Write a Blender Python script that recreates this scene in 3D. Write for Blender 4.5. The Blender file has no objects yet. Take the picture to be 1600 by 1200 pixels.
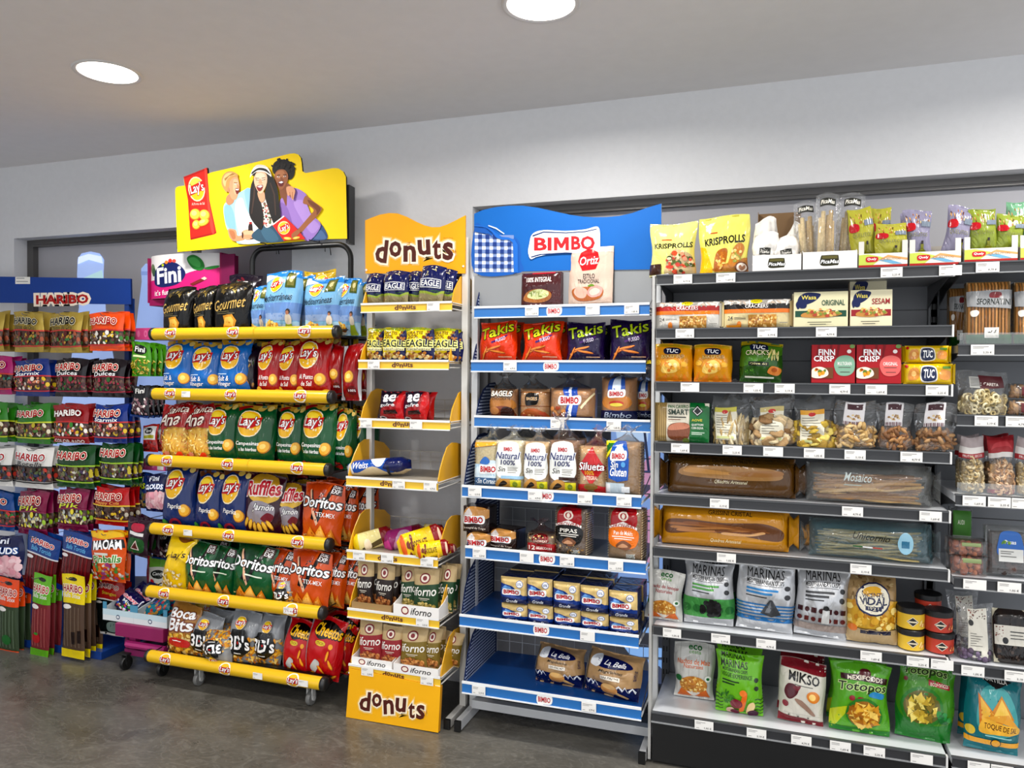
import bpy, bmesh, math, random
import numpy as np
from mathutils import Vector, Matrix, noise
from mathutils.geometry import tessellate_polygon
sc = bpy.context.scene
COLL = sc.collection
PI = math.pi
# ---------------------------------------------------------------- camera
H = 1.5
YAW, PIT, ROL, FPX = math.radians(19.10), math.radians(-0.925), math.radians(0.397), 1192.2
_f = Vector((-math.sin(YAW)*math.cos(PIT), math.cos(YAW)*math.cos(PIT), math.sin(PIT)))
_r = Vector((math.cos(YAW), math.sin(YAW), 0)); _u = _r.cross(_f)
_r2 = _r*math.cos(ROL)+_u*math.sin(ROL); _u2 = -_r*math.sin(ROL)+_u*math.cos(ROL)
cam_d = bpy.data.cameras.new('camera'); cam = bpy.data.objects.new('camera', cam_d); COLL.objects.link(cam)
cam.matrix_world = Matrix(((_r2.x, _u2.x, -_f.x, 0), (_r2.y, _u2.y, -_f.y, 0), (_r2.z, _u2.z, -_f.z, H), (0, 0, 0, 1)))
cam_d.sensor_width = 36; cam_d.lens = FPX/1600*36; cam_d.clip_start = .05
sc.camera = cam
# ---------------------------------------------------------------- light and exposure
sc.view_settings.view_transform = 'Standard'; sc.view_settings.look = 'None'
sc.view_settings.gamma = 1; sc.view_settings.exposure = 0.05
sc.cycles.max_bounces = 8; sc.cycles.transparent_max_bounces = 16; sc.cycles.use_denoising = True
w = bpy.data.worlds.new('world'); sc.world = w; w.use_nodes = True
w.node_tree.nodes['Background'].inputs[0].default_value = (.9, .94, 1, 1)
w.node_tree.nodes['Background'].inputs[1].default_value = 1.5
LAMP_Y = (2.43, 0.5, -1.5); LAMP_X = (-2.605, -.75, 1.1, 2.95)
LAMP_W = 21.0
CEIL = 2.715
# ---------------------------------------------------------------- photo pixel -> point on a real plane
def ray(u, v):
    return _r2*((u-800)/FPX)+_u2*((600-v)/FPX)+_f
def PY(u, v, Y):
    d = ray(u, v); t = Y/d.y; return Vector((d.x*t, Y, H+d.z*t))
def PZ(u, v, Z):
    d = ray(u, v); t = (Z-H)/d.z; return Vector((d.x*t, d.y*t, Z))
def UX(u, Y, Z):
    k = (u-800)/FPX; z = Z-H
    return (k*(_f.y*Y+_f.z*z)-(_r2.y*Y+_r2.z*z))/(_r2.x-k*_f.x)
def ZV(v, X, Y):
    k = (600-v)/FPX
    return H+(k*(_f.x*X+_f.y*Y)-(_u2.x*X+_u2.y*Y))/(_u2.z-k*_f.z)
# ---------------------------------------------------------------- colour
def hexc(s):
    s = s.lstrip('#')
    if len(s) == 3: s = ''.join(c*2 for c in s)
    o = []
    for i in (0, 2, 4):
        c = int(s[i:i+2], 16)/255
        o.append(c/12.92 if c <= .04045 else ((c+.055)/1.055)**2.4)
    return tuple(o)
# ---------------------------------------------------------------- materials
MATS = {}
def mat(name, rough=.4, metal=0., col=None, bump=0., bscale=60., var=0., clear=0., emit=0., spec=.5, coat=0., stretch=(1, 1, 1), rvar=0., crease=0., haze=.05, deep=0.):
    if name in MATS: return MATS[name]
    m = bpy.data.materials.new(name); m.use_nodes = True; nt = m.node_tree; N = nt.nodes; L = nt.links
    b = N['Principled BSDF']; b.inputs['Roughness'].default_value = rough; b.inputs['Metallic'].default_value = metal
    b.inputs['Specular IOR Level'].default_value = spec; b.inputs['Coat Weight'].default_value = coat
    tc = N.new('ShaderNodeTexCoord'); mp = N.new('ShaderNodeMapping'); mp.inputs['Scale'].default_value = stretch
    L.new(tc.outputs['Object'], mp.inputs[0])
    nz = N.new('ShaderNodeTexNoise'); nz.inputs['Scale'].default_value = bscale; nz.inputs['Detail'].default_value = 3
    L.new(mp.outputs[0], nz.inputs['Vector'])
    if col is None:
        a = N.new('ShaderNodeAttribute'); a.attribute_name = 'Col'; src = a.outputs['Color']
        if deep:
            gm = N.new('ShaderNodeGamma'); gm.inputs[1].default_value = deep; L.new(src, gm.inputs[0]); src = gm.outputs[0]
    else:
        a = N.new('ShaderNodeRGB'); a.outputs[0].default_value = (*hexc(col), 1); src = a.outputs[0]
    if var:
        mx = N.new('ShaderNodeMixRGB'); mx.blend_type = 'MULTIPLY'; mx.inputs[0].default_value = 1
        rp = N.new('ShaderNodeMapRange'); rp.inputs[1].default_value = .3; rp.inputs[2].default_value = .7
        rp.inputs[3].default_value = 1-var; rp.inputs[4].default_value = 1.0
        L.new(nz.outputs[0], rp.inputs[0]); L.new(src, mx.inputs[1]); L.new(rp.outputs[0], mx.inputs[2]); src = mx.outputs[0]
    L.new(src, b.inputs['Base Color'])
    if rvar:
        rr = N.new('ShaderNodeMapRange'); rr.inputs[3].default_value = max(0, rough-rvar); rr.inputs[4].default_value = rough+rvar
        L.new(nz.outputs[0], rr.inputs[0]); L.new(rr.outputs[0], b.inputs['Roughness'])
    hgt = nz.outputs[0]
    if crease:
        nz.inputs['Distortion'].default_value = .9
        a1 = N.new('ShaderNodeMath'); a1.operation = 'SUBTRACT'; a1.inputs[1].default_value = .5; L.new(hgt, a1.inputs[0])
        a2 = N.new('ShaderNodeMath'); a2.operation = 'ABSOLUTE'; L.new(a1.outputs[0], a2.inputs[0])
        a3 = N.new('ShaderNodeMath'); a3.operation = 'POWER'; a3.inputs[1].default_value = .6; L.new(a2.outputs[0], a3.inputs[0]); hgt = a3.outputs[0]
    if bump:
        bp = N.new('ShaderNodeBump'); bp.inputs['Strength'].default_value = bump; bp.inputs['Distance'].default_value = .01
        L.new(hgt, bp.inputs['Height']); L.new(bp.outputs[0], b.inputs['Normal'])
    if emit:
        L.new(src, b.inputs['Emission Color']); b.inputs['Emission Strength'].default_value = emit
    if clear:
        tr = N.new('ShaderNodeBsdfTransparent'); gl = N.new('ShaderNodeBsdfGlossy'); gl.inputs['Roughness'].default_value = rough
        m1 = N.new('ShaderNodeMixShader'); m2 = N.new('ShaderNodeMixShader'); lw = N.new('ShaderNodeLayerWeight'); lw.inputs[0].default_value = .3
        if bump: L.new(bp.outputs[0], lw.inputs[1]); L.new(bp.outputs[0], gl.inputs['Normal'])
        mr = N.new('ShaderNodeMapRange'); mr.inputs[3].default_value = .03; mr.inputs[4].default_value = .6; L.new(lw.outputs['Fresnel'], mr.inputs[0])
        m1.inputs[0].default_value = haze; L.new(tr.outputs[0], m1.inputs[1]); L.new(b.outputs[0], m1.inputs[2])
        L.new(mr.outputs[0], m2.inputs[0]); L.new(m1.outputs[0], m2.inputs[1]); L.new(gl.outputs[0], m2.inputs[2]); L.new(m2.outputs[0], N['Material Output'].inputs[0])
    MATS[name] = m; return m
FILM = mat('glossy_film', .2, 0, bump=.55, bscale=9, stretch=(1, 1, .6), spec=.42, crease=1, deep=1.32)
FOIL = mat('metallised_film', .26, .4, bump=.6, bscale=10, stretch=(1, 1, .5), crease=1, deep=1.15)
PAPER = mat('printed_paper', .55, deep=1.15, bump=.08, bscale=70)
CARD = mat('printed_card', .6, spec=.25, deep=1.15, var=.05, bscale=8)
PLAS = mat('shelf_plastic', .38, var=.04, bscale=5)
STEEL = mat('painted_steel', .35, .15, var=.06, bscale=9)
FOOD = mat('baked_food', .7, bump=.3, bscale=120, var=.25)
CLEAR = mat('clear_wrap', .08, 0, bump=.8, bscale=12, clear=1, crease=1, haze=.05)
CLEARP = mat('clear_plastic', .06, 0, clear=1, haze=.07)
CHROME = mat('brushed_metal', .28, .9, bump=.03, bscale=90)
# ---------------------------------------------------------------- mesh builder
class MB:
    def __init__(s): s.v = []; s.f = []; s.c = []; s.m = []; s.n = {}; s.col = (0.8, .8, .8); s.mi = 0
    def C(s, c): s.col = hexc(c) if isinstance(c, str) else c; return s
    def add(s, vs, fs, col=None, mi=None):
        k = len(s.v); s.v += [tuple(p) for p in vs]; s.f += [tuple(i+k for i in f) for f in fs]
        c = s.col if col is None else (hexc(col) if isinstance(col, str) else col)
        s.c += [c]*len(fs); s.m += [s.mi if mi is None else mi]*len(fs); return k
    def box(s, x0, y0, z0, x1, y1, z1, col=None, bv=0.):
        if bv <= 0:
            s.add([(x0, y0, z0), (x1, y0, z0), (x1, y1, z0), (x0, y1, z0), (x0, y0, z1), (x1, y0, z1), (x1, y1, z1), (x0, y1, z1)],
                  [(0, 3, 2, 1), (4, 5, 6, 7), (0, 1, 5, 4), (1, 2, 6, 5), (2, 3, 7, 6), (3, 0, 4, 7)], col)
        else:
            bm = bmesh.new(); bmesh.ops.create_cube(bm, size=1)
            for p in bm.verts: p.co = Vector(((x0+x1)/2+p.co.x*(x1-x0), (y0+y1)/2+p.co.y*(y1-y0), (z0+z1)/2+p.co.z*(z1-z0)))
            bmesh.ops.bevel(bm, geom=bm.edges[:], offset=min(bv, abs(x1-x0)*.45, abs(y1-y0)*.45, abs(z1-z0)*.45), segments=2, affect='EDGES', profile=.6)
            bm.verts.index_update()
            s.add([p.co for p in bm.verts], [[q.index for q in f.verts] for f in bm.faces], col); bm.free()
        return s
    def tube(s, pts, r, n=8, col=None, cap=True, closed=False):
        pts = [Vector(p) for p in pts]; rings = []; up = None
        for i, p in enumerate(pts):
            a = pts[i-1] if i > 0 else (pts[-1] if closed else p); b = pts[i+1] if i < len(pts)-1 else (pts[0] if closed else p)
            d = (b-a).normalized()
            if up is None: up = Vector((0, 0, 1)) if abs(d.z) < .9 else Vector((0, 1, 0))
            x = d.cross(up).normalized(); up = x.cross(d).normalized()
            rr = r[i] if isinstance(r, (list, tuple)) else r
            rings.append([p+(x*math.cos(2*PI*k/n)+up*math.sin(2*PI*k/n))*rr for k in range(n)])
        vs = [q for g in rings for q in g]; fs = []; m = len(rings)
        for i in range(m if closed else m-1):
            j = (i+1) % m
            for k in range(n): fs.append((i*n+k, i*n+(k+1) % n, j*n+(k+1) % n, j*n+k))
        if cap and not closed: fs += [tuple(range(n))[::-1], tuple((m-1)*n+k for k in range(n))]
        s.add(vs, fs, col); return s
    def lathe(s, prof, c, n=24, col=None, ax='z'):
        vs = []; fs = []; m = len(prof)
        for r, h in prof:
            for k in range(n):
                a = 2*PI*k/n; p = (r*math.cos(a), r*math.sin(a), h)
                if ax == 'x': p = (h, p[0], p[1])
                if ax == 'y': p = (p[0], h, p[1])
                vs.append((c[0]+p[0], c[1]+p[1], c[2]+p[2]))
        for i in range(m-1):
            for k in range(n): fs.append((i*n+k, i*n+(k+1) % n, (i+1)*n+(k+1) % n, (i+1)*n+k))
        fs += [tuple(range(n))[::-1], tuple((m-1)*n+k for k in range(n))]
        s.add(vs, fs, col); return s
    def blob(s, c, r, col=None, rot=None, seg=6, rings=4):
        vs = [(0, 0, -1)]; fs = []
        for i in range(1, rings):
            a = PI*i/rings
            for k in range(seg): b = 2*PI*k/seg; vs.append((math.sin(a)*math.cos(b), math.sin(a)*math.sin(b), -math.cos(a)))
        vs.append((0, 0, 1)); t = len(vs)-1
        for k in range(seg):
            fs.append((0, 1+(k+1) % seg, 1+k)); fs.append((t, 1+(rings-2)*seg+k, 1+(rings-2)*seg+(k+1) % seg))
            for i in range(rings-2): fs.append((1+i*seg+k, 1+i*seg+(k+1) % seg, 1+(i+1)*seg+(k+1) % seg, 1+(i+1)*seg+k))
        M = rot or Matrix.Identity(3); cc = Vector(c)
        s.add([cc+M @ Vector((p[0]*r[0], p[1]*r[1], p[2]*r[2])) for p in vs], fs, col); return s
    def plate(s, pts, th, col=None, to=lambda p: p):
        """outline (2D) extruded; TO maps (a, b, depth) to a point"""
        n = len(pts); tri = tessellate_polygon([[Vector((p[0], p[1], 0)) for p in pts]])
        vs = [to((p[0], p[1], 0)) for p in pts]+[to((p[0], p[1], th)) for p in pts]
        s.add(vs, [t for t in tri]+[tuple(i+n for i in t[::-1]) for t in tri]+[(i, (i+1) % n, n+(i+1) % n, n+i) for i in range(n)], col); return s
    def mesh(s, name, mats, smooth=False):
        me = bpy.data.meshes.new(name); me.from_pydata(s.v, [], s.f)
        for m in (mats if isinstance(mats, (list, tuple)) else [mats]): me.materials.append(m)
        a = me.color_attributes.new('Col', 'FLOAT_COLOR', 'CORNER')
        cnt = [len(f) for f in s.f]
        arr = np.repeat(np.array([(*c[:3], 1.) for c in s.c], dtype=np.float32), cnt, axis=0)
        a.data.foreach_set('color', arr.ravel())
        me.polygons.foreach_set('material_index', s.m)
        sm = [bool(smooth)]*len(s.f); me.polygons.foreach_set('use_smooth', sm)
        if s.n:
            me.polygons.foreach_set('use_smooth', [True]*len(s.f))
            nn = [s.n.get(i, (0, 0, 0)) for i in range(len(s.v))]
            me.update(); me.normals_split_custom_set_from_vertices(nn)
        elif smooth and smooth is not True: me.set_sharp_from_angle(angle=math.radians(smooth))
        me.update(); return me
    def obj(s, name, mats, parent=None, smooth=False, **k):
        o = bpy.data.objects.new(name, s.mesh(name, mats, smooth)); COLL.objects.link(o)
        if parent: o.parent = parent
        for a, b in k.items(): o[a] = b
        return o
def thing(name, label, cat, loc=(0, 0, 0), rz=0, group=None):
    o = bpy.data.objects.new(name, None); COLL.objects.link(o); o.location = loc; o.rotation_euler = (0, 0, rz); o.empty_display_size = .1
    o['label'] = label; o['category'] = cat
    if group: o['group'] = group
    return o
def recentre(root, loc):
    """put a thing's origin at LOC while its parts, built in world coordinates, stay put"""
    root.location = loc
    for c in root.children: c.location = c.location-Vector(loc)
# ---------------------------------------------------------------- flat prints
_TXT = {}
def text_mesh(txt, bold, sh):
    k = (txt, bold, sh)
    if k not in _TXT:
        cu = bpy.data.curves.new('t', 'FONT'); cu.body = txt; cu.offset = bold; cu.shear = sh; cu.resolution_u = 2; cu.size = 1
        o = bpy.data.objects.new('t', cu); COLL.objects.link(o); dg = bpy.context.evaluated_depsgraph_get(); dg.update()
        me = o.evaluated_get(dg).to_mesh()
        vs = [(p.co.x, p.co.y) for p in me.vertices]; fs = [tuple(p.vertices) for p in me.polygons]
        o.evaluated_get(dg).to_mesh_clear(); bpy.data.objects.remove(o); bpy.data.curves.remove(cu)
        _TXT[k] = (vs, fs)
    return _TXT[k]
def spline(pts, n=5):
    o = []; m = len(pts)
    for i in range(m):
        a, b, c, d = pts[i-1], pts[i], pts[(i+1) % m], pts[(i+2) % m]
        for k in range(n):
            t = k/n
            o.append(tuple(.5*((2*b[j])+(-a[j]+c[j])*t+(2*a[j]-5*b[j]+4*c[j]-d[j])*t*t+(-a[j]+3*b[j]-3*c[j]+d[j])*t**3) for j in (0, 1)))
    return o
def R(a, b, c, d, col): return ('r', a, b, c, d, col)
def E(x, y, rx, ry, col, rot=0): return ('e', x, y, rx, ry, col, rot)
def P(pts, col): return ('p', pts, col)
def S(pts, col): return ('s', pts, col)
def T(txt, a, b, c, d, col, o=None, bd=.02, sh=0, rot=0, ow=.07): return ('t', txt, a, b, c, d, col, o, bd, sh, rot, ow)
def F(x, y, rx, ry, n, sz, cols, kind='o', box=0): return ('f', x, y, rx, ry, n, sz, cols, kind, box)
def flat(prims, asp=1.):
    """-> [(layer, verts2d, faces, rgb)] ; asp = height/width of the unit square"""
    out = []; L = 0
    def poly(pts, col):
        try: tri = tessellate_polygon([[Vector((p[0], p[1], 0)) for p in pts]])
        except Exception: return
        out.append((L, pts, [tuple(t) for t in tri], hexc(col)))
    def ell(x, y, rx, ry, rot, n=18):
        c, s_ = math.cos(rot), math.sin(rot)
        return [(x+rx*math.cos(a)*c-ry*asp*math.sin(a)*s_, y+(rx*math.cos(a)*s_+ry*asp*math.sin(a)*c)/asp) for a in [2*PI*k/n for k in range(n)]]
    for q in prims:
        L += 1; k = q[0]
        if k == 'r': poly([(q[1], q[2]), (q[3], q[2]), (q[3], q[4]), (q[1], q[4])], q[5])
        elif k == 'e': poly(ell(*q[1:5], math.radians(q[6])), q[5])
        elif k == 'p': poly(q[1], q[2])
        elif k == 's': poly(spline(q[1]), q[2])
        elif k == 't':
            _, txt, a, b, c, d, col, o, bd, sh, rot, ow = q
            bd *= .45; vs, fs = text_mesh(txt, bd, sh)
            if not vs: continue
            x0 = min(p[0] for p in vs); x1 = max(p[0] for p in vs); y0 = min(p[1] for p in vs); y1 = max(p[1] for p in vs)
            cx, cy = (a+c)/2, (b+d)/2; cr, sr = math.cos(math.radians(rot)), math.sin(math.radians(rot))
            def tm(p):
                X = a+(p[0]-x0)/(x1-x0)*(c-a)-cx; Y = (b+(p[1]-y0)/(y1-y0)*(d-b)-cy)*asp
                return (cx+X*cr-Y*sr, cy+(X*sr+Y*cr)/asp)
            if o:
                v2, f2 = text_mesh(txt, bd+ow, sh); out.append((L, [tm(p) for p in v2], f2, hexc(o))); L += 1
            out.append((L, [tm(p) for p in vs], fs, hexc(col)))
        elif k == 'f':
            _, x, y, rx, ry, n, sz, cols, kd, bx = q
            rnd = random.Random(int((x*7+y*13+n)*97)); cols = cols.split()
            for i in range(n):
                if bx: px, py = x+rx*rnd.uniform(-1, 1), y+ry*rnd.uniform(-1, 1)
                else:
                    a = rnd.uniform(0, 2*PI); rr = math.sqrt(rnd.random()); px, py = x+rx*rr*math.cos(a), y+ry*rr*math.sin(a)
                s1 = sz*rnd.uniform(.75, 1.25); an = rnd.uniform(0, PI*2); c = cols[i % len(cols)]
                if kd == 'o': pts = ell(px, py, s1, s1/asp*rnd.uniform(.6, .95), an, 8)
                elif kd == 'l': pts = ell(px, py, s1, s1/asp*.3, an, 8)
                elif kd == 't': pts = [(px+s1*math.cos(an+j*2.1), py+s1*math.sin(an+j*2.1)/asp) for j in range(3)]
                elif kd == 'v': pts = ell(px, py, s1*.28, s1/asp, rnd.uniform(-.25, .25), 8)
                else: pts = [(px+s1*math.cos(an+j*PI/2), py+s1*math.sin(an+j*PI/2)/asp) for j in range(4)]
                poly(pts, c)
                if i % 3 == 2: L += 1
    return out
def cut(items, nx, ny):
    """clip flat shapes to the unit square and cut them along an nx by ny grid"""
    bm = bmesh.new(); lay = bm.faces.layers.int.new('c'); cols = []
    for L, vs, fs, col in items:
        cols.append(col); ci = len(cols)-1
        bv = [bm.verts.new((p[0], p[1], L)) for p in vs]
        for f in fs:
            try: g = bm.faces.new([bv[i] for i in f]); g[lay] = ci
            except ValueError: pass
    for co, no in (((.002, 0, 0), (-1, 0, 0)), ((.998, 0, 0), (1, 0, 0)), ((0, .002, 0), (0, -1, 0)), ((0, .998, 0), (0, 1, 0))):
        bmesh.ops.bisect_plane(bm, geom=bm.verts[:]+bm.edges[:]+bm.faces[:], plane_co=co, plane_no=no, clear_outer=True, dist=1e-6)
    for i in range(1, nx): bmesh.ops.bisect_plane(bm, geom=bm.verts[:]+bm.edges[:]+bm.faces[:], plane_co=(i/nx, 0, 0), plane_no=(1, 0, 0), dist=1e-6)
    for i in range(1, ny): bmesh.ops.bisect_plane(bm, geom=bm.verts[:]+bm.edges[:]+bm.faces[:], plane_co=(0, i/ny, 0), plane_no=(0, 1, 0), dist=1e-6)
    bm.verts.index_update()
    V_ = [tuple(p.co) for p in bm.verts]; F_ = []; C_ = []
    for f in bm.faces:
        ix = [p.index for p in f.verts]
        ar = sum(V_[ix[i-1]][0]*V_[ix[i]][1]-V_[ix[i]][0]*V_[ix[i-1]][1] for i in range(len(ix)))
        if abs(ar) < 1e-9: continue
        F_.append(ix if ar > 0 else ix[::-1]); C_.append(cols[f[lay]])
    bm.free(); return V_, F_, C_
_CUT = {}
def wrap(mb, G, prims, asp, key=None, off=.0006, step=.00022, mi=0, normals=True, outward=1):
    """lay prints on the grid surface G[j][i] (np array ny+1,nx+1,3) ; u to the right, v upwards, faces -y"""
    ny, nx = G.shape[0]-1, G.shape[1]-1
    k = (key, nx, ny)
    if key is None or k not in _CUT:
        r = cut(flat(prims, asp), nx, ny)
        if key is not None: _CUT[k] = r
    else: r = _CUT[k]
    V_, F_, C_ = r
    NN = grid_normals(G)*outward
    V = np.array(V_) if V_ else np.zeros((0, 3))
    if not len(V): return
    x = np.clip(V[:, 0]*nx, 0, nx-1e-6); y = np.clip(V[:, 1]*ny, 0, ny-1e-6); i = x.astype(int); j = y.astype(int); fx = (x-i)[:, None]; fy = (y-j)[:, None]
    def bl(A): return A[j, i]*(1-fx)*(1-fy)+A[j, i+1]*fx*(1-fy)+A[j+1, i]*(1-fx)*fy+A[j+1, i+1]*fx*fy
    n = bl(NN); n /= np.linalg.norm(n, axis=1)[:, None]+1e-9
    Pp = bl(G)+n*(off+step*V[:, 2:3])
    base = len(mb.v)
    mb.v += [tuple(p) for p in Pp]; mb.f += [tuple(a+base for a in f) for f in F_]; mb.c += C_; mb.m += [mi]*len(F_)
    if normals:
        for a in range(len(Pp)): mb.n[base+a] = tuple(n[a])
def grid_normals(G):
    du = np.gradient(G, axis=1); dv = np.gradient(G, axis=0); n = np.cross(du, dv)
    return n/(np.linalg.norm(n, axis=2)[:, :, None]+1e-9)
def add_grid(mb, G, col, flip=False, mi=0, normals=True):
    ny, nx = G.shape[0]-1, G.shape[1]-1; fs = []
    for j in range(ny):
        for i in range(nx):
            a = j*(nx+1)+i; q = (a, a+1, a+nx+2, a+nx+1); fs.append(q[::-1] if flip else q)
    k = mb.add([tuple(p) for p in G.reshape(-1, 3)], fs, col, mi)
    if normals:
        N = grid_normals(G).reshape(-1, 3)*(-1 if flip else 1)
        for a, n in enumerate(N): mb.n[k+a] = tuple(n)
def flatgrid(x0, z0, x1, z1, y): return np.array([[(x0, y, z0), (x1, y, z0)], [(x0, y, z1), (x1, y, z1)]], float)
# ---------------------------------------------------------------- room
WALL, REC, BACK = 3.38, 2.283, 3.50
def structure(mb, name, m, smooth=False):
    o = mb.obj(name, m, smooth=smooth); o['kind'] = 'structure'; return o
def floor_mat():
    m = bpy.data.materials.new('polished_concrete'); m.use_nodes = True; N = m.node_tree.nodes; L = m.node_tree.links; b = N['Principled BSDF']
    tc = N.new('ShaderNodeTexCoord'); mp = N.new('ShaderNodeMapping'); mp.inputs['Scale'].default_value = (1, 1.6, 1); L.new(tc.outputs['Object'], mp.inputs[0])
    n1 = N.new('ShaderNodeTexNoise'); n1.inputs['Scale'].default_value = 1.3; n1.inputs['Detail'].default_value = 9; n1.inputs['Roughness'].default_value = .62; n1.inputs['Distortion'].default_value = 1.2
    n2 = N.new('ShaderNodeTexNoise'); n2.inputs['Scale'].default_value = 6; n2.inputs['Detail'].default_value = 8; n2.inputs['Distortion'].default_value = 2.2
    n3 = N.new('ShaderNodeTexNoise'); n3.inputs['Scale'].default_value = 45; n3.inputs['Detail'].default_value = 4
    for n in (n1, n2, n3): L.new(mp.outputs[0], n.inputs['Vector'])
    r = N.new('ShaderNodeValToRGB'); r.color_ramp.elements[0].position = .3; r.color_ramp.elements[0].color = (*hexc('#3f3c37'), 1)
    r.color_ramp.elements[1].position = .72; r.color_ramp.elements[1].color = (*hexc('#67645c'), 1); L.new(n1.outputs[0], r.inputs[0])
    r2 = N.new('ShaderNodeValToRGB'); r2.color_ramp.elements[0].position = .49; r2.color_ramp.elements[0].color = (0, 0, 0, 1); r2.color_ramp.elements[1].position = .52; r2.color_ramp.elements[1].color = (1, 1, 1, 1)
    e = r2.color_ramp.elements.new(.56); e.color = (0, 0, 0, 1); L.new(n2.outputs[0], r2.inputs[0])
    mx = N.new('ShaderNodeMixRGB'); mx.inputs[2].default_value = (*hexc('#85827a'), 1); ml = N.new('ShaderNodeMath'); ml.operation = 'MULTIPLY'; ml.inputs[1].default_value = .28
    L.new(r2.outputs[0], ml.inputs[0]); L.new(ml.outputs[0], mx.inputs[0]); L.new(r.outputs[0], mx.inputs[1])
    m2 = N.new('ShaderNodeMixRGB'); m2.blend_type = 'OVERLAY'; m2.inputs[0].default_value = .35; L.new(mx.outputs[0], m2.inputs[1]); L.new(n3.outputs[0], m2.inputs[2]); L.new(m2.outputs[0], b.inputs['Base Color'])
    rr = N.new('ShaderNodeMapRange'); rr.inputs[3].default_value = .16; rr.inputs[4].default_value = .42; L.new(n1.outputs[0], rr.inputs[0]); L.new(rr.outputs[0], b.inputs['Roughness'])
    bp = N.new('ShaderNodeBump'); bp.inputs['Strength'].default_value = .06; L.new(n2.outputs[0], bp.inputs['Height']); L.new(bp.outputs[0], b.inputs['Normal'])
    return m
XL, XR, YN = -6.2, 3.6, -1.9
structure(MB().box(XL, YN, -.1, XR, 3.7, 0), 'floor', floor_mat())
WP = mat('painted_plaster', .75, col='#dededf', bump=.12, bscale=35, var=.03, spec=.3)
CP = mat('ceiling_paint', .8, col='#e8e5e4', bump=.04, bscale=14, var=.03, spec=.2)
VIN = mat('frosted_vinyl', .5, col='#a9a8ad', var=.05, bscale=2.5)
ALU = mat('window_aluminium', .35, .7, col='#6c6a68', var=.1, bscale=4)
structure(MB().box(XL, YN, CEIL, XR, 3.7, CEIL+.1), 'ceiling', CP)
xa, xb, xc = UX(22, WALL, 2.2), UX(456, WALL, 2.0), UX(738, WALL, 2.0)
m = MB()
m.box(XL, WALL, REC, XR, WALL+.3, CEIL); m.box(XL, WALL, 0, xa, WALL+.3, REC); m.box(xb, WALL, 0, xc, WALL+.3, REC)
structure(m, 'wall_back', WP)
for k, (x0, x1) in enumerate(((xa, xb), (xc, XR))):
    m = MB().box(x0, BACK, 0, x1, BACK+.02, REC)
    structure(m, 'window_%d' % (k+1), VIN)
    m = MB(); b0 = BACK-.035
    m.box(x0, b0, REC-.04, x1, BACK, REC); m.box(x0, b0, 0, x0+.05, BACK, REC-.04); m.box(x0, b0, 0, x1, BACK, .08)
    m.box(x0+.05, b0-.008, REC-.028, x1, b0, REC-.018)
    if not k: m.box(x0+1.25, b0, .08, x0+1.29, BACK, REC-.04)
    structure(m, 'trim_%d' % (k+1), ALU)
structure(MB().box(XL+.9, YN, 0, XL+1.1, WALL, CEIL), 'added_shade_wall', WP)  # unseen wall, added to keep light off the left end of the room
# daylight through the translucent pictures stuck on the window panes
LITV = mat('backlit_picture', .4, emit=.85, var=.06, bscale=6)
def vinyl(k, polys):
    mb = MB()
    for j, (pts, col) in enumerate(polys):
        q = [PY(u, v, BACK) for u, v in pts]
        mb.plate([(p.x, p.z) for p in q], .001, col, to=lambda p, j=j: (p[0], BACK-.0015-.0012*j-p[2], p[1]))
    o = mb.obj('window_picture', LITV); o['label'] = k[0]; o['category'] = 'window picture'
vinyl(('backlit pale blue picture of a capped bottle behind the sweets hook rack',), [
    ([(122, 405), (128, 396), (142, 393), (156, 396), (163, 406), (162, 432), (166, 490), (178, 560), (200, 640), (208, 720), (210, 1000), (60, 1000), (70, 760), (95, 640), (112, 560), (124, 480), (121, 430)], '#93a9d8'),
    ([(127, 436), (160, 422), (163, 440), (128, 450)], '#9fc0c4'), ([(160, 930), (208, 925), (208, 932), (160, 938)], '#3b4f96'), ([(70, 838), (170, 832), (170, 836), (70, 842)], '#5064a0'),
    ([(124, 402), (140, 397), (160, 401), (162, 412), (140, 406), (123, 413)], '#c9d7f4')])
vinyl(('backlit pale blue picture of a bottle neck beside the magenta header',), [
    ([(221, 420), (228, 412), (246, 412), (254, 420), (250, 440), (262, 520), (275, 620), (285, 900), (196, 900), (200, 620), (212, 520), (222, 440)], '#8399c8'),
    ([(221, 424), (254, 424), (254, 430), (221, 430)], '#6b80b4')])
vinyl(('backlit pink and blue picture behind the end of the blue bread rack',), [
    ([(955, 610), (1075, 610), (1075, 960), (955, 960)], '#7fa0d8'), ([(960, 655), (1015, 655), (1012, 690), (965, 690)], '#b5cfee'),
    (spline([(1000, 740), (1012, 715), (1030, 712), (1040, 740), (1030, 775), (1008, 775)]), '#c58fb0'), (spline([(1005, 810), (1015, 795), (1032, 800), (1036, 850), (1015, 880), (1003, 850)]), '#c08aae'),
    ([(1003, 650), (1007, 650), (1016, 735), (1012, 735)], '#2d3550'), ([(960, 735), (1070, 735), (1070, 738), (960, 738)], '#36406a'), ([(990, 812), (1040, 812), (1040, 815), (990, 815)], '#36406a'),
    ([(1030, 900), (1045, 900), (1045, 935), (1030, 935)], '#b78fd0')])
vinyl(('backlit light blue lettering on dark glass beside the lowest bread shelf',), [
    ([(975, 1010), (1085, 1015), (1085, 1028), (1000, 1026), (984, 1022)], '#86b4ee'), ([(1005, 980), (1085, 985), (1085, 992), (1005, 988)], '#86b4ee'),
    ([(1012, 1030), (1060, 1032), (1050, 1080), (1030, 1120), (1010, 1110), (1020, 1060)], '#78a6e4'), (spline([(1020, 1050), (1030, 1040), (1040, 1060), (1030, 1085)]), '#3d4660'),
    ([(1062, 1000), (1085, 1000), (1085, 1100), (1062, 1100)], '#6f9edc')])
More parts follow.
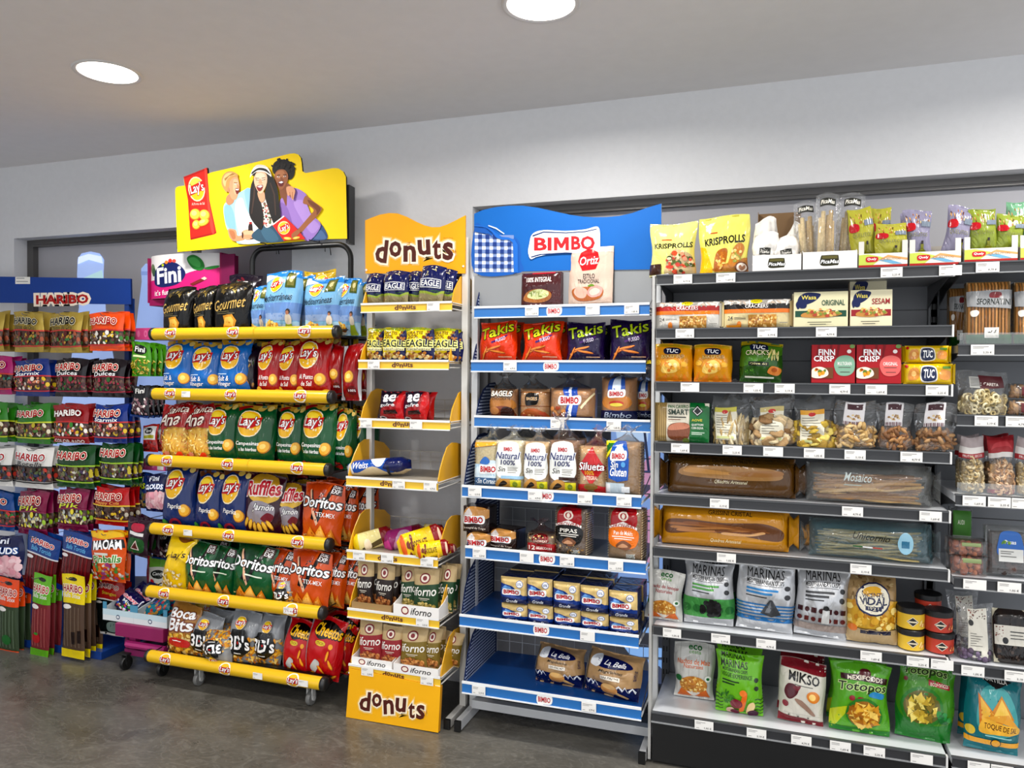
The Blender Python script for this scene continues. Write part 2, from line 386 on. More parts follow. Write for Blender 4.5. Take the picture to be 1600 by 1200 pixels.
# ---------------------------------------------------------------- ceiling lights
DIFF = mat('lamp_diffuser', .5, col='#fff6ec', emit=7)
for iy, ly in enumerate(LAMP_Y):
    for ix, lx in enumerate(LAMP_X):
        seen = iy == 0 and ix in (0, 1)
        lab = ('round recessed ceiling light above the sweets hook rack' if ix == 0 else 'round recessed ceiling light near the top edge above the yellow and blue racks') if seen else 'round recessed ceiling light outside the picture'
        t = thing('ceiling_light', lab, 'ceiling light', (lx, ly, CEIL), group=None if seen else 'ceiling lights out of view')
        mb = MB().C('#d9d6d2'); n = 40
        prof = [(.112, -.002), (.122, -.006), (.128, -.006), (.132, 0)]
        mb.lathe(prof[:], (0, 0, 0), n, '#d9d6d2'); mb.f = mb.f[:-2]; mb.c = mb.c[:-2]; mb.m = mb.m[:-2]
        mb.obj('trim_ring', STEEL, t, True)
        MB().lathe([(.112, -.003), (.112, -.0015)], (0, 0, 0), n).obj('diffuser', DIFF, t)
        ld = bpy.data.lights.new('downlight', 'AREA'); ld.shape = 'DISK'; ld.size = .21; ld.energy = LAMP_W; ld.color = (1, .97, .925); ld.spread = math.radians(165)
        lo = bpy.data.objects.new('downlight', ld); COLL.objects.link(lo); lo.parent = t; lo.location = (0, 0, -.008)
# ---------------------------------------------------------------- common rack pieces
def lays(x, y, r, asp=1., t=1):
    """round yellow badge with a red ribbon and a word"""
    a = r/asp
    o = [E(x, y, r*1.08, a*1.08, '#fdf3d8'), E(x, y, r, a, '#f7c81c'), E(x-r*.1, y+a*.25, r*.75, a*.6, '#fbe04a'),
         P([(x-r*1.05, y-a*.38), (x-r*.95, y+a*.3), (x+r*.2, y+a*.42), (x+r*1.12, y+a*.5), (x+r*.98, y-a*.1), (x+r*.1, y-a*.42)], '#d4121f')]
    if t: o += [T("Lay's", x-r*.88, y-a*.42, x+r*.92, y+a*.5, '#fff', '#8c0c14', .02, .2, 4, .05)]
    return o
def price_tag(parent, X, Y, Z, w=.058, h=.036, txt=None, tilt=0, idx=0):
    mb = MB(); mb.box(-w/2, -.0012, -h/2, w/2, 0, h/2, '#eceae6')
    rnd = random.Random(idx*7+3)
    pr = [R(.08, .78, rnd.uniform(.45, .8), .83, '#8b8886'), R(.08, .64, rnd.uniform(.3, .6), .69, '#9b9896'), R(.08, .16, .25, .21, '#8b8886')]
    if txt: pr.append(T(txt, .52, .12, .9, .36, '#2c2b2b', bd=.01))
    wrap(mb, flatgrid(-w/2, -h/2, w/2, h/2, -.0013), pr, h/w, key=('tag', txt, idx % 5), normals=False)
    o = mb.obj('price_tag', PAPER, parent); o.location = (X, Y, Z); o.rotation_euler = (0, 0, tilt)
    return o
def tags_on(parent, us, Y, zc, **k):
    pr = ['1,05 €', '3,19 €', '4,79 €', '1,69 €', '2,25 €', None]
    for i, u in enumerate(us):
        price_tag(parent, UX(u, Y, zc), Y, zc, idx=i+int(zc*50), txt=pr[(i+int(zc*37)) % 6], **k)
def strip(parent, x0, x1, Y, z0, z1, col, prims, m=PLAS, edge='#e8e8e6', name='price_rail'):
    mb = MB(); mb.box(x0, Y, z0, x1, Y+.004, z1, col)
    mb.box(x0, Y-.004, z1-.006, x1, Y+.004, z1+.003, edge); mb.box(x0, Y-.004, z0-.002, x1, Y+.004, z0+.003, edge)
    wrap(mb, flatgrid(x0, z0, x1, z1, Y-.0005), prims, (z1-z0)/(x1-x0), key=None, normals=False)
    return mb.obj(name, m, parent)
def wire_shelf(mb, x0, x1, y0, y1, z, col, dx=.05, r=.0018, back=.08):
    n = max(2, int((x1-x0)/dx))
    for i in range(n+1):
        x = x0+(x1-x0)*i/n; mb.tube([(x, y0, z), (x, y1, z), (x, y1, z+back)], r, 5, col)
    for y in (y0, (y0+y1)/2, y1): mb.tube([(x0, y, z), (x1, y, z)], r*1.6, 6, col)
    mb.tube([(x0, y1, z+back), (x1, y1, z+back)], r*1.4, 6, col); mb.tube([(x0, y1, z+back/2), (x1, y1, z+back/2)], r, 6, col)
# ---------------------------------------------------------------- crisp stand with yellow rails
crisp = thing('crisp_stand', 'tall black crisp stand on castors with six yellow tube rails', 'display stand')
CR = []   # per tier: (Yfront, zbottom of bags, x0, x1)
for k, (ul, vl, ur, vr, Y) in enumerate(((243, 520, 524, 521, 2.93), (243, 613, 516, 623, 2.93), (238, 719, 511, 734, 2.93), (240, 826, 512, 850, 2.93), (234, 923, 502, 958, 2.87), (236, 1024, 504, 1069, 2.87))):
    a, b = PY(ul, vl, Y), PY(ur, vr, Y); z = (a.z+b.z)/2; x0, x1 = a.x, b.x; r = .0285
    mb = MB(); nx, ny = 26, 10
    G = np.array([[(x0+(x1-x0)*i/nx, Y-r*math.sin(PI*j/ny), z-r*math.cos(PI*j/ny)) for i in range(nx+1)] for j in range(ny+1)])
    add_grid(mb, G, '#e0b216'); G2 = G.copy(); G2[:, :, 1] = 2*Y-G[:, :, 1]; add_grid(mb, G2, '#e0b216', flip=True)
    asp = PI*r/(x1-x0); pr = []
    for cx in (.115, .475, .86): pr += [E(cx, .55, .034, .034/asp, '#fff8e0'), E(cx, .56, .027, .027/asp, '#f3b51c'), R(cx-.031, .42, cx+.031, .66, '#b51420'), T("Lay's", cx-.027, .4, cx+.027, .68, '#fff', '#7c1018', .02, .15)]
    pr += [R(.585, 0, .588, 1, '#d9b81a')] if k in (0, 2) else []
    wrap(mb, G, pr, asp, key=('crail', k in (0, 2)))
    rail = mb.obj('yellow_rail', mat('rail_plastic', .28, var=.03, bscale=3), crisp)
    for x in (x0-.012, x1+.0): MB().lathe([(r*.9, -.004), (r*1.08, 0), (r*1.08, .014), (r*.8, .022)] if x > x0 else [(r*.8, -.01), (r*1.08, -.004), (r*1.08, .010), (r*.9, .014)], (x, Y, z), 22, '#161616', 'x').obj('end_cap', PLAS, rail, True)
    for u in {1: (291,), 3: (294,), 4: (451,), 5: (403, 474)}.get(k, ()):
        q = price_tag(rail, UX(u, Y-r, z), Y-r-.002, z+.002, w=.05, h=.028, idx=u)
    zb = z-.012
    mb = MB().C('#141414'); mb.box(x0+.01, Y+.035, zb-.006, x1-.005, 3.26, zb-.001); wire_shelf(mb, x0+.005, x1, Y+.02, 3.27, zb-.008, '#101010', .09, .003, .06)
    mb.tube([(x1+.006, Y, z+.01), (x1+.012, 3.1, z+.02), (x1+.012, 3.27, z+.05)], .0028, 5, '#141414'); mb.tube([(x0-.004, Y, z+.01), (x0-.004, 3.27, z+.05)], .0028, 5, '#141414')
    mb.obj('shelf_tray', PLAS, crisp); CR.append((Y, zb, x0, x1))
YA = 3.16
xA, xB = UX(394, YA, 1.8), UX(548, YA, 1.8); zt = PY(480, 385, YA).z
mb = MB(); rr = .07; arc = lambda cx, a0, a1: [(cx+rr*math.cos(t), YA, zt-rr+rr*math.sin(t)) for t in [a0+(a1-a0)*i/8 for i in range(9)]]
mb.tube([(xA, YA, .1)]+arc(xA+rr, PI, PI/2)+arc(xB-rr, PI/2, 0)+[(xB, YA, .1)], .013, 10, '#121212')
for x in (xA, xB): mb.box(x-.02, 2.93, .10, x+.02, 3.3, .14, '#121212')
x0, x1 = CR[5][2], CR[5][3]
mb.box(x0+.06, 2.92, .1, x1-.0, 2.96, .14, '#121212'); mb.box(x0+.06, 3.24, .1, x1, 3.28, .14, '#121212')
for u, x in ((432, 0), (508, 0)):
    x = UX(u, YA, zt); mb.tube([(x-.0, YA, zt-.03), (x, YA, zt+.005), (x-.05, YA-.06, zt+.02)], .0025, 5, '#111')
mb.obj('frame', STEEL, crisp, 40)
def caster(parent, x, y, col, r=.032, fork='#b9b9b6', top=.1):
    mb = MB(); mb.box(x-.016, y-.012, r*1.2, x-.010, y+.012, top-.006, fork); mb.box(x+.010, y-.012, r*1.2, x+.016, y+.012, top-.006, fork); mb.box(x-.024, y-.02, top-.01, x+.024, y+.02, top, fork, .003)
    mb.lathe([(r*.4, -.011), (r*.92, -.01), (r, -.005), (r, .005), (r*.92, .01), (r*.4, .011)], (x, y, r), 22, col, 'x'); mb.lathe([(r*.35, -.018), (r*.35, .018)], (x, y, r), 12, fork, 'x')
    return mb.obj('castor', PLAS, parent, 35)
for x, y in ((-2.575, 2.92), (-1.955, 2.92), (-2.55, 3.24), (-1.955, 3.24)): caster(crisp, x, y, '#6c6c6a')
# ---------------------------------------------------------------- traced flat boards
def board(name, outline, prims, px, P0, yaw=0., th=.01, parent=None, back='#151515', face='#ffd800', m=CARD, extra=None, key=None, step=.00012):
    """a flat printed board: OUTLINE and PRIMS in the coordinates of a tracing, PX turns them into photo pixels on the board's plane"""
    ax = Vector((math.cos(yaw), math.sin(yaw), 0)); nm = Vector((math.sin(yaw), -math.cos(yaw), 0)); P0 = Vector(P0)
    def loc(p):
        u, v = px(p); d = ray(u, v); t = (P0-Vector((0, 0, H))).dot(nm)/d.dot(nm); q = Vector((0, 0, H))+d*t
        return ((q-P0).dot(ax), (q-P0).z)
    mb = MB(); out = [loc(p) for p in outline]
    mb.plate(out, th, back, to=lambda p: (p[0], p[2], p[1]))
    mb.plate(out, .0006, face, to=lambda p: (p[0], -.0008+p[2], p[1]))
    for L, vs, fs, col in flat(prims, 1.):
        q = [loc(p) for p in vs]; y = -.001-step*L
        mb.add([(a, y, b) for a, b in q], fs, col)
    if extra: extra(mb, loc)
    o = mb.obj(name, m, parent); o.location = P0; o.rotation_euler = (0, 0, yaw)
    if parent is not None and parent.location.length: o.location = P0-parent.location
    return o
def tt(txt, a, b, c, d, col, **k):   # text box in a y-down tracing
    q = list(T(txt, a, d, c, b, col, **k)); return tuple(q)
Z3 = lambda p: (220+p[0]/4, 230+p[1]/4)
Y_, DK, LT, RD = '#ffdc00', '#2a1a14', '#f4ede0', '#d62317'
def chip(x, y, rx, ry, rot=0): return [E(x, y, rx, ry, '#c98a1c', rot), E(x-2, y-2, rx*.88, ry*.86, '#f6c54a', rot), E(x-rx*.2, y-ry*.2, rx*.5, ry*.45, '#fbdc84', rot)]
people = [
 # woman on the right: hair, arm, top
 S([(1165, 575), (1150, 510), (1110, 470), (1060, 500), (1050, 575)], '#3d5a86'), S([(1160, 572), (1130, 520), (1100, 540), (1085, 572)], '#58759e'),
 S([(830, 110), (850, 88), (880, 78), (920, 84), (950, 105), (965, 140), (960, 180), (935, 205), (900, 190), (850, 180), (825, 150)], '#181412'),
 F(893, 130, 72, 55, 60, 9, '#1f1a18 #0f0c0b #2a2421'),
 S([(870, 250), (930, 230), (940, 300), (915, 370), (885, 330)], '#8a5434'),
 S([(925, 275), (975, 258), (1040, 300), (1030, 350), (1070, 420), (1130, 490), (1060, 585), (1000, 560), (930, 480), (880, 440), (872, 350), (890, 320), (915, 370)], '#a583c8'),
 S([(960, 350), (1030, 340), (1075, 440), (1120, 495), (1075, 540), (1020, 470)], '#b796d6'), S([(880, 350), (920, 380), (950, 480), (900, 450)], '#8f6cb4'),
 S([(1036, 305), (1075, 335), (1130, 375), (1134, 395), (1100, 440), (1050, 490), (1000, 545), (960, 570), (950, 550), (1000, 500), (1060, 430), (1085, 395), (1050, 365), (1018, 350)], '#a46a42'),
 S([(1048, 330), (1090, 350), (1128, 385), (1105, 425), (1100, 395), (1060, 358)], '#7d4a2c'),
 S([(845, 165), (870, 142), (905, 145), (925, 175), (922, 215), (900, 255), (880, 268), (855, 245), (840, 205)], '#9c6340'),
 S([(850, 165), (870, 150), (895, 150), (905, 175), (895, 200), (865, 200), (850, 190)], '#b47a52'),
 S([(862, 222), (885, 212), (900, 220), (892, 245), (872, 246)], '#6a1a1a'), P([(866, 222), (885, 215), (897, 221), (882, 229)], '#fff'),
 E(865, 188, 8, 3, '#fff', 8), E(866, 188, 3.5, 3, '#16100c'), E(905, 185, 8, 3, '#fff', -8), E(905, 185, 3.5, 3, '#16100c'), P([(855, 177), (876, 174), (876, 178), (855, 181)], '#1c130e'), P([(895, 172), (917, 174), (917, 178), (895, 176)], '#1c130e'),
 S([(880, 190), (890, 192), (896, 208), (884, 210), (877, 206)], '#8a5434'), E(838, 238, 8, 8, '#d8b060'), E(838, 238, 5, 5, '#8a5434'),
 # man on the left
 S([(525, 370), (560, 330), (600, 300), (690, 258), (720, 320), (760, 480), (780, 590), (620, 605), (600, 560), (550, 520), (530, 450)], '#a9cfe2'),
 S([(600, 350), (640, 320), (670, 400), (745, 500), (780, 560), (775, 590), (640, 605), (620, 540), (600, 450)], '#eef1f2'),
 S([(530, 380), (560, 360), (590, 420), (600, 540), (565, 520), (535, 460)], '#8bb8d2'), S([(610, 360), (640, 330), (665, 400), (690, 470), (640, 430)], '#dfe6e9'),
 S([(655, 280), (690, 265), (700, 380), (720, 470), (680, 400)], '#93bfd8'),
 S([(553, 515), (600, 520), (612, 555), (650, 552), (655, 580), (600, 590), (565, 570)], '#d69a72'), S([(560, 525), (590, 528), (600, 570), (580, 575)], '#b97a52'),
 S([(545, 310), (575, 290), (590, 340), (560, 365), (540, 345)], '#c08a64'),
 S([(560, 200), (590, 175), (612, 190), (622, 230), (624, 262), (615, 300), (600, 330), (575, 325), (560, 290), (545, 250)], '#dca07a'),
 S([(512, 230), (518, 185), (545, 158), (580, 155), (610, 172), (612, 192), (590, 190), (565, 215), (560, 250), (545, 285), (525, 262)], '#c79a5c'),
 S([(520, 215), (535, 175), (570, 162), (600, 176), (570, 185), (545, 210), (535, 250)], '#e2bf86'), P([(530, 200), (580, 165), (600, 172), (560, 185), (535, 215)], '#a87c40'),
 S([(588, 205), (615, 212), (620, 262), (600, 300), (585, 262)], '#e8b48e'), S([(598, 262), (620, 262), (618, 288), (606, 296)], '#7c2420'), P([(600, 264), (620, 264), (617, 273), (603, 272)], '#fff'),
 E(602, 234, 7, 3, '#fff', -5), E(604, 234, 3, 3, '#2c3a4c'), P([(590, 222), (612, 224), (612, 228), (590, 227)], '#9a7040'), S([(612, 232), (624, 255), (612, 258)], '#cf9068'), S([(552, 255), (562, 260), (560, 285), (550, 275)], '#c88c66'),
 S([(640, 530), (690, 515), (718, 535), (720, 565), (690, 580), (650, 572)], '#e0a984'), P([(684, 482), (704, 482), (707, 520), (716, 540), (712, 576), (694, 578), (680, 540), (680, 500)], '#2b1010'), R(686, 470, 702, 484, '#a81818'),
 S([(655, 530), (705, 525), (716, 545), (705, 555), (655, 548)], '#e9b590'), S([(650, 552), (700, 550), (712, 562), (700, 572), (655, 568)], '#d99c76'), E(645, 553, 6, 20, '#5a3324'),
 # woman in the middle: long dark hair, hat
 S([(700, 560), (760, 500), (830, 490), (900, 560), (905, 590), (780, 598)], '#35576c'), S([(760, 520), (820, 510), (870, 580), (800, 590)], '#426a80'),
 S([(750, 320), (800, 320), (835, 420), (835, 480), (790, 505), (765, 440)], '#efe6d8'), F(795, 420, 34, 80, 46, 7, '#b04040 #3a3f38 #d88a80 #6a7a50'),
 S([(705, 180), (735, 160), (700, 240), (692, 330), (690, 430), (740, 505), (768, 512), (775, 420), (750, 300), (735, 200)], '#1e1512'),
 S([(800, 170), (835, 190), (865, 270), (875, 360), (882, 430), (860, 490), (835, 470), (805, 380), (785, 300), (800, 230)], '#1a1210'),
 P([(720, 220), (712, 320), (700, 420), (706, 420), (722, 320), (728, 230)], '#4a342a'), P([(815, 230), (840, 300), (850, 430), (856, 430), (850, 300), (822, 225)], '#4a342a'),
 S([(742, 285), (780, 285), (785, 330), (765, 350), (748, 325)], '#d9a684'),
 S([(722, 185), (740, 160), (775, 158), (797, 180), (800, 215), (790, 255), (768, 290), (748, 288), (727, 250), (718, 215)], '#ecc3a4'), S([(730, 180), (760, 165), (785, 180), (780, 215), (745, 220)], '#f6d6bc'),
 S([(734, 250), (760, 240), (776, 246), (764, 276), (746, 278)], '#8c2626'), P([(738, 251), (760, 243), (773, 248), (757, 258)], '#fff'),
 P([(730, 206), (750, 210), (749, 213), (730, 210)], '#2a1a14'), P([(767, 210), (788, 205), (788, 209), (767, 213)], '#2a1a14'), P([(728, 196), (750, 197), (750, 200), (728, 200)], '#3b261c'), P([(766, 197), (789, 194), (789, 197), (766, 200)], '#3b261c'), S([(752, 205), (762, 205), (768, 230), (748, 230)], '#dcaa88'),
 S([(694, 195), (700, 165), (720, 130), (745, 115), (790, 122), (815, 150), (828, 190), (810, 178), (780, 160), (735, 160), (705, 180)], '#f2efe8'), S([(708, 160), (745, 136), (790, 140), (816, 165), (820, 175), (785, 154), (742, 150), (706, 175)], '#262223'), S([(722, 128), (745, 115), (780, 120), (800, 130), (770, 128), (740, 130)], '#ddd8ce'),
 # hand on the shoulder, bag in the hand
 S([(922, 255), (955, 250), (975, 275), (972, 300), (962, 335), (952, 322), (945, 300), (935, 310), (925, 295)], '#d9a17c'), P([(940, 285), (944, 285), (947, 325), (943, 318)], '#b87c58'), P([(956, 285), (960, 285), (962, 328), (957, 326)], '#b87c58'),
 P([(832, 488), (905, 432), (975, 500), (1040, 578), (905, 588)], RD), P([(832, 488), (905, 432), (910, 437), (837, 493)], '#f0ece4'),
 E(906, 508, 38, 42, '#f9e7a8'), E(906, 510, 34, 37, '#f2c230'), P([(874, 506), (930, 478), (940, 492), (936, 512), (882, 538)], '#e22719'), T("Lay's", 878, 532, 938, 490, '#fff', '#a01412', .02, .2, -24, .05),
 S([(955, 548), (990, 520), (1010, 530), (985, 560), (960, 575)], '#a46a42')] + chip(930, 575, 26, 9, 5) + chip(985, 572, 24, 8, -12)
redbag = [P([(268, 186), (415, 128), (430, 330), (474, 534), (462, 545), (312, 580), (310, 565), (295, 330)], '#d4281a'), P([(268, 186), (415, 128), (417, 140), (271, 198)], '#b51c14'),
 P([(310, 568), (472, 530), (474, 538), (312, 580)], '#a51a12'), S([(400, 150), (412, 150), (425, 320), (460, 520), (440, 520), (415, 330)], '#e2493a'), S([(295, 220), (305, 260), (308, 330), (320, 500), (312, 500), (298, 330)], '#b51f15'),
 E(350, 262, 52, 78, '#fbe9b8', -8), E(350, 262, 46, 70, '#f3b91e', -8), E(345, 220, 34, 26, '#f8dc58', -8), P([(304, 250), (395, 205), (402, 245), (395, 265), (310, 306)], '#d81f17'), T("Lay's", 309, 300, 396, 222, '#fff', '#8a1010', .02, .15, -16, .05),
 T('Al Punto de Sal', 320, 362, 400, 346, '#f4cfc0', None, .01, 0, -4)] + chip(342, 420, 34, 36, 20) + chip(400, 425, 34, 36, -30) + chip(350, 485, 26, 30, 10) + chip(395, 470, 38, 22, -25)
# flip y: tracings run downwards, so swap text corners handled by T boxes given bottom first
outl = [(230, 655), (215, 270), (222, 252), (236, 245), (275, 240), (268, 186), (415, 128), (418, 168), (440, 158), (700, 98), (930, 41), (960, 38), (985, 46), (1000, 66), (1006, 100), (1010, 150), (1030, 162), (1200, 131), (1235, 132), (1265, 152), (1282, 185), (1290, 572), (1170, 574)]
SG = PY(410, 330, 3.12)
sgn = board('header_sign', outl, [E(1100, 300, 1, 1, Y_)] + redbag + people, Z3, SG, math.radians(6), .012, crisp, '#141414', Y_)
bx0 = min(p.x for p in [Vector(c) for c in sgn.bound_box]); bx1 = max(p.x for p in [Vector(c) for c in sgn.bound_box])
zt_, zb_ = (PY(546, 280, 3.09)-SG).z, (PY(546, 374, 3.09)-SG).z
mb = MB().C('#121212'); mb.box(bx1-.012, .012, zb_, bx1+.004, .075, zt_); mb.box(bx0+.0, .012, zb_+.0, bx0+.012, .06, zt_-.02); mb.box(bx0, .05, zb_+.03, bx1, .058, zt_-.04)
o = mb.obj('sign_back', PLAS, sgn)
for u in (428, 505):
    q = PY(u, 385, 3.12)-SG; MB().tube([(q.x-.05, .02, q.z+.05), (q.x-.04, .0, q.z+.02), (q.x, .03, q.z+.005), (q.x, .04, q.z-.03)], .0025, 5, '#111').obj('wire_hook', STEEL, sgn, True)
# ---------------------------------------------------------------- yellow snack stand
snack = thing('snack_stand', 'narrow yellow snack stand with a wavy header and seven sloping shelves', 'display stand')
DN = []; YP = 3.07; RED_ = '#ffffff'
def donuts_logo(x0, y0, x1, y1, halo=True):
    s = 'donuts'; ws = [1.08, .92, .98, 1.0, .62, .8]; dy = [-.04, .2, -.08, .14, .02, .0]; hs = [1.28, .86, .86, .86, 1.12, .86]
    tot = sum(ws); x = x0; o = []; hgt = (y1-y0)
    boxes = []
    for i, c in enumerate(s):
        wd = (x1-x0)*ws[i]/tot; yb = y0+hgt*(.12+dy[i]*.8); boxes.append((c, x, yb, x+wd*.9, yb+hgt*.64*hs[i])); x += wd
    if halo:
        for c, a, b, d, e in boxes: o.append(T(c, a, b, d, e, '#f2b25a', '#f2b25a', .12, 0, 0, .11))
        for c, a, b, d, e in boxes: o.append(T(c, a, b, d, e, '#fff1d0', '#fff1d0', .1, 0, 0, .07))
    for c, a, b, d, e in boxes: o.append(T(c, a, b, d, e, '#5a2416', None, .06))
    return o
SZ = ((564, 706, 487, 2.95), (560, 701, 577, 2.95), (561, 703, 670, 2.95), (541, 684, 763, 2.87), (542, 684, 880, 2.87), (543, 686, 973, 2.87), (545, 688, 1062, 2.87))
tg = ((677,), (584,), (572, 650), (623, 672), (561, 605, 667), (660,), (574, 667))
for k, (ul, ur, vb, Y) in enumerate(SZ):
    um = (ul+ur)/2; z0 = PY(um, vb, Y).z; z1 = z0+.038; x0, x1 = UX(ul, Y, z0), UX(ur, Y, z0)
    sh = MB().C('#cfccc4'); wire_shelf(sh, x0, x1, Y+.01, 3.26, z1-.012, '#cfccc4', .05, .0016, .09); sh.box(x0+.004, Y+.012, z1-.008, x1-.004, 3.25, z1-.005, '#a89f90')
    sh.tube([(x1, Y+.01, z1-.03), (x1, 3.26, z1-.03)], .003, 6, '#d8d6d0'); sh.tube([(x1, Y+.01, z1-.004), (x1, 3.26, z1-.004)], .003, 6, '#d8d6d0')
    s_ = sh.obj('wire_shelf', STEEL, snack)
    pr = donuts_logo(.38, .15, .62, .85, False) if k != 4 else donuts_logo(.35, .15, .57, .85, False)
    strip(s_, x0, x1, Y, z0, z1, '#efc02e', pr)
    tags_on(s_, tg[k], Y-.006, (z0+z1)/2)
    hp = .13 if k < 3 else .15
    d = 3.25-Y; prof = [(Y+.01, z1-.01), (Y+.012, z1+.01), (Y+.03, z1+.05), (Y+.06, z1+hp*.62), (Y+.10, z1+hp*.9), (Y+.15, z1+hp), (Y+.20, z1+hp*.97), (Y+d*.85, z1+hp*.8), (Y+d, z1+hp*.55), (Y+d, z1-.01)]
    for x in (x0+.002, x1-.006):
        MB().plate(prof, .004, '#e3a614', to=lambda p, x=x: (x+p[2], p[0], p[1])).obj('side_panel', PLAS, s_)
    DN.append((Y, z1-.003, x0, x1))
for u in (579, 727):
    x = UX(u, YP, 1.3); ztop = PY(u, 372, YP).z; mb = MB().C('#d4d1ca'); mb.box(x-.014, YP-.014, .04, x+.014, YP+.014, ztop, None, .002)
    mb.obj('post', STEEL, snack); f = MB().C('#c9c7c2'); xq = x-.008; f.box(xq-.013, 2.915, .004, xq+.013, 3.32, .042, None, .003); f.box(xq-.0135, 2.905, .003, xq+.0135, 2.918, .043, '#101010'); f.obj('foot', STEEL, snack)
xa_, xb_ = UX(579, YP, 1), UX(727, YP, 1); MB().box(xa_, 3.25, .12, xb_, 3.28, .16, '#c9c7c2').obj('cross_bar', STEEL, snack)
ID = lambda p: p
Q1 = lambda p: (540+p[0]/4.285, 320+p[1]/4.285)
YH = YP-.022
bx = [('d', (204, 388, 284, 234), 6), ('o', (295, 350, 377, 244), 0), ('n', (390, 382, 474, 272), 0), ('u', (486, 338, 570, 234), -3), ('t', (584, 366, 642, 234), 0), ('s', (652, 372, 724, 250), 0)]
hd = board('header_sign', [(135, 460), (131, 105)]+[(170, 88), (230, 66), (290, 55), (350, 58), (410, 80), (470, 112), (530, 138), (580, 150), (630, 149), (680, 132), (730, 108), (803, 70)]+[(801, 460)],
           [R(131, 104, 133, 460, '#d99a10')]+[T(c, *b, '#f3c878', '#f3c878', .12, 0, r_, .12) for c, b, r_ in
            bx]
           + [T(c, *b, '#fff2d8', '#fff2d8', .1, 0, r_, .07) for c, b, r_ in bx]+[T(c, *b, '#5b2417', None, .065, 0, r_) for c, b, r_ in bx]+[T('Marca Reg.', 658, 228, 722, 219, '#a8760c', None, 0)]
           + [E(142, 437, 7, 7, '#e8e4d8'), E(791, 412, 7, 7, '#e8e4d8')], Q1, (PY(650, 400, YH).x, YH, PY(650, 400, YH).z), 0, .006, snack, '#d99a10', '#f2ae12')
QD = lambda p: (530+p[0]/3.75, 860+p[1]/3.75)
bx = [('d', (122, 938, 186, 826), 5), ('o', (194, 916, 252, 836), 0), ('n', (262, 958, 322, 872), -2), ('u', (332, 946, 394, 862), 4), ('t', (408, 982, 446, 888), 2), ('s', (454, 988, 504, 902), 2)]
board('base_panel', [(62, 690), (594, 800), (580, 1068), (40, 976)], [T(c, *b, '#f6ca62', '#f6ca62', .12, 0, r_, .12) for c, b, r_ in bx]+[T(c, *b, '#fff1d4', '#fff1d4', .1, 0, r_, .06) for c, b, r_ in bx]+[T(c, *b, '#5b2417', None, .06, 0, r_) for c, b, r_ in bx],
      QD, (PY(610, 1090, 2.865).x, 2.865, PY(610, 1090, 2.865).z), 0, .02, snack, '#c98e0c', '#f4b816')
# ---------------------------------------------------------------- blue bread rack
bread = thing('bread_rack', 'wide bread rack with blue shelf edges and a wavy blue header', 'display stand')
BR = []
SZ = ((741, 1015, 496.5, 492.5, 3.0), (736, 1009, 581, 582, 3.0), (741, 1016, 669, 673, 3.0), (722, 1002, 775, 795, 2.89), (727, 1009, 870, 898, 2.89), (718, 998, 978, 1012, 2.89), (722, 1002, 1082, 1126, 2.89))
tg = ((831, 926, 987), (797,), (871, 959), (742, 836, 914, 975), (749, 823, 886, 962), (918,), (748, 920))
lg = (871, 866, None, 858, 860, 851, 856)
for k, (ul, ur, vl, vr, Y) in enumerate(SZ):
    z0 = (PY(ul, vl, Y).z+PY(ur, vr, Y).z)/2; z1 = z0+.046; x0, x1 = UX(ul, Y, z0), UX(ur, Y, z0)
    sh = MB(); c = '#12509a' if k > 4 else '#bfc4c8'
    if k > 4: sh.box(x0+.004, Y+.006, z1-.02, x1-.004, 3.3, z1-.012, c)
    else: sh.box(x0+.01, Y+.01, z1-.014, x1-.01, 3.27, z1-.011, '#7d8388')
    wire_shelf(sh, x0, x1, Y+.008, 3.305, z1-.024, '#c8cbce', .06, .0017, .12); sh.tube([(x1, Y, z1-.03), (x1, 3.3, z1-.03)], .003, 6, '#cfd1d2'); sh.tube([(x1, Y, z1-.005), (x1, 3.3, z1+.1)], .0022, 6, '#444')
    s_ = sh.obj('shelf', STEEL, bread)
    pr = []
    if lg[k]:
        f = (lg[k]-ul)/(ur-ul); pr = [S([(f-.038, .12), (f-.04, .8), (f, .92), (f+.042, .86), (f+.04, .2), (f, .1)], '#f4f2ee'), T('BIMBO', f-.034, .28, f+.034, .72, '#c8202a', '#7a1420', .03, 0, 0, .02)]
    strip(s_, x0, x1, Y, z0, z1, '#226cb4', pr, edge='#e9ebec')
    tags_on(s_, tg[k], Y-.006, (z0+z1)/2)
    hp = .14 if k < 3 else .2; d = 3.29-Y
    prof = [(Y+.01, z1-.015), (Y+.02, z1+.02), (Y+.05, z1+hp*.5), (Y+.1, z1+hp*.8), (Y+.17, z1+hp*.97), (Y+.24, z1+hp), (Y+d*.9, z1+hp*.9), (Y+d, z1+hp*.6), (Y+d, z1-.015)]
    mb = MB(); xp = x0+.004
    mb.plate(prof, .003, '#182c5a', to=lambda p: (xp-p[2], p[0], p[1]))
    def inside(y, z):
        lo = np.interp(y, [q[0] for q in prof[:-1]], [q[1] for q in prof[:-1]]); return z < lo-.004 and y < 3.28
    y = Y+.02
    while y < 3.28:
        z = z1-.01
        while z < z1+hp:
            if inside(y, z+.006) and inside(y+.01, z+.006): mb.box(xp, y, z, xp+.0006, y+.0055, z+.006, '#c9d4e8')
            z += .0135
        y += .0135
    mb.obj('gingham_side_panel', CARD, s_)
    BR.append((Y, z1-.010, x0, x1))
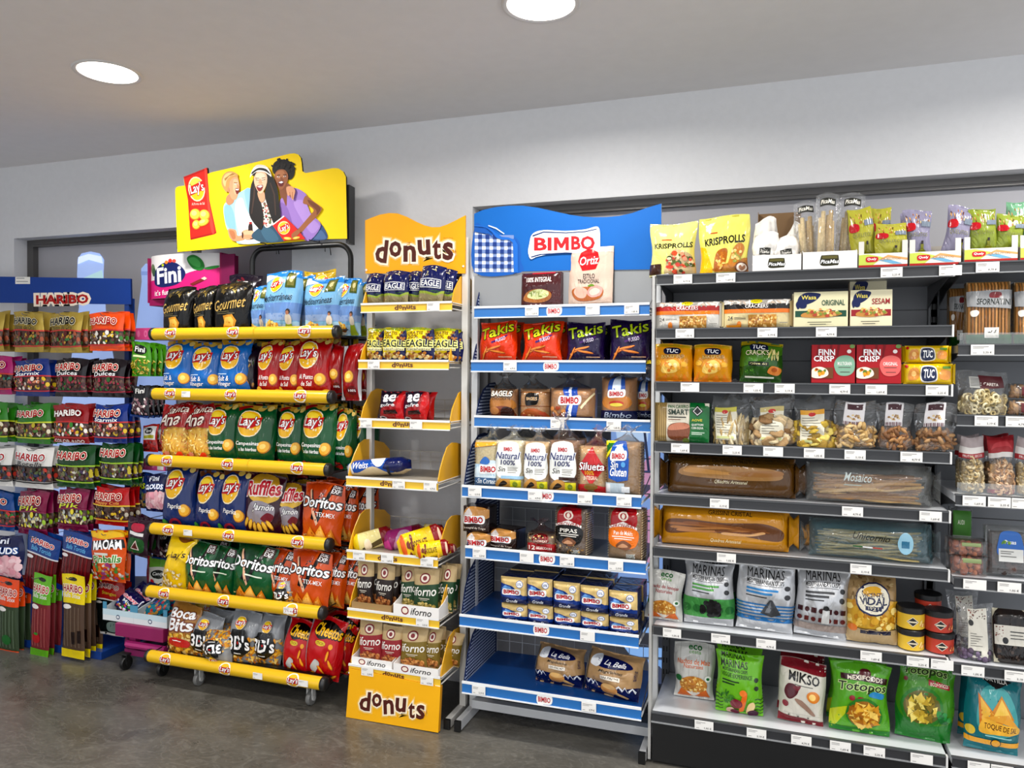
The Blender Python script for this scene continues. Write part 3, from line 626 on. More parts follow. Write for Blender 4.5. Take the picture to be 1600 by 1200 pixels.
for u in (742, 1025):
    x = UX(u, YP, 1.); mb = MB().C('#cfd0d0'); mb.box(x-.014, YP-.014, .04, x+.014, YP+.014, PY(u, 425, YP).z, None, .002); mb.obj('post', STEEL, bread)
    xf = x+(-.005 if u < 900 else -.02); f = MB().C('#c9cacb'); f.box(xf-.013, 2.91, .004, xf+.013, 3.34, .045, None, .003); f.box(xf-.0135, 2.9, .003, xf+.0135, 2.913, .046, '#0c0c0c'); f.obj('foot', STEEL, bread)
xa_, xb_ = UX(742, YP, .1), UX(1025, YP, .1); f = MB(); f.box(xa_, 3.03, .05, xb_, 3.07, .085, '#c4c6c8', .002); f.obj('cross_bar', STEEL, bread)
mb = MB()
mb.box(xa_, 3.325, .3, xb_-.45, 3.335, BR[0][1], '#8f9093'); mb.obj('back_panel', PLAS, bread)
QB = lambda p: (710+p[0]/4, 300+p[1]/4)
g1, g2 = '#1c3f86', '#7e93c0'
ging = [P([(128, 250), (370, 310), (372, 500), (128, 500)], '#f6f7f8')]
for i in range(5):
    x = 150+i*46; ging.append(P([(x, 252+i*9), (x+24, 256+i*9), (x+24, 500), (x, 500)], g2))
for i in range(6):
    y = 268+i*46; ging.append(P([(128, y), (372, y+2), (372, min(500, y+26)), (128, min(500, y+24))], g2 if y < 490 else '#f6f7f8'))
for i in range(5):
    for j in range(5):
        x, y = 150+i*46, 268+j*46
        if y > 270+i*8 or i < 3: ging.append(P([(x, y), (x+24, y), (x+24, min(500, y+25)), (x, min(500, y+25))], g1))
bh = [S([(128, 210), (180, 215), (230, 225), (270, 262), (310, 285), (360, 278), (400, 300), (415, 360), (416, 430), (414, 504), (128, 504)], '#1763b4')] + ging + [
 P([(128, 214), (200, 222), (240, 255), (262, 285), (300, 300), (345, 300), (368, 320), (374, 505), (400, 505), (398, 330), (380, 300), (340, 285), (300, 282), (262, 258), (235, 232), (180, 212), (128, 208)], '#1f6fc4'),
 P([(128, 226), (190, 234), (230, 262), (250, 290), (220, 264), (128, 250)], '#1d5fae'), P([(215, 208), (265, 225), (318, 262), (310, 264), (262, 232), (215, 214)], '#e6f0fa'),
 S([(470, 330), (490, 265), (560, 240), (700, 245), (820, 235), (900, 220), (912, 300), (905, 380), (860, 398), (720, 385), (600, 390), (520, 405), (480, 420), (464, 380)], '#f7f8fa'),
 P([(490, 272), (560, 248), (700, 254), (820, 246), (892, 230), (893, 236), (820, 253), (700, 261), (560, 256), (492, 282)], '#15396e'), P([(480, 405), (540, 388), (700, 378), (860, 385), (860, 390), (700, 385), (545, 395), (484, 412)], '#15396e'),
 T('BI', 500, 368, 610, 286, '#d3202b', None, .08), P([(624, 367), (624, 285), (650, 285), (671, 325), (692, 283), (718, 283), (718, 366), (696, 366), (696, 322), (679, 352), (663, 352), (646, 322), (646, 367)], '#d3202b'), T('BO', 732, 364, 880, 276, '#d3202b', None, .08)]
ys = 3.045; hp = PY(880, 380, ys)
board('header_sign', [(122, 505), (124, 136), (180, 112), (260, 94), (340, 86), (430, 86), (520, 98), (620, 120), (720, 142), (800, 154), (870, 158), (950, 157), (1030, 150), (1110, 132), (1200, 100), (1294, 72), (1292, 480), (1240, 484), (700, 490)], bh, QB, hp, 0, .008, bread, '#c8ccd0', '#086bb8')
mb = MB(); mb.box(UX(742, ys+.01, 1.7), ys+.004, PY(880, 478, ys).z, UX(1018, ys+.01, 1.7), ys+.01, PY(880, 425, ys).z, '#8b8d8f'); mb.obj('header_support', STEEL, bread)
# ---------------------------------------------------------------- dark shelving bays
GY, GB = 2.93, 3.34
def bay(name, label, ul, ur, strips, tg, right=None, x0=None):
    root = thing(name, label, 'shelving'); rows = []
    X0 = UX(ul, GY, 1.2) if x0 is None else x0; X1 = X0+1.005 if right is None else right
    for k, (u, vb) in enumerate(strips):
        z0 = PY(u, vb, GY).z; z1 = z0+.04; Y = GY if k < len(strips)-1 else GY-.015
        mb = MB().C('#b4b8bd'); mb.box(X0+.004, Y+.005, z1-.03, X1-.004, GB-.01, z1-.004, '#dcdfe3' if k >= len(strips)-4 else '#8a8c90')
        for xx in (X0+.012, X1-.016): mb.plate([(Y+.01, z1-.01), (GB-.01, z1-.01), (GB-.01, z1-.12), (Y+.25, z1-.075), (Y+.01, z1-.035)], .003, '#3a3b3e', to=lambda p, xx=xx: (xx+p[2], p[0], p[1]))
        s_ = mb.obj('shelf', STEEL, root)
        mb = MB(); mb.box(X0+.004, Y-.002, z0+.002, X1-.004, Y+.006, z1-.002, '#2b2c2f'); mb.box(X0+.002, Y-.008, z1-.005, X1-.002, Y+.008, z1, '#45474a'); mb.box(X0+.002, Y-.008, z0, X1-.002, Y+.004, z0+.004, '#8b8d8f')
        mb.box(X1-.008, Y-.009, z0, X1-.002, Y+.01, z1+.001, '#d8d8d6'); mb.obj('price_rail', PLAS, s_)
        tags_on(s_, tg[k], Y-.0095, (z0+z1)/2, h=.034, w=.068)
        rows.append((Y-.002, z1, X0, X1))
    ztop = rows[0][1]
    mb = MB().C('#797b7f'); mb.box(X0, GB, .1, X1, GB+.02, ztop-.02)
    z = .35
    while z < ztop-.05: mb.box(X0, GB-.0012, z, X1, GB, z+.004, '#1e1f21'); z += .2
    mb.obj('back_panel', PLAS, root)
    for x in (X0, X1):
        mb = MB().C('#5a5c5f'); mb.box(x-.015, GB-.03, .05, x+.015, GB+.03, ztop-.01)
        z = .2
        while z < ztop-.05: mb.box(x-.009, GB-.031, z, x-.004, GB-.03, z+.022, '#0b0b0b'); mb.box(x+.004, GB-.031, z, x+.009, GB-.03, z+.022, '#0b0b0b'); z += .05
        mb.obj('upright', STEEL, root)
    zb = rows[-1][1]-.045
    mb = MB().C('#0b0b0c'); mb.box(X0+.004, GY-.005, .012, X1-.002, GY+.01, zb); mb.box(X0+.004, GY, .012, X0+.01, GB, zb); mb.obj('kick_plate', PLAS, root)
    return root, rows, X0, X1
S1 = [(1260, 439), (1260, 528), (1260, 616), (1260, 716), (1260, 803), (1260, 890), (1260, 1021), (1260, 1162)]
T1 = [(1067, 1134, 1393, 1485), (1070, 1199, 1291), (1078, 1177, 1226, 1312, 1369, 1464), (1063, 1144, 1208, 1272, 1336, 1424), (1124, 1332, 1454), (1135, 1345), (1050, 1126, 1197, 1361, 1434, 1472), (1100, 1182, 1252, 1313, 1366, 1440)]
bay1, G1, gx0, gx1 = bay('shelving_bay', 'dark grey eight shelf bay next to the blue bread rack', 1022, 1497, S1, T1)
S2 = [(1550, 427), (1550, 556), (1550, 667), (1550, 793), (1550, 924), (1550, 1060), (1550, 1206)]
T2 = [(1543, ), (1535,), (1541, 1590), (1522, 1562, 1598), (1523, 1577), (1520, 1588), (1530, 1565)]
bay2, G2, hx0, hx1 = bay('shelving_bay', 'dark grey shelving bay cut off by the right edge', 1502, 2000, S2, T2, x0=gx1+.008)
mb = MB().C('#bdbcb8'); mb.box(gx0-.013, GY-.002, .012, gx0-.002, GY+.035, G1[0][1]-.002, '#b3b2ae', .002); mb.obj('end_post', STEEL, bay1)
for k in (1, 3):   # clear risers on the second bay
    y, z, a, b = G2[k]; MB().box(a+.01, y+.012, z, b-.01, y+.015, z+.038, '#cfd8d8').obj('clear_riser', CLEARP, bay2)
# ---------------------------------------------------------------- blue hook rack for sweets
hook = thing('sweets_rack', 'dark blue hook rack full of hanging bags of sweets', 'display stand')
HYP = 3.2
xl, xr = UX(-110, HYP, 1.5), UX(206, HYP, 1.5); zt = PY(204, 437, HYP).z; zb = .04
mb = MB().C('#123a86'); mb.box(xr-.03, HYP-.02, zb, xr, HYP+.02, zt-.1); mb.box(xl, HYP-.02, zb, xl+.03, HYP+.02, zt); mb.obj('side_post', STEEL, hook)
f = MB().C('#143f8e'); f.box(xl, 3.0, .0, xr, 3.3, .04, None, .004); f.box(xl, HYP, .04, xr, HYP+.02, .22); f.obj('base', STEEL, hook)
QH = lambda p: (p[0]/3.635, 370+p[1]/3.635)
hq = PY(100, 455, HYP-.025)
board('header_sign', [(-400, 224), (0, 226), (742, 238), (745, 384), (0, 374), (-400, 370)],
      [R(88, 228, 172, 268, '#e8e6e0'), R(94, 234, 140, 238, '#888'), R(94, 252, 160, 256, '#888'), T('HARIBO', 202, 385, 508, 324, '#f6ead8', '#f6ead8', .1, 0, -1.2, .12), T('HARIBO', 206, 382, 504, 328, '#b01818', None, .09, 0, -1.2)], QH, hq, 0, .01, hook, '#0d2c66', '#1a4796')
# ---------------------------------------------------------------- magenta sweets stand
mag = thing('sweets_stand', 'magenta wheeled sweets stand behind the crisp stand, curved white and pink header', 'display stand')
mx0, mx1 = -3.10, -2.80
mb = MB().C('#a21f66'); mb.box(mx0, 2.93, .17, mx1, 3.3, .235, '#8e1c58', .004); mb.tube([(mx1, 2.95, .13), (mx0+.06, 2.95, .13), (mx0+.02, 2.99, .13), (mx0+.02, 3.2, .13)], .018, 8, '#a8246c'); mb.box(mx0+.03, 2.96, .07, mx1, 3.28, .1, '#7a1850'); mb.box(mx0+.05, 2.97, .1, mx0+.09, 3.0, .17, '#a8246c'); mb.obj('base', PLAS, mag)
for x, y in ((mx0+.05, 2.95), (mx1-.02, 2.95), (mx0+.05, 3.25), (mx1-.02, 3.25)): caster(mag, x, y, '#141414', .035, '#1a1a1a', .085)
mb = MB().C('#8c8c90'); mb.box(mx0+.04, 3.31, .2, -2.35, 3.325, PY(300, 475, 3.25).z); mb.obj('back_panel', PLAS, mag)
for u0, u1, v0, v1 in ((210, 255, 512, 531), (206, 258, 718, 733)):
    a = PY(u0, v1, 3.16); b = PY(u1, v0, 3.16); mb = MB(); mb.box(a.x, 3.16, a.z, b.x, 3.164, b.z, '#d84a8c'); mb.box(a.x, 3.164, a.z+.0, b.x, 3.3, a.z+.006, '#c04080'); mb.box(b.x-.05, 3.158, a.z+.005, b.x-.01, 3.16, b.z-.01, '#eceae8')
    wrap(mb, flatgrid(a.x, a.z, b.x, b.z, 3.1595), [E(.15, .5, .05, .3, '#e87aac'), E(.4, .5, .06, .3, '#e87aac'), E(.4, .5, .03, .15, '#d84a8c'), E(.65, .5, .05, .3, '#e87aac')], (b.z-a.z)/(b.x-a.x), normals=False); mb.obj('shelf_edge', PLAS, mag)
# curved header
hy = 3.2; a = PY(238, 470, hy); zT, zB = PY(300, 398, hy).z, PY(300, 466, hy).z; xL_, xR_ = PY(237, 430, hy).x, PY(345, 430, hy).x
nx, ny = 16, 6; xc_ = (xL_+xR_)/2; hw = (xR_-xL_)/2
G = np.array([[(xc_+hw*(-1+2*i/nx), hy-.07*math.sqrt(max(0, 1-(-1+2*i/nx)**2*.9))+.02, zB+(zT-zB)*j/ny) for i in range(nx+1)] for j in range(ny+1)])
mb = MB(); add_grid(mb, G, '#f1eeec'); Gb = G.copy(); Gb[:, :, 1] += .004; add_grid(mb, Gb, '#d5257f', flip=True)
pr = [S([(-.05, -.1), (-.05, .38), (.2, .42), (.45, .4), (.62, .55), (.8, .62), (1.05, .62), (1.05, -.1)], '#dc2384'), E(.06, .7, .05, .12, '#7a8f6a', 20), E(.09, .62, .04, .1, '#4a6a4a'),
      S([(.1, .42), (.14, .68), (.3, .82), (.48, .78), (.6, .55), (.5, .32), (.28, .25), (.14, .3)], '#1b2a6a'), T('Fini', .155, .34, .54, .72, '#fff', None, .06, 0, 3), E(.26, .76, .02, .03, '#c8d820'), E(.32, .82, .028, .04, '#f2902a'), E(.38, .85, .03, .045, '#e43a30'), E(.44, .84, .028, .04, '#e85a4a'),
      S([(.62, .88), (.7, .96), (.8, .86), (.84, .68), (.78, .6), (.68, .68)], '#2c8a3a'), S([(.64, .86), (.72, .9), (.79, .78), (.78, .68), (.7, .72)], '#4fae58'), S([(.84, .66), (.98, .72), (.97, .66), (.88, .62)], '#3a9a46'), P([(.66, .3), (.8, .42), (.84, .38), (.7, .26)], '#8a2a2a'), P([(.8, .42), (.84, .46), (.87, .42), (.84, .38)], '#f0d0c0'),
      T("it's fun, it's Fini", .12, .06, .7, .2, '#fff', None, .03, 0, 2)]
wrap(mb, G, pr, (zT-zB)/(2*hw), key='finihead'); hd = mb.obj('header', CARD, mag)
mb = MB().C('#a81864'); mb.box(xL_-.008, hy-.02, zB-.02, xL_, 3.3, zT-.01, '#9c1a5e'); mb.box(xL_, hy-.015, zB-.035, xR_+.06, 3.3, zB-.003, '#9c1a5e'); mb.box(xR_+.01, hy-.02, zB+.0, xR_+.02, 3.31, zT+.0, '#8c1450'); mb.box(xR_+.02, hy-.02, zB, xR_+.1, hy-.012, zT-.01, '#7e1650'); mb.obj('header_box', CARD, mag)
# ---------------------------------------------------------------- package shapes
def sgn_pow(x, p): return np.sign(x)*np.abs(x)**p
def pillow(w, h, d, seed=0, nx=16, ny=21, cr=.055, sq=.5, wr=1., pinch=.05, bottom=1, topd=1.):
    """front and back surfaces of a filled bag standing on z=0, its middle plane at y=0"""
    rnd = random.Random(seed); ph = [rnd.uniform(0, 6) for _ in range(8)]; n1 = rnd.uniform(0, 90)
    t = np.linspace(0, 1, ny+1); t = np.where(t < .5, .5*(2*t)**1.15, 1-.5*(2-2*t)**1.15); s = np.linspace(-1, 1, nx+1); s = sgn_pow(s, .9)
    Gf = np.zeros((ny+1, nx+1, 3)); Gb = np.zeros_like(Gf)
    for j, tj in enumerate(t):
        c0 = cr if bottom else 0.0
        q = min(1, max(0, (tj-c0)/(1-cr-c0))); T_ = math.sin(PI*q)**sq if 0 < q < 1 else 0.
        if not bottom and q < .5: T_ = max(T_, .86 if q > .04 else .7)
        T_ *= 1-(1-topd)*tj
        for i, si in enumerate(s):
            S_ = max(0, 1-abs(si)**2.6)**.55
            x = w/2*si*(1-pinch*T_*(.8+.4*math.sin(ph[0]+tj*5)))
            nz = noise.noise(Vector((si*1.6+n1, tj*3.4, seed*.7)))+.5*noise.noise(Vector((si*4+n1, tj*6, seed)))-.9*abs(noise.noise(Vector((si*2.6+n1*2, tj*4.2+si*1.2, seed*1.3))))+.2
            y = -d/2*T_*S_*(1+.22*wr*nz)
            e = math.exp(-abs((1-cr)-tj)/.09)+(math.exp(-abs(tj-cr)/.08) if bottom else 0)
            y += .0035*wr*math.sin(si*9+ph[1]+2*math.sin(si*3+ph[2]))*e*(1-abs(si)**4)*min(1, w/.12)
            x += .004*wr*math.sin(ph[5]+tj*7)*(abs(si)**3)*(1 if si > 0 else -1)*min(1, w/.12)
            z = h*tj+.006*wr*math.sin(si*2.2+ph[3])*(1 if tj > .5 else .3)*tj
            bend = .012*wr*math.sin(ph[4])*max(0, tj-.8)*5
            Gf[j, i] = (x, y-bend, max(0, z)); Gb[j, i] = (x, -y*.9+.001-bend+.0022*wr*math.sin(si*9+ph[1])*0, max(0, z))
    return Gf, Gb
def superbox(w, h, d, r=.02, seed=0, nx=10, ny=12, wr=.3):
    """front, then ring of side faces, of a soft rounded block standing on z=0"""
    rnd = random.Random(seed); n1 = rnd.uniform(0, 90)
    def surf(k):
        G = np.zeros((ny+1, nx+1, 3))
        for j in range(ny+1):
            for i in range(nx+1):
                s, t = -1+2*i/nx, -1+2*j/ny
                e = max(0, abs(s)-(1-2*r/w))/(2*r/w); g = max(0, abs(t)-(1-2*r/h))/(2*r/h)
                q = 1-math.sqrt(max(0, 1-min(1, e)**2)); p = 1-math.sqrt(max(0, 1-min(1, g)**2))
                nz = noise.noise(Vector((s*1.5+n1, t*2, k*5)))
                y = -d/2+min(r, d/2)*min(1, (q+p))+.012*wr*nz*(1-abs(s)**4)*(1-abs(t)**4)
                G[j, i] = (w/2*s*(1-.02*wr*(1+nz)), y*(1 if k == 0 else -1), h/2*(t+1))
        return G
    return surf(0), surf(1)
def close_sides(mb, A, B, col, mi=0):
    ny, nx = A.shape[0]-1, A.shape[1]-1
    ring = [(0, i) for i in range(nx)]+[(j, nx) for j in range(ny)]+[(ny, i) for i in range(nx, 0, -1)]+[(j, 0) for j in range(ny, 0, -1)]
    m = len(ring); vs = [tuple(A[r]) for r in ring]+[tuple(B[r]) for r in ring]
    fs = [(i, i+m, (i+1) % m+m, (i+1) % m) for i in range(m)]
    k = mb.add(vs, fs, col, mi); c = (A.mean(axis=(0, 1))+B.mean(axis=(0, 1)))/2
    for i, p in enumerate(vs):
        v = Vector((p[0]-c[0], 0, p[2]-c[2])); v.x /= max(.01, (A[0, -1, 0]-A[0, 0, 0])); v.z /= max(.01, (A[-1, 0, 2]-A[0, 0, 2]))
        v = Vector((v.x if abs(v.x) > abs(v.z)*.92 else 0, 0, v.z if abs(v.z) > abs(v.x)*.92 else 0)); mb.n[k+i] = tuple(v.normalized() if v.length else Vector((0, 0, 1)))
NUTK = {}
def bits(mb, w, h, d, kind, n, cols, seed=0, z0=.004):
    """countless small pieces filling a block of width w, height h, depth d"""
    rnd = random.Random(seed); cols = cols.split()
    for i in range(n):
        s = rnd.uniform(-1, 1); t = rnd.random(); y = -d/2*(.35+.6*rnd.random())*max(.2, (1-abs(s)**3)); x = w/2*s*.92; z = z0+t*h*(1-.25*abs(s)*t)
        rot = Matrix.Rotation(rnd.uniform(0, PI), 3, 'Y') @ Matrix.Rotation(rnd.uniform(-.6, .6), 3, 'X'); c = hexc(rnd.choice(cols)); k = rnd.uniform(.8, 1.2)
        if kind == 'peanut':
            r = .0085*k
            mb.blob((x, y, z), (r*2.1, r*.85, r*.9), c, rot, 7, 5)
        elif kind == 'stick': mb.blob((x, y, z), (.006*k, .005, .034*k), c, Matrix.Rotation(rnd.uniform(-.35, .35), 3, 'Y'), 6, 4)
        elif kind == 'slab': r3 = Matrix.Rotation(rnd.uniform(-.5, .5), 3, 'Y') @ Matrix.Rotation(rnd.uniform(-.5, .5), 3, 'X'); mb.blob((x, y, z), (.03*k, .004, .022*k), c, r3, 8, 3)
        elif kind == 'chip': mb.blob((x, y, z), (.022*k, .004, .018*k), c, rot, 7, 4)
        elif kind == 'cashew':
            M = rot; a = [Vector((.010*k*math.cos(q), 0, .010*k*math.sin(q))) for q in (-.3, .4, 1.1, 1.8, 2.5)]; cc = Vector((x, y, z))
            mb.tube([cc+M @ p for p in a], [.003, .0052, .006, .0052, .003], 6, c)
        elif kind == 'ring':
            cc = Vector((x, y, z)); mb.tube([cc+rot @ Vector((.014*k*math.cos(q*PI/4), 0, .014*k*math.sin(q*PI/4))) for q in range(8)], .0062, 6, c, closed=True)
        elif kind == 'baton':
            x = w/2*.62*(-1+2*(i+.5)/n); mb.tube([(x, -d*.18*(i % 2), .022), (x+rnd.uniform(-.008, .008), -d*.15*(i % 2), .022+h*rnd.uniform(.75, 1))], [.0105, .0095], 8, c)
        elif kind == 'ball': mb.blob((x, y, z), (.013*k, .012*k, .012*k), c, rot, 8, 5)
def ruffle(w, h, d, z0, seed=0, col='#d8dde0', open_=1.0, neck=.012, hf=.5):
    """gathered plastic neck of a bag: from the loaf up to a tie and out again as a fan"""
    rnd = random.Random(seed); n = 20; ph = rnd.uniform(0, 6); rows = []
    prof = [(1., 0), (.75, .28), (.35, .62), (neck/(w/2), 1.0), (.22*open_, 1.0+hf*.35), (.42*open_, 1+hf*.7), (.6*open_, 1+hf)]
    hh = h/(1+hf)
    for j, (r, t) in enumerate(prof):
        row = []
        for i in range(n):
            a = 2*PI*i/n; k = 1+.22*math.sin(a*6+ph+j)*(j > 0)
            row.append((w/2*r*math.cos(a)*k+.02*t*math.sin(ph), (d/2*r if j < 3 else w/2*r*.45)*math.sin(a)*k, z0+hh*t+.012*math.sin(a*3+ph+j)*(j > 4)))
        rows.append(row)
    mb = MB().C(col); m = len(rows); mb.add([p for r in rows for p in r], [(j*n+i, j*n+(i+1) % n, (j+1)*n+(i+1) % n, (j+1)*n+i) for j in range(m-1) for i in range(n)])
    return mb
K = {}
def kind(key, name, desc, cat, shape, w, h, d, col, pr, **o):
    K[key] = dict(name=name, desc=desc, cat=cat, shape=shape, w=w, h=h, d=d, col=col, pr=pr, o=o, tm={})
MM = {'film': FILM, 'foil': FOIL, 'paper': PAPER, 'card': CARD, 'plastic': PLAS, 'clear': CLEAR, 'food': FOOD}
def template(key, var):
    k = K[key]; nv = k['o'].get('nv', 2); var %= nv
    if var in k['tm']: return k['tm'][var]
    w_, h_, d_, sh, o = k['w'], k['h'], k['d'], k['shape'], k['o']; seed = sum(ord(c) for c in key)*3+var*17; asp = h_/w_; parts = []
    m = MM[o.get('m', 'card' if sh == 'box' else 'film')]; col = k['col']; side = o.get('side', col)
    def done(mb, nm, mt, props=None, smooth=False): parts.append((nm, mb.mesh(nm, mt, smooth), props or {}))
    if sh in ('bag', 'gusset'):
        A, B = pillow(w_, h_, d_, seed, cr=o.get('cr', .055), sq=o.get('sq', .5 if sh == 'bag' else .32), wr=o.get('wr', 1.), pinch=o.get('pinch', .05), bottom=(sh == 'bag'), topd=o.get('topd', 1. if sh == 'bag' else .55))
        mb = MB(); add_grid(mb, A, col); add_grid(mb, B, o.get('back', side), flip=True)
        wrap(mb, A, k['pr'], asp, key=key); done(mb, k['name'], m)
    elif sh == 'box':
        mb = MB(); mb.box(-w_/2, -d_/2, 0, w_/2, d_/2, h_, side, .0015); wrap(mb, flatgrid(-w_/2, 0, w_/2, h_, -d_/2-.0001), [R(0.004, 0.004, .996, .996, col)]+k['pr'], asp, key=key, normals=False); done(mb, k['name'], m)
    elif sh == 'soft':   # soft block: wrapped toast, loaf slices, wrapped biscuits
        A, B = superbox(w_, h_, d_, o.get('r', .015), seed, wr=o.get('wr', .3)); mb = MB(); add_grid(mb, A, col); add_grid(mb, B, side, flip=True); close_sides(mb, A, B, side)
        wrap(mb, A, k['pr'], asp, key=key); done(mb, k['name'], m)
        if o.get('ends'):
            e = MB()
            for s in (-1, 1):
                a = [(s*w_*.49, -d_*.35, h_*.08), (s*w_*.49, d_*.35, h_*.08), (s*w_*.49, d_*.35, h_*.92), (s*w_*.49, -d_*.35, h_*.92), (s*w_*.56, -d_*.02, 0), (s*w_*.56, d_*.02, 0), (s*w_*.56, d_*.02, h_), (s*w_*.56, -d_*.02, h_)]
                e = MB(); e.add(a, [(0, 4, 7, 3), (1, 2, 6, 5), (0, 1, 5, 4), (3, 7, 6, 2), (4, 5, 6, 7)], side); done(e, 'sealed_end', m)
    elif sh == 'loaf':
        A, B = superbox(w_, h_, d_, o.get('r', .03), seed, wr=.6); mb = MB(); add_grid(mb, A, col); add_grid(mb, B, side, flip=True); close_sides(mb, A, B, side)
        if o.get('slices', 1):
            z = .012
            while z < h_-.01:
                for s in (-1, 1): mb.box(s*w_/2-.0008, -d_/2+.02, z, s*w_/2+.0008, d_/2-.02, z+.0035, o.get('crumb', '#e8cf9e'))
                z += .012
        done(mb, 'bread', FOOD)
        C1, C2 = superbox(w_+.006, h_+.004, d_+.006, o.get('r', .03), seed, wr=.8); f = MB(); add_grid(f, C1, '#e6ebee'); add_grid(f, C2, '#e6ebee', flip=True); close_sides(f, C1, C2, '#e6ebee'); done(f, 'clear_wrap', CLEAR)
        l = MB(); wrap(l, C1, k['pr'], asp, key=key, off=.0008); done(l, 'printed_label', FILM)
        rf = ruffle(w_*.92, o.get('neck', .09), d_, h_*.97, seed, o.get('rcol', '#dfe5e8'), 1.1); done(rf, 'twisted_neck', CLEAR if o.get('rclear', 1) else FILM, None, True)
    elif sh == 'clear':   # see-through bag of countable-by-nobody pieces with a paper label
        A, B = pillow(w_, h_, d_, seed, sq=.34, wr=1.2, bottom=0, cr=.03, topd=o.get('topd', .5))
        c = MB(); bits(c, w_*.95, h_*o.get('fill', .5), d_*.9, o['bit'], o.get('n', 90), o['bc'], seed)
        if o['bit'] != 'baton': c.box(-w_*.44, -d_*.22, .002, w_*.44, d_*.35, h_*o.get('fill', .5)*.86, o.get('core', '#8a6a3c'), .012)
        done(c, o.get('cname', 'pieces'), FOOD, {'kind': 'stuff'}, True)
        f = MB(); add_grid(f, A, '#eef1f2'); add_grid(f, B, '#eef1f2', flip=True); done(f, 'clear_wrap', CLEAR)
        l = MB(); wrap(l, A, k['pr'], asp, key=key, off=.001); done(l, 'printed_label', PAPER)
        if o.get('pr2'): l = MB(); wrap(l, A, o['pr2'], asp, key=key+'2', off=.001); done(l, 'bottom_band', PAPER)
        if o.get('tie'): done(ruffle(w_*.5, .08, d_*.5, h_*.9, seed, '#e8ecee', 1.2), 'twisted_neck', CLEAR, None, True)
    elif sh == 'jar':
        n = 26; r = w_/2
        G = np.array([[(r*math.sin(-PI/2+PI*i/n), -r*math.cos(-PI/2+PI*i/n), h_*(.04+.68*j/3)) for i in range(n+1)] for j in range(4)])
        mb = MB(); mb.lathe([(r*.9, 0), (r*.99, h_*.03), (r*.995, h_*.73)], (0, 0, 0), 32, side); add_grid(mb, G, col, normals=False); wrap(mb, G, k['pr'], h_*.68/(PI*r), key=key, normals=False); done(mb, 'tub_body', PLAS, None, 40)
        mb = MB(); mb.lathe([(r*1.03, h_*.72), (r*1.06, h_*.75), (r*1.06, h_*.97), (r*1.0, h_), (r*.2, h_)], (0, 0, 0), 32, '#121213'); done(mb, 'lid', PLAS, None, 35)
    elif sh == 'tray':   # open display carton with a cut-away front
        fh = o.get('fh', .5); th = .003; mb = MB().C(side)
        mb.box(-w_/2, -d_/2, 0, w_/2, d_/2, th); mb.box(-w_/2, d_/2-th, 0, w_/2, d_/2, h_, o.get('backc', side))
        fz = h_*fh
        for s in (-1, 1):
            pf = [(-d_/2, 0), (d_/2, 0), (d_/2, h_), (d_/2-.04, h_), (-d_/2+.05, fz*1.25), (-d_/2, fz)]
            mb.plate(pf, th, side, to=lambda p, s=s: (s*w_/2-(p[2] if s > 0 else -p[2]), p[0], p[1]))
        mb.box(-w_/2, -d_/2-th, 0, w_/2, -d_/2, fz, side); wrap(mb, flatgrid(-w_/2, 0, w_/2, fz, -d_/2-th-.0001), [R(.003, .003, .997, .997, col)]+k['pr'], fz/w_, key=key, normals=False)
        if o.get('ears'):
            for s in (-1, 1): mb.box(s*w_/2-(.022 if s > 0 else 0), -d_/2-th, fz, s*w_/2+(.022 if s < 0 else 0), -d_/2, fz*o['ears'], o.get('earc', col))
        done(mb, k['name'], CARD)
    elif sh == 'clam':
        mb = MB(); A, B = superbox(w_, h_, d_, .018, seed, wr=.1); add_grid(mb, A, '#dfe6e8'); add_grid(mb, B, '#dfe6e8', flip=True); close_sides(mb, A, B, '#dfe6e8'); mb.box(-w_*.53, d_*.1, -.0+.0, w_*.53, d_*.13, h_*1.03, '#dfe6e8')
        done(mb, 'clear_tray', CLEARP); c = MB(); bits(c, w_*.85, h_*.8, d_*.7, o['bit'], o.get('n', 60), o['bc'], seed, h_*.08); c.box(-w_*.42, -d_*.2, h_*.05, w_*.42, d_*.3, h_*.9, o.get('core', '#3a241a'), .01); done(c, o.get('cname', 'fruit'), FOOD, {'kind': 'stuff'}, True)
        l = MB(); wrap(l, A, k['pr'], asp, key=key, off=.002); done(l, 'printed_label', PAPER)
    elif sh == 'long':   # a long bread lying along the shelf in a wrapper
        A, B = superbox(w_, h_, d_, min(h_, d_)*.35, seed, 22, 8, wr=1.3); mb = MB()
        if o.get('see'):
            add_grid(mb, A, col); add_grid(mb, B, col, flip=True); close_sides(mb, A, B, col); c = MB(); rnd = random.Random(seed)
            for i in range(o.get('n', 16)):
                z = h_*(.1+.6*rnd.random()); y = rnd.uniform(-.35, .2)*d_; x0 = -w_*rnd.uniform(.36, .44); x1 = w_*rnd.uniform(.3, .42); cc = rnd.choice(o['bc'].split()); a = rnd.uniform(-.12, .12)*h_
                c.tube([(x0+(x1-x0)*q/6, y+.004*math.sin(q*2+i), z+a*(q-3)/3+.004*math.sin(q*1.7+i*2)) for q in range(7)], [.005, .009, .0105, .011, .0105, .009, .005] if o.get('fat') else [.003, .005, .006, .006, .006, .005, .003], 7, cc)
            done(c, 'breadsticks', FOOD, None, True); done(mb, 'clear_wrap', mat('tinted_wrap_'+key, .1, col=col, bump=.7, bscale=12, clear=1, crease=1, haze=1-o['see']), None, True)
            l = MB(); wrap(l, A, k['pr'], asp, key=key, off=.001); done(l, 'printed_label', FILM)
        else:
            add_grid(mb, A, col); add_grid(mb, B, side, flip=True); close_sides(mb, A, B, side); wrap(mb, A, k['pr'], asp, key=key); done(mb, k['name'], FILM)
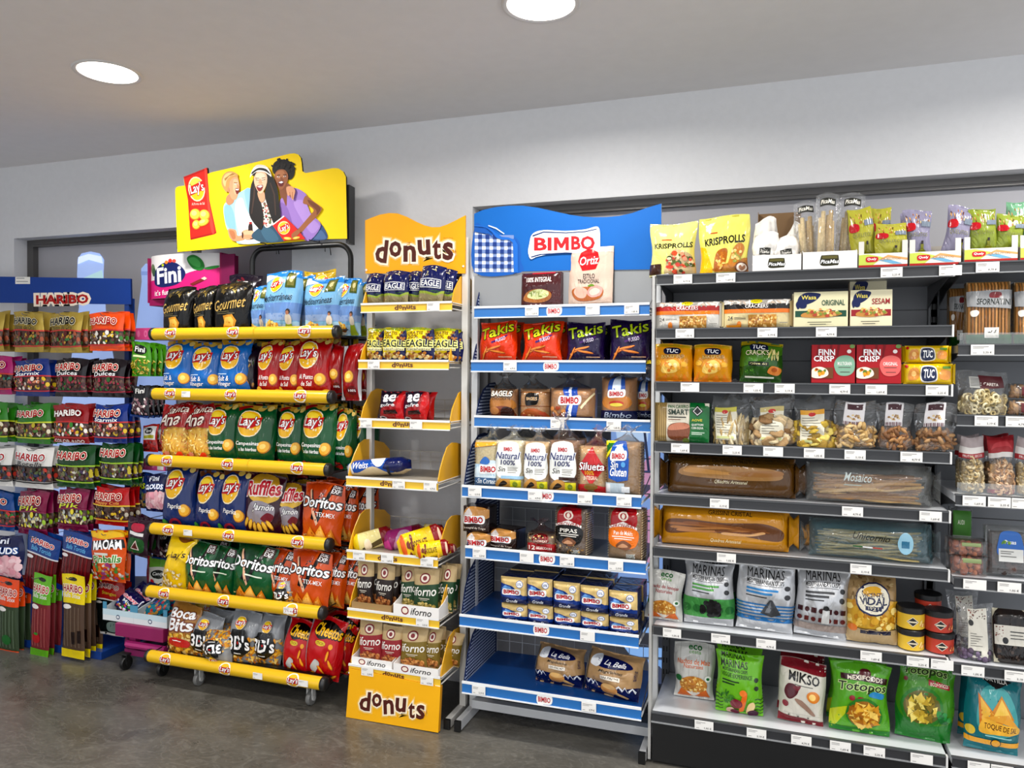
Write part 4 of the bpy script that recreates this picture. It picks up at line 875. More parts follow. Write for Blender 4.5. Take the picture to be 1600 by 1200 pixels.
        for s in (-1, 1):
            e = MB().C(o.get('endc', col)); n = 8; vs = []; 
            for q, (xx, hh, dd) in enumerate(((.485, .42, .36), (.52, .3, .1), (.56, .42, .03))):
                for i in range(n): a_ = 2*PI*i/n; vs.append((s*w_*xx, d_*dd*math.cos(a_)*(1+.2*(i % 2)), h_*.48+h_*hh*math.sin(a_)*(1+.15*(i % 2))))
            e.add(vs, [(j*n+i, j*n+(i+1) % n, (j+1)*n+(i+1) % n, (j+1)*n+i) for j in range(2) for i in range(n)])
            done(e, 'gathered_end', CLEAR if o.get('see') else FILM, None, True)
    elif sh == 'roll':
        n, mm = 16, 10; G = []
        for side_ in (0, 1):
            g = np.zeros((mm+1, n+1, 3))
            for j in range(mm+1):
                a_ = -PI/2+PI*j/mm
                for i in range(n+1):
                    t = i/n; e = min(1, math.sin(PI*min(1, max(0, t)))*3.2)**.6; fl = 1.0 if .06 < t < .94 else .5
                    rr = h_/2*max(.08, e); yy = -d_/2*max(.06, e)*math.cos(a_); zz = h_/2+(h_/2*(max(.55, e) if fl < 1 else e))*math.sin(a_)
                    g[j, i] = (w_*(t-.5), yy*(1 if not side_ else -1), zz)
            G.append(g)
        mb = MB(); add_grid(mb, G[0], col); add_grid(mb, G[1], side, flip=True); wrap(mb, G[0], k['pr'], asp, key=key); done(mb, k['name'], FILM)
    if o.get('flow'): pass
    k['tm'][var] = parts
    return parts
_cnt = [0]
def spawn(key, label, group, loc, rz=0, lean=0, roll=0, scale=(1, 1, 1), var=None, rx=0):
    k = K[key]; _cnt[0] += 1
    parts = template(key, _cnt[0] if var is None else var)
    if abs(abs(roll)-PI) < .2: loc = loc+Vector((0, 0, k['h']*scale[2]))
    Mx = Matrix.Translation(loc) @ Matrix.Rotation(rz, 4, 'Z') @ Matrix.Rotation(-lean, 4, 'X') @ Matrix.Rotation(roll, 4, 'Y')
    if len(parts) == 1: root = bpy.data.objects.new(k['name'], parts[0][1]); COLL.objects.link(root)
    else:
        root = bpy.data.objects.new(k['name'], None); root.empty_display_size = .05; COLL.objects.link(root)
        for nm, me, pp in parts:
            c = bpy.data.objects.new(nm, me); COLL.objects.link(c); c.parent = root
            for a, b in pp.items(): c[a] = b
    root.matrix_world = Mx @ Matrix.Diagonal((*scale, 1)); root['label'] = label; root['category'] = k['cat']
    if group: root['group'] = group
    return root
ORD = ['leftmost', 'second from left', 'third from left', 'fourth from left', 'fifth from left', 'sixth from left']
BAD = []
def row(where, Y, zb, items, dflt=None):
    cnt = {}
    for it in items: cnt[it[0]] = cnt.get(it[0], 0)+1
    seen = {}
    for it in sorted(items, key=lambda q: q[1]):
        key, u0, u1, vt = it[:4]; o = dict(dflt or {}); o.update(it[4] if len(it) > 4 else {}); k = K[key]
        i = seen.get(key, 0); seen[key] = i+1; c = cnt[key]
        pos = '' if c == 1 else (('left one', 'right one')[i] if c == 2 else (ORD[i] if i < c-1 or c > 6 else 'rightmost'))
        dep = k['d']*o.get('ds', 1)
        y = Y+dep/2+o.get('dy', .014); y = o.get('Y', y); um = (u0+u1)/2
        ym = y-(dep*.42 if k['shape'] in ('box', 'soft', 'loaf', 'tray', 'long', 'clam', 'jar') else dep*.1)
        z0 = zb if 'vb' not in o else PY(um, o['vb'], ym).z
        zt = PY(um, vt, ym).z; x0, x1 = UX(u0, ym, (z0+zt)/2), UX(u1, ym, (z0+zt)/2); W, Hh = x1-x0, zt-z0
        sx, sz = W/k['w'], Hh/k['h']; sy = o.get('sy', o.get('ds', 1))
        lab = '%s, %s on %s' % (k['desc'], pos, where) if pos else '%s on %s' % (k['desc'], where)
        if o.get('lab'): lab = o['lab']
        n = o.get('n', 1); dd = o.get('dd', dep*.9+.004)
        rz = math.radians(o.get('rz', 0)); ln = math.radians(o.get('lean', 4)); rl = math.radians(o.get('roll', 0))
        for q in range(n):
            if q == 0: L, g = lab, None
            else:
                L = '%s behind %s on %s' % (k['desc'], ('the '+pos.replace(' one', '')) if pos else 'another', where); g = 'bags behind' if n > 2 else None
                if g: g = L.split(' behind')[0]+' behind, '+where+' '+pos
            if len(L.replace(',', ' ').split()) > 16: BAD.append(L)
            rnd = random.Random(int(u0*3+q*11+vt))
            yy = y+q*dd; jx = rnd.uniform(-.006, .006)*(q > 0); k2 = 1-.0*q
            spawn(key, L, g, Vector(((x0+x1)/2+jx, yy, z0+o.get('dz', 0)*q)), rz+rnd.uniform(-.05, .05)*(q > 0), ln, rl, (sx, sy, sz*(1+rnd.uniform(-.03, .02)*(q > 0))), q+int(u0) % 2)
# ---------------------------------------------------------------- crisps
GOLD = '#c9a246'
def potato(x, y, r, asp=1.4, c='#f0c04a'): return [E(x, y, r, r/asp*.85, '#c58a22', 20), E(x-.008, y+.006, r*.9, r/asp*.75, c, 20), E(x-.02, y+.012, r*.45, r/asp*.35, '#fae08c', 20)]
def lines(x0, y0, x1, n, dy, col, h=.012, seed=1):
    rnd = random.Random(seed); return [R(x0, y0-i*dy, x0+(x1-x0)*rnd.uniform(.6, 1), y0-i*dy+h, col) for i in range(n)]
def laybag(col, txts, extra=[], tc='#fff', lx=.42, ly=.68, r=.27, top=None):
    a = 1.42; o = [P([(0, .93), (1, .93), (1, 1), (0, 1)], top or '#d8b24c'), S([(.05, 1.02), (.1, .88), (.35, .93), (.5, .9), (.7, .96), (.95, .9), (1.02, 1.02)], top or '#d2a83c'), E(.62, .93, .1, .05, '#e8c868', 10), E(.85, .92, .08, .05, '#f0d888')]+lays(lx, ly, r, a)
    return o+potato(.78, .33, .15, a)+[T(t, *b, tc, None, .015, .2) for t, b in txts]+extra
kind('gourmet', 'crisp_bag', 'black gourmet crisp bag', 'crisps', 'bag', .15, .2, .09, '#121110', [R(0, 0, 1, .12, '#b79a52'), R(0, .115, 1, .13, '#e0c47c'), S([(.1, .95), (.4, .75), (.8, .9), (.9, 1.02), (.05, 1.02)], '#27221a'), F(.5, .86, .45, .1, 14, .05, '#6b5a2c #3c3420 #a08a48', 't', 1),
     T('Gourmet', .12, .48, .9, .66, '#d8b66a', None, .015, .45, 6)]+[P([(.35, .18), (.62, .16), (.7, .3), (.6, .4), (.38, .38), (.42, .28)], '#d89a2c'), P([(.4, .22), (.6, .2), (.64, .3), (.58, .36), (.44, .35)], '#f3c65a')]+lines(.2, .44, .7, 2, .03, '#8d8460', .008), m='foil', nv=3)
kind('deli', 'crisp_bag', 'sky blue crisp bag', 'crisps', 'bag', .17, .23, .09, '#8fc0e0', [R(0, .3, 1, .5, '#7d9fd0'), R(0, .26, 1, .36, '#9db4d8'), S([(0, 0), (0, .28), (.3, .25), (.6, .2), (1, .24), (1, 0)], '#b5d4e6'), P([(0, .9), (1, .86), (1, 1), (0, 1)], '#2f93d8'), P([(.0, .82), (.4, .9), (.1, .97), (0, .95)], '#e8eef0'),
     R(.62, .7, .86, .94, '#5a6a26'), R(.66, .73, .82, .91, '#8d8a4c'), E(.74, .83, .05, .05, '#d8d0a0')]+lays(.4, .76, .15, 1.35)+[T('Mediterráneas', .06, .52, .82, .62, '#16283c', None, .01, .4, 2), E(.33, .14, .2, .07, '#8a5a2c'), F(.33, .19, .18, .06, 34, .035, '#f2c85c #e0a436 #f9dc86', 'o'), P([(.12, .03), (.3, .12), (.5, .08), (.3, .0)], '#f2ead8'),
     S([(.62, .0), (.66, .14), (.72, .26), (.8, .26), (.88, .12), (.92, 0)], '#9bac28'), S([(.7, .22), (.7, .32), (.76, .36), (.83, .3), (.82, .22)], '#d9cfc0'), E(.76, .38, .045, .035, '#3a2418'), E(.75, .365, .03, .025, '#b98464')], nv=3)
kind('salt', 'crisp_bag', 'blue salt and vinegar crisp bag', 'crisps', 'bag', .17, .24, .085, '#1f7cc4', laybag('', [('Salt &', (.14, .3, .46, .38)), ('Vinegar', (.1, .2, .52, .29))], [E(.35, .08, .12, .04, '#e8e4d8'), E(.72, .06, .14, .07, '#155a9a'), T('100%', .62, .03, .82, .09, '#fff', None, .01), R(.14, .4, .4, .412, '#cfe4f4')]), nv=3)
kind('alpunto', 'crisp_bag', 'red salted crisp bag', 'crisps', 'bag', .17, .24, .085, '#b3141e', laybag('', [('Al Punto', (.2, .33, .62, .4)), ('de Sal', (.26, .23, .56, .3))], potato(.2, .12, .17)+potato(.9, .1, .14)), nv=3)
kind('alside', 'crisp_bag', 'red crisp bag with a silver side seam', 'crisps', 'bag', .12, .24, .09, '#a8121c', [P([(0, 0), (.2, 0), (.16, .5), (.22, 1), (0, 1)], '#cfd0d2'), P([(.2, 0), (.26, 0), (.22, .5), (.28, 1), (.22, 1)], '#7c0c14')]+potato(.55, .42, .22, 2)+[E(.65, .2, .2, .08, '#7c0c14'), T('100%', .5, .18, .82, .22, '#fff', None, .01), P([(.9, 0), (1, 0), (1, 1), (.94, .6)], '#e8e6e6')])
kind('santa', 'crisp_bag', 'red and clear bag of fried potatoes', 'crisps', 'bag', .15, .24, .08, '#e8c060', [F(.5, .32, .5, .32, 170, .05, '#f6de88 #f2cf62 #e8b848 #fae9a8 #d89a48', 'l', 1), F(.5, .1, .5, .1, 16, .09, '#e8502c #f08060 #e8a088', 'o', 1), S([(-.02, .62), (.2, .56), (.5, .62), (.8, .58), (1.02, .62), (1.02, 1.02), (-.02, 1.02)], '#b52426'), F(.5, .9, .5, .09, 26, .05, '#d88a88 #e8b0a8 #a02024', 'l', 1),
     T('Santa', .3, .8, .95, .9, '#f6ece0', '#7c1418', .01, .35, 4), T('Ana', .05, .62, .75, .79, '#f6ece0', '#7c1418', .02, .35, 4)], nv=2)
kind('camp', 'crisp_bag', 'green crisp bag with red tomatoes', 'crisps', 'bag', .17, .24, .09, '#12683c', laybag('', [('Campesinas', (.12, .34, .68, .41)), ('a las hierbas', (.2, .27, .62, .32))], [E(.16, .1, .12, .06, '#b3302c'), E(.33, .08, .13, .07, '#c8382c'), E(.16, .12, .06, .03, '#d86a5c'), E(.72, .08, .15, .06, '#0c4c2a'), T('100%', .62, .05, .82, .1, '#fff', None, .01), P([(.1, .84), (.42, .94), (.4, .98), (.06, .9)], '#b3201e')]), nv=3)
kind('paprika', 'crisp_bag', 'navy paprika crisp bag', 'crisps', 'bag', .16, .24, .085, '#22407e', laybag('', [('Paprika', (.3, .33, .72, .42))], [E(.5, .13, .17, .08, '#a02848'), E(.5, .13, .1, .045, '#3a2a5a'), E(.18, .1, .12, .07, '#3f8a3a'), E(.14, .14, .07, .04, '#62ad4e'), E(.82, .1, .12, .05, '#16305f'), T('100%', .73, .08, .91, .12, '#fff', None, .01)], top='#7a4a2c'), nv=3)
kind('ruff', 'crisp_bag', 'maroon ridged ham crisp bag', 'crisps', 'bag', .17, .24, .09, '#4c1530', [S([(.1, .78), (.3, .94), (.7, .96), (.9, .8), (.8, .66), (.5, .6), (.2, .62)], '#c9a138'), S([(.18, .62), (.5, .52), (.85, .6), (.9, .68), (.5, .6), (.2, .7)], '#e2c050'), T('Ruffles', .08, .64, .94, .86, '#c4183a', '#f4e8e4', .06, .1, 8, .06), S([(.2, .3), (.3, .52), (.6, .56), (.85, .5), (.8, .3), (.5, .24)], '#a9a3ac'), T('Jamón', .34, .42, .84, .53, '#fff', '#5a5a60', .02, .3, 4), S([(.55, .32), (.7, .42), (.85, .38), (.75, .28)], '#8a3040')]
     + [q for a in range(6) for q in (E(.16+a*.12, .17+.03*abs(a-2.5), .055, .09, '#b9862a', -30+a*14), E(.16+a*.12, .175+.03*abs(a-2.5), .042, .07, '#f3cc58', -30+a*14))], nv=3)
def dor(col, sub, top): return [P([(.55, .98), (.62, .98), (.4, .4), (.34, .42)], '#1a1210'), P([(0, .96), (.62, .98), (.45, .38), (.3, .62)], top), P([(.2, .84), (.47, .32), (.74, .84), (.65, .84), (.47, .46), (.29, .84)], '#1c0e0a'), P([(.2, .84), (.47, .32), (.5, .36), (.24, .86)], '#e0b89c'),
     T('Doritos', .04, .58, .96, .74, '#fff', '#1a1210', .04, .08, 0, .07)]+([T(sub, .45, .46, .86, .52, '#fff', None, .01)] if sub else [R(.42, .48, .8, .5, '#dfe8d8')])+[P([(.66, .8), (.94, .8), (.94, .98), (.66, .98)], '#4a1416'), T('DUAL', .7, .9, .9, .95, '#fff', None, .02), T('EXP', .7, .82, .9, .89, '#fff', None, .03)]+[
     P([(.1, .04), (.32, .3), (.5, .1)], '#e8a03a'), P([(.3, .02), (.55, .34), (.72, .06)], '#f2b64c'), P([(.36, .06), (.55, .3), (.66, .08)], '#f9d27c'), P([(.55, .04), (.8, .3), (.95, .02)], '#dc8f30'), P([(.6, .05), (.79, .25), (.88, .05)], '#f0b454'), F(.5, .14, .4, .1, 12, .02, '#b4601c #fbe29c', 'o')]
kind('dorg', 'crisp_bag', 'orange tortilla chip bag', 'crisps', 'bag', .18, .25, .09, '#d2641e', dor('', 'TEX-MEX', '#b84c14'), nv=3)
kind('dgrn', 'crisp_bag', 'green tortilla chip bag', 'crisps', 'bag', .17, .25, .09, '#136a3e', dor('', None, '#0d5230'), nv=3)
kind('pop', 'crisp_bag', 'yellow leaning popcorn bag', 'crisps', 'bag', .15, .27, .09, '#e8c81c', [F(.45, .22, .4, .2, 90, .045, '#f2ead0 #e8d8a8 #fbf6e4 #d8c080', 'o', 1), S([(.1, .6), (.3, .66), (.8, .62), (1, .5), (1.02, 1.02), (0, 1.02)], '#e9cc1e'), T("Lay's", .3, .6, .85, .74, '#3a1c14', None, .03, .2, 10), S([(.3, .96), (.6, .88), (.9, .96), (.6, 1.0)], '#8a5a2a')])
kind('bits', 'crisp_bag', 'clear bag of yellow corn snacks with white wording', 'crisps', 'bag', .17, .24, .09, '#c8a050', [F(.5, .26, .48, .24, 120, .06, '#f2cc58 #e8b040 #f9e090 #c88a30 #f0d8a0', 'o', 1), S([(.0, .5), (.3, .46), (.7, .52), (1, .5), (1, 1), (0, 1)], '#b88a48'), T('Boca', .1, .72, .9, .88, '#fff', '#8a4a2a', .05, .1, 8), T('Bits', .12, .52, .9, .72, '#fff', '#8a4a2a', .05, .1, 8), S([(.3, .28), (.3, .4), (.8, .4), (.85, .28)], '#cf3a34'), lines(.38, .36, .76, 3, .03, '#fff')[0]])
kind('threed', 'crisp_bag', 'silver cone snack bag', 'crisps', 'bag', .17, .25, .1, '#a9acb0', [F(.5, .2, .5, .2, 130, .06, '#f0b83c #e8a028 #f6cc64 #c87c1c #f9dc8c', 't', 1), F(.5, .45, .5, .12, 40, .05, '#e8a838 #d8c8a0 #f0c050', 't', 1)]+lays(.5, .76, .13, 1.45)+[P([(.3, .66), (.7, .68), (.86, .5), (.8, .34), (.6, .26), (.3, .28), (.16, .42)], '#161616'), T("3D's", .2, .36, .84, .58, '#fff', '#161616', .05, 0, 3), E(.52, .47, .03, .02, '#c8242c'), R(.4, .3, .6, .315, '#ddd')], nv=3)
kind('chee', 'crisp_bag', 'bright red cheese stick bag', 'crisps', 'bag', .19, .27, .11, '#c81826', [P([(0, 0), (.1, 0), (.16, .4), (.1, .9), (0, 1)], '#b9bbbe'), S([(.28, .76), (.35, .9), (.6, .92), (.95, .84), (.98, .74), (.7, .7), (.45, .66)], '#1c0c10'), T('Cheetos', .3, .7, .97, .88, '#f6c62c', '#1c0c10', .06, .1, -3), E(.5, .6, .12, .04, '#e8d040'), T('STICKS', .42, .58, .6, .62, '#7a1a14', None, .01), E(.75, .58, .05, .04, '#f0b030'), S([(.3, .2), (.42, .36), (.52, .3), (.4, .12)], '#cfd2d4')]
     + [q for a, b, r_ in ((.3, .1, 30), (.55, .2, -50), (.8, .32, -60), (.6, .06, 10), (.85, .1, 40), (.7, .44, 80)) for q in (E(a, b, .12, .028, '#c87418', r_), E(a, b+.006, .105, .018, '#f6b43c', r_))], nv=2)
kind('layy', 'crisp_bag', 'plain yellow crisp bag', 'crisps', 'bag', .18, .24, .09, '#d8b830', lays(.6, .8, .16, 1.35)+[F(.4, .5, .4, .3, 10, .1, '#e8d070 #f0e098', 'l')])
kind('dark', 'crisp_bag', 'dark purple snack bag', 'crisps', 'bag', .16, .24, .09, '#2a1c30', [F(.5, .6, .4, .3, 12, .08, '#7a2a3a #5a7a3a #c8a040', 'l'), F(.5, .2, .4, .15, 12, .07, '#c8a050 #8a5a2a', 'o')])
c1 = 'crisp stand tier '
TR = lambda i: (CR[i][0], CR[i][1])
y, z = TR(0); row(c1+'one', y, z, [('gourmet', 252, 298, 448, dict(roll=2, n=2)), ('gourmet', 302, 336, 447, dict(n=2)), ('gourmet', 334, 388, 440, dict(rz=6, n=2, dy=.01)), ('deli', 392, 420, 447, dict(dy=.05)), ('deli', 410, 468, 424, dict(n=3, roll=1)), ('deli', 473, 532, 432, dict(n=3)), ('deli', 524, 563, 436, dict(n=2, dy=.06))], dict(dy=.03))
row(c1+'one', y, z, [('dark', 352, 402, 428, dict(Y=3.1)), ('layy', 470, 522, 422, dict(Y=3.16, lab='silver backed yellow crisp bag deep behind the sky blue ones')), ], {})
y, z = TR(1); row(c1+'two', y, z, [('salt', 253, 301, 532, dict(n=3)), ('salt', 297, 344, 536, dict(n=3, rz=10, dy=.035)), ('salt', 340, 388, 530, dict(n=3, rz=5)), ('dark', 380, 402, 540, dict(dy=.06)), ('alpunto', 400, 438, 532, dict(n=3)), ('alpunto', 432, 472, 533, dict(n=3, dy=.05)), ('alpunto', 461, 514, 526, dict(n=3)), ('alside', 512, 537, 540, dict(vb=618, dy=.06)), ('alside', 533, 563, 538, dict(vb=626, dy=.03, n=2)), ('layy', 520, 556, 526, dict(Y=3.16))], dict(dy=.03, lean=5))
y, z = TR(2); row(c1+'three', y, z, [('santa', 252, 293, 632, dict(n=2)), ('santa', 290, 330, 632, dict(n=2)), ('camp', 323, 371, 630, dict(n=3, roll=-2)), ('camp', 367, 426, 632, dict(n=3, rz=6)), ('camp', 431, 474, 634, dict(n=3, dy=.05)), ('camp', 469, 522, 630, dict(n=3)), ('camp', 522, 554, 640, dict(n=3, dy=.07)), ('camp', 545, 575, 640, dict(n=2, dy=.13))], dict(dy=.03, lean=5))
y, z = TR(3); row(c1+'four', y, z, [('paprika', 252, 302, 728, dict(n=3)), ('paprika', 302, 345, 738, dict(n=3, roll=2)), ('paprika', 338, 385, 736, dict(n=3, roll=3)), ('ruff', 378, 438, 741, dict(n=3, roll=3)), ('ruff', 430, 475, 755, dict(n=3, dy=.06)), ('dorg', 468, 532, 756, dict(n=3, roll=3, dy=.01)), ('dorg', 522, 556, 765, dict(n=2, dy=.09)), ('dorg', 545, 575, 765, dict(n=2, dy=.15)), ('alside', 446, 476, 742, dict(Y=3.14))], dict(dy=.03, lean=5))
y, z = TR(4); row(c1+'five', y, z, [('pop', 250, 290, 838, dict(roll=10)), ('dgrn', 287, 336, 850, dict(n=3)), ('dgrn', 318, 366, 855, dict(n=3, dy=.05, roll=4)), ('dgrn', 359, 424, 852, dict(n=3, roll=5)), ('dorg', 412, 456, 860, dict(n=3, dy=.05, roll=4)), ('dorg', 448, 512, 862, dict(n=3, roll=3)), ('dorg', 504, 536, 866, dict(n=2, dy=.08, roll=4)), ('dorg', 524, 562, 870, dict(n=2, dy=.13, roll=5)), ('threed', 432, 460, 905, dict(dy=.02, lab='small silver bag tucked between two orange tortilla chip bags'))], dict(dy=.02, lean=5))
y, z = TR(5); row(c1+'six', y, z, [('bits', 261, 303, 946, dict(roll=4)), ('threed', 297, 338, 962, dict(n=2, roll=5)), ('threed', 322, 362, 985, dict(n=2, dy=.0, roll=176, lab='silver cone snack bag standing upside down on crisp stand tier six')), ('threed', 357, 401, 958, dict(n=3)), ('threed', 396, 436, 962, dict(n=3, dy=.05, roll=4)), ('dark', 424, 452, 970, dict(Y=3.05)), ('chee', 438, 482, 972, dict(n=2, roll=6, dy=.03)), ('chee', 472, 528, 968, dict(n=3, roll=6)), ('chee', 508, 548, 978, dict(n=2, roll=5, dy=.1))], dict(dy=.025, lean=6))
row(c1+'six', y, z, [('layy', 298, 350, 938, dict(Y=3.14)), ('dark', 440, 470, 958, dict(Y=3.16, lab='dark purple snack bag at the back over the red cheese sticks'))])
# ---------------------------------------------------------------- snack stand
kind('eagn', 'nut_bag', 'navy and green salted nut bag', 'nuts', 'bag', .13, .17, .05, '#1a2564', [S([(-.02, -.02), (-.02, .3), (.3, .34), (.7, .3), (1.02, .36), (1.02, -.02)], '#a7b84a'), S([(-.02, -.02), (-.02, .24), (.3, .28), (.7, .24), (1.02, .3), (1.02, -.02)], '#a89c78'), F(.5, .12, .45, .08, 16, .04, '#8a7c58 #c0b48c', 'l', 1), R(.12, .42, .88, .62, '#f0f0f0'), R(.145, .435, .855, .605, '#1a2564'), T('EAGLE', .17, .455, .83, .585, '#f6f6f4', None, .04), F(.35, .8, .3, .12, 12, .045, '#c8c09c #e8e0c0', 'l', 1), R(.55, .34, .85, .36, '#3a6a2a')], nv=2)
kind('eagy', 'nut_bag', 'yellow and navy peanut bag', 'nuts', 'bag', .13, .17, .05, '#e8d41e', [R(0, .9, 1, 1, '#a8b42a'), P([(1, 1), (1, 0), (.7, .0), (.55, .5), (.9, .98)], '#1c2260'), P([(0, 0), (1, 0), (1, .12), (0, .14)], '#1c2260'), T('GRATIS', .1, .77, .62, .86, '#7a4a14', None, .02, .15), T('20%', .14, .65, .5, .76, '#7a4a14', None, .02), T('EAGLE', .1, .43, .94, .62, '#2a2a10', '#f4f0a0', .05), R(.12, .34, .9, .42, '#f6f0c0'), T('Cacahuetes', .14, .35, .88, .41, '#3a3018', None, .01, .2), F(.35, .2, .32, .1, 26, .06, '#e8d8a0 #b8803c #d8b878 #8a5424', 'o'), F(.78, .75, .16, .14, 7, .06, '#b07838 #8a5424', 'o'), F(.7, .18, .2, .1, 12, .06, '#c88a40 #f0dca8', 'o')], nv=2)
kind('gofre', 'waffle_pack', 'purple and red waffle pack', 'pastry', 'bag', .14, .15, .06, '#a81822', [P([(0, 0), (0, 1), (.75, 1), (.62, .55), (.2, .4), (.1, 0)], '#2c1538'), P([(.7, 0), (1, 0), (1, 1), (.8, 1), (.75, .6)], '#c8202a'), T('ae', .22, .6, .66, .88, '#f2f0f0', None, .04, 0, 5), T('gofre', .14, .42, .68, .56, '#e8e8e8', None, .03, 0, 6), P([(.3, .2), (.8, .26), (.72, .38), (.3, .32)], '#3a1c14'), R(.34, .24, .72, .27, '#6a3020'), E(.25, .06, .14, .06, '#e8e0e0'), E(.25, .06, .1, .04, '#2c1538')])
kind('sponge', 'cake_bag', 'blue and white bag of sponge cakes lying down', 'cake', 'roll', .3, .09, .13, '#1a62b4', [S([(0, 0), (.0, .4), (.2, .3), (.45, .5), (.7, .2), (.9, .3), (1, 0)], '#d8c8a8'), P([(0, .0), (.15, .3), (.1, .8), (0, .7)], '#e8ecf0'), P([(.7, 1), (.6, .4), (.8, .2), (1, .3), (1, 1)], '#1c2a66'), S([(.4, .9), (.5, .5), (.6, .55), (.62, .9)], '#f0f0f0'), T('Weiss', .14, .45, .38, .7, '#f6f6f6', None, .02, .3), R(.66, .0, .7, .5, '#222a4a')])
kind('swiss', 'cake_roll', 'cream and yellow wrapped cake roll', 'cake', 'roll', .26, .07, .07, '#e8dca0', [P([(.72, 0), (1, 0), (1, 1), (.68, 1)], '#8a1a24'), P([(.2, .1), (.7, .3), (.7, .5), (.2, .3)], '#6a5a30'), E(.35, .35, .09, .25, '#f4e4c8'), P([(0, 0), (.12, 0), (.16, 1), (0, 1)], '#e8d020')])
kind('pinkc', 'cake_pack', 'pink wrapped cake pack', 'cake', 'roll', .24, .09, .11, '#a83c80', [P([(.6, 0), (1, 0), (1, 1), (.7, 1)], '#7c1a3c'), S([(.2, .3), (.4, .8), (.62, .7), (.55, .3)], '#c8a8c0'), E(.3, .3, .1, .25, '#e0a8c8'), P([(0, 0), (.2, 0), (.1, .6), (0, .5)], '#d84ca0'), T('mini', .4, .45, .6, .7, '#f4e8f0', None, .03, .2)])
kind('yroll', 'cake_roll', 'bright yellow wrapped chocolate cake roll', 'cake', 'roll', .27, .06, .065, '#f0d020', [P([(.78, 0), (1, 0), (1, 1), (.74, 1)], '#9c1a20'), E(.9, .5, .03, .3, '#f4d8c0'), T('CHOCOLATE', .25, .4, .62, .6, '#5a2414', None, .03), F(.2, .5, .15, .3, 6, .03, '#8a3a1c', 'o'), E(.12, .55, .05, .35, '#e8742c')])
def forno(col): return [R(.0, .0, 1, .62, col), P([(0, .62), (1, .66), (1, .6), (0, .58)], col), E(.5, .78, .19, .115, '#8a2430'), E(.5, .78, .14, .085, '#f0e4d4'), E(.5, .78, .07, .05, '#8a2430'), T('iforno', .08, .42, .94, .6, '#f8f4ec', None, .02, .25, 4), R(.3, .36, .7, .375, '#e0d8c8'), R(.36, .33, .62, .34, '#e0d8c8')]
for n_, c_, f_, dd_ in (('fblk', '#2c1a16', '#b8703a #d89a5c #8a4a24', 'kraft bag with a black band'), ('fgrn', '#1c4a26', '#c8b060 #a09048 #e0cc88', 'kraft bag with a green band'), ('fred', '#9c1c28', '#c87c40 #e0a468 #96522a', 'kraft bag with a red band'), ('fgld', '#86701e', '#c88440 #e8ac64 #a0602c', 'kraft bag with an olive band')):
    kind(n_, 'nut_bag', dd_, 'nuts', 'bag', .1, .21, .045, '#c9b083', forno(c_)+[F(.52, .16, .42, .13, 60, .07, f_, 'o', 0), R(0, 0, 1, .05, '#c9b083')], nv=2, wr=.5, m='paper')
def trayp(t='iforno'): return [E(.26, .5, .085, .36, '#8a2430'), E(.26, .5, .06, .24, '#f0e4d4'), T(t, .38, .2, .84, .8, '#1c1a18', None, .02, .25)]
kind('trayw', 'display_carton', 'white open carton of nut bags', 'carton', 'tray', .2, .11, .2, '#efece8', trayp(), side='#e8e4e0', fh=.42)
kind('trayt', 'display_carton', 'tan open carton of nut bags', 'carton', 'tray', .2, .09, .2, '#a8895c', [R(.45, .4, .6, .43, '#8a9a5c')], side='#a08258', fh=.42)
s1 = 'snack stand shelf '
def DR(i): return DN[i][0], DN[i][1]
y, z = DR(0); row(s1+'one', y, z, [('eagn', 571, 599, 427, dict(dy=.03)), ('eagn', 599, 638, 423, dict(n=3)), ('eagn', 634, 662, 424, dict(dy=.05, n=2)), ('eagn', 652, 692, 415, dict(n=2, roll=5, dz=0)), ('eagn', 680, 710, 421, dict(dy=.05, n=2, roll=4)), ('eagn', 703, 724, 430, dict(Y=3.16))], dict(lean=2))
y, z = DR(1); row(s1+'two', y, z, [('eagy', 573, 600, 514, dict(dy=.03, n=2)), ('eagy', 597, 636, 513, dict(n=3)), ('eagy', 632, 679, 513, dict(n=3)), ('eagy', 674, 717, 514, dict(n=3, dy=.03))], dict(lean=3))
y, z = DR(2); row(s1+'three', y, z, [('gofre', 589, 630, 611, dict(n=2, roll=5)), ('gofre', 628, 667, 612, dict(n=2, roll=4))], dict(lean=6))
y, z = DR(3); row(s1+'four', y, z, [('sponge', 547, 637, 717, dict(dy=.04, rz=14, roll=-5))], dict(lean=10))
y, z = DR(4); row(s1+'five', y, z, [('swiss', 558, 614, 828, dict(rz=28, roll=-14, dy=.06, ds=.8)), ('pinkc', 604, 664, 824, dict(rz=32, roll=-10, dy=.09)), ('yroll', 630, 698, 826, dict(rz=28, roll=-16, dy=.03, ds=.8)), ('yroll', 652, 702, 846, dict(rz=24, roll=-8, dy=.0, ds=.8)), ('yroll', 674, 712, 852, dict(rz=28, roll=-8, dy=.06, ds=.8)), ('swiss', 660, 692, 820, dict(Y=3.14, rz=10, roll=0))], dict(lean=4))
y, z = DR(5); row(s1+'six', y, z, [('trayt', 553, 615, 925, dict(dy=.01)), ('trayw', 618, 689, 920, dict(dy=.0))], dict(lean=0))
row(s1+'six', y, z+.004, [('fblk', 557, 582, 877, dict(n=3)), ('fblk', 585, 612, 882, dict(n=3, roll=3)), ('fgrn', 625, 652, 886, dict(n=2, dy=.06)), ('fgrn', 645, 684, 890, dict(n=2, dy=.03)), ('fgrn', 682, 707, 884, dict(n=2, dy=.08, roll=5))], dict(lean=4, dy=.035))
y, z = DR(6); row(s1+'seven', y, z, [('trayw', 553, 616, 1010, dict(dy=.01)), ('trayw', 618, 688, 1020, dict(dy=.0))], dict(lean=0))
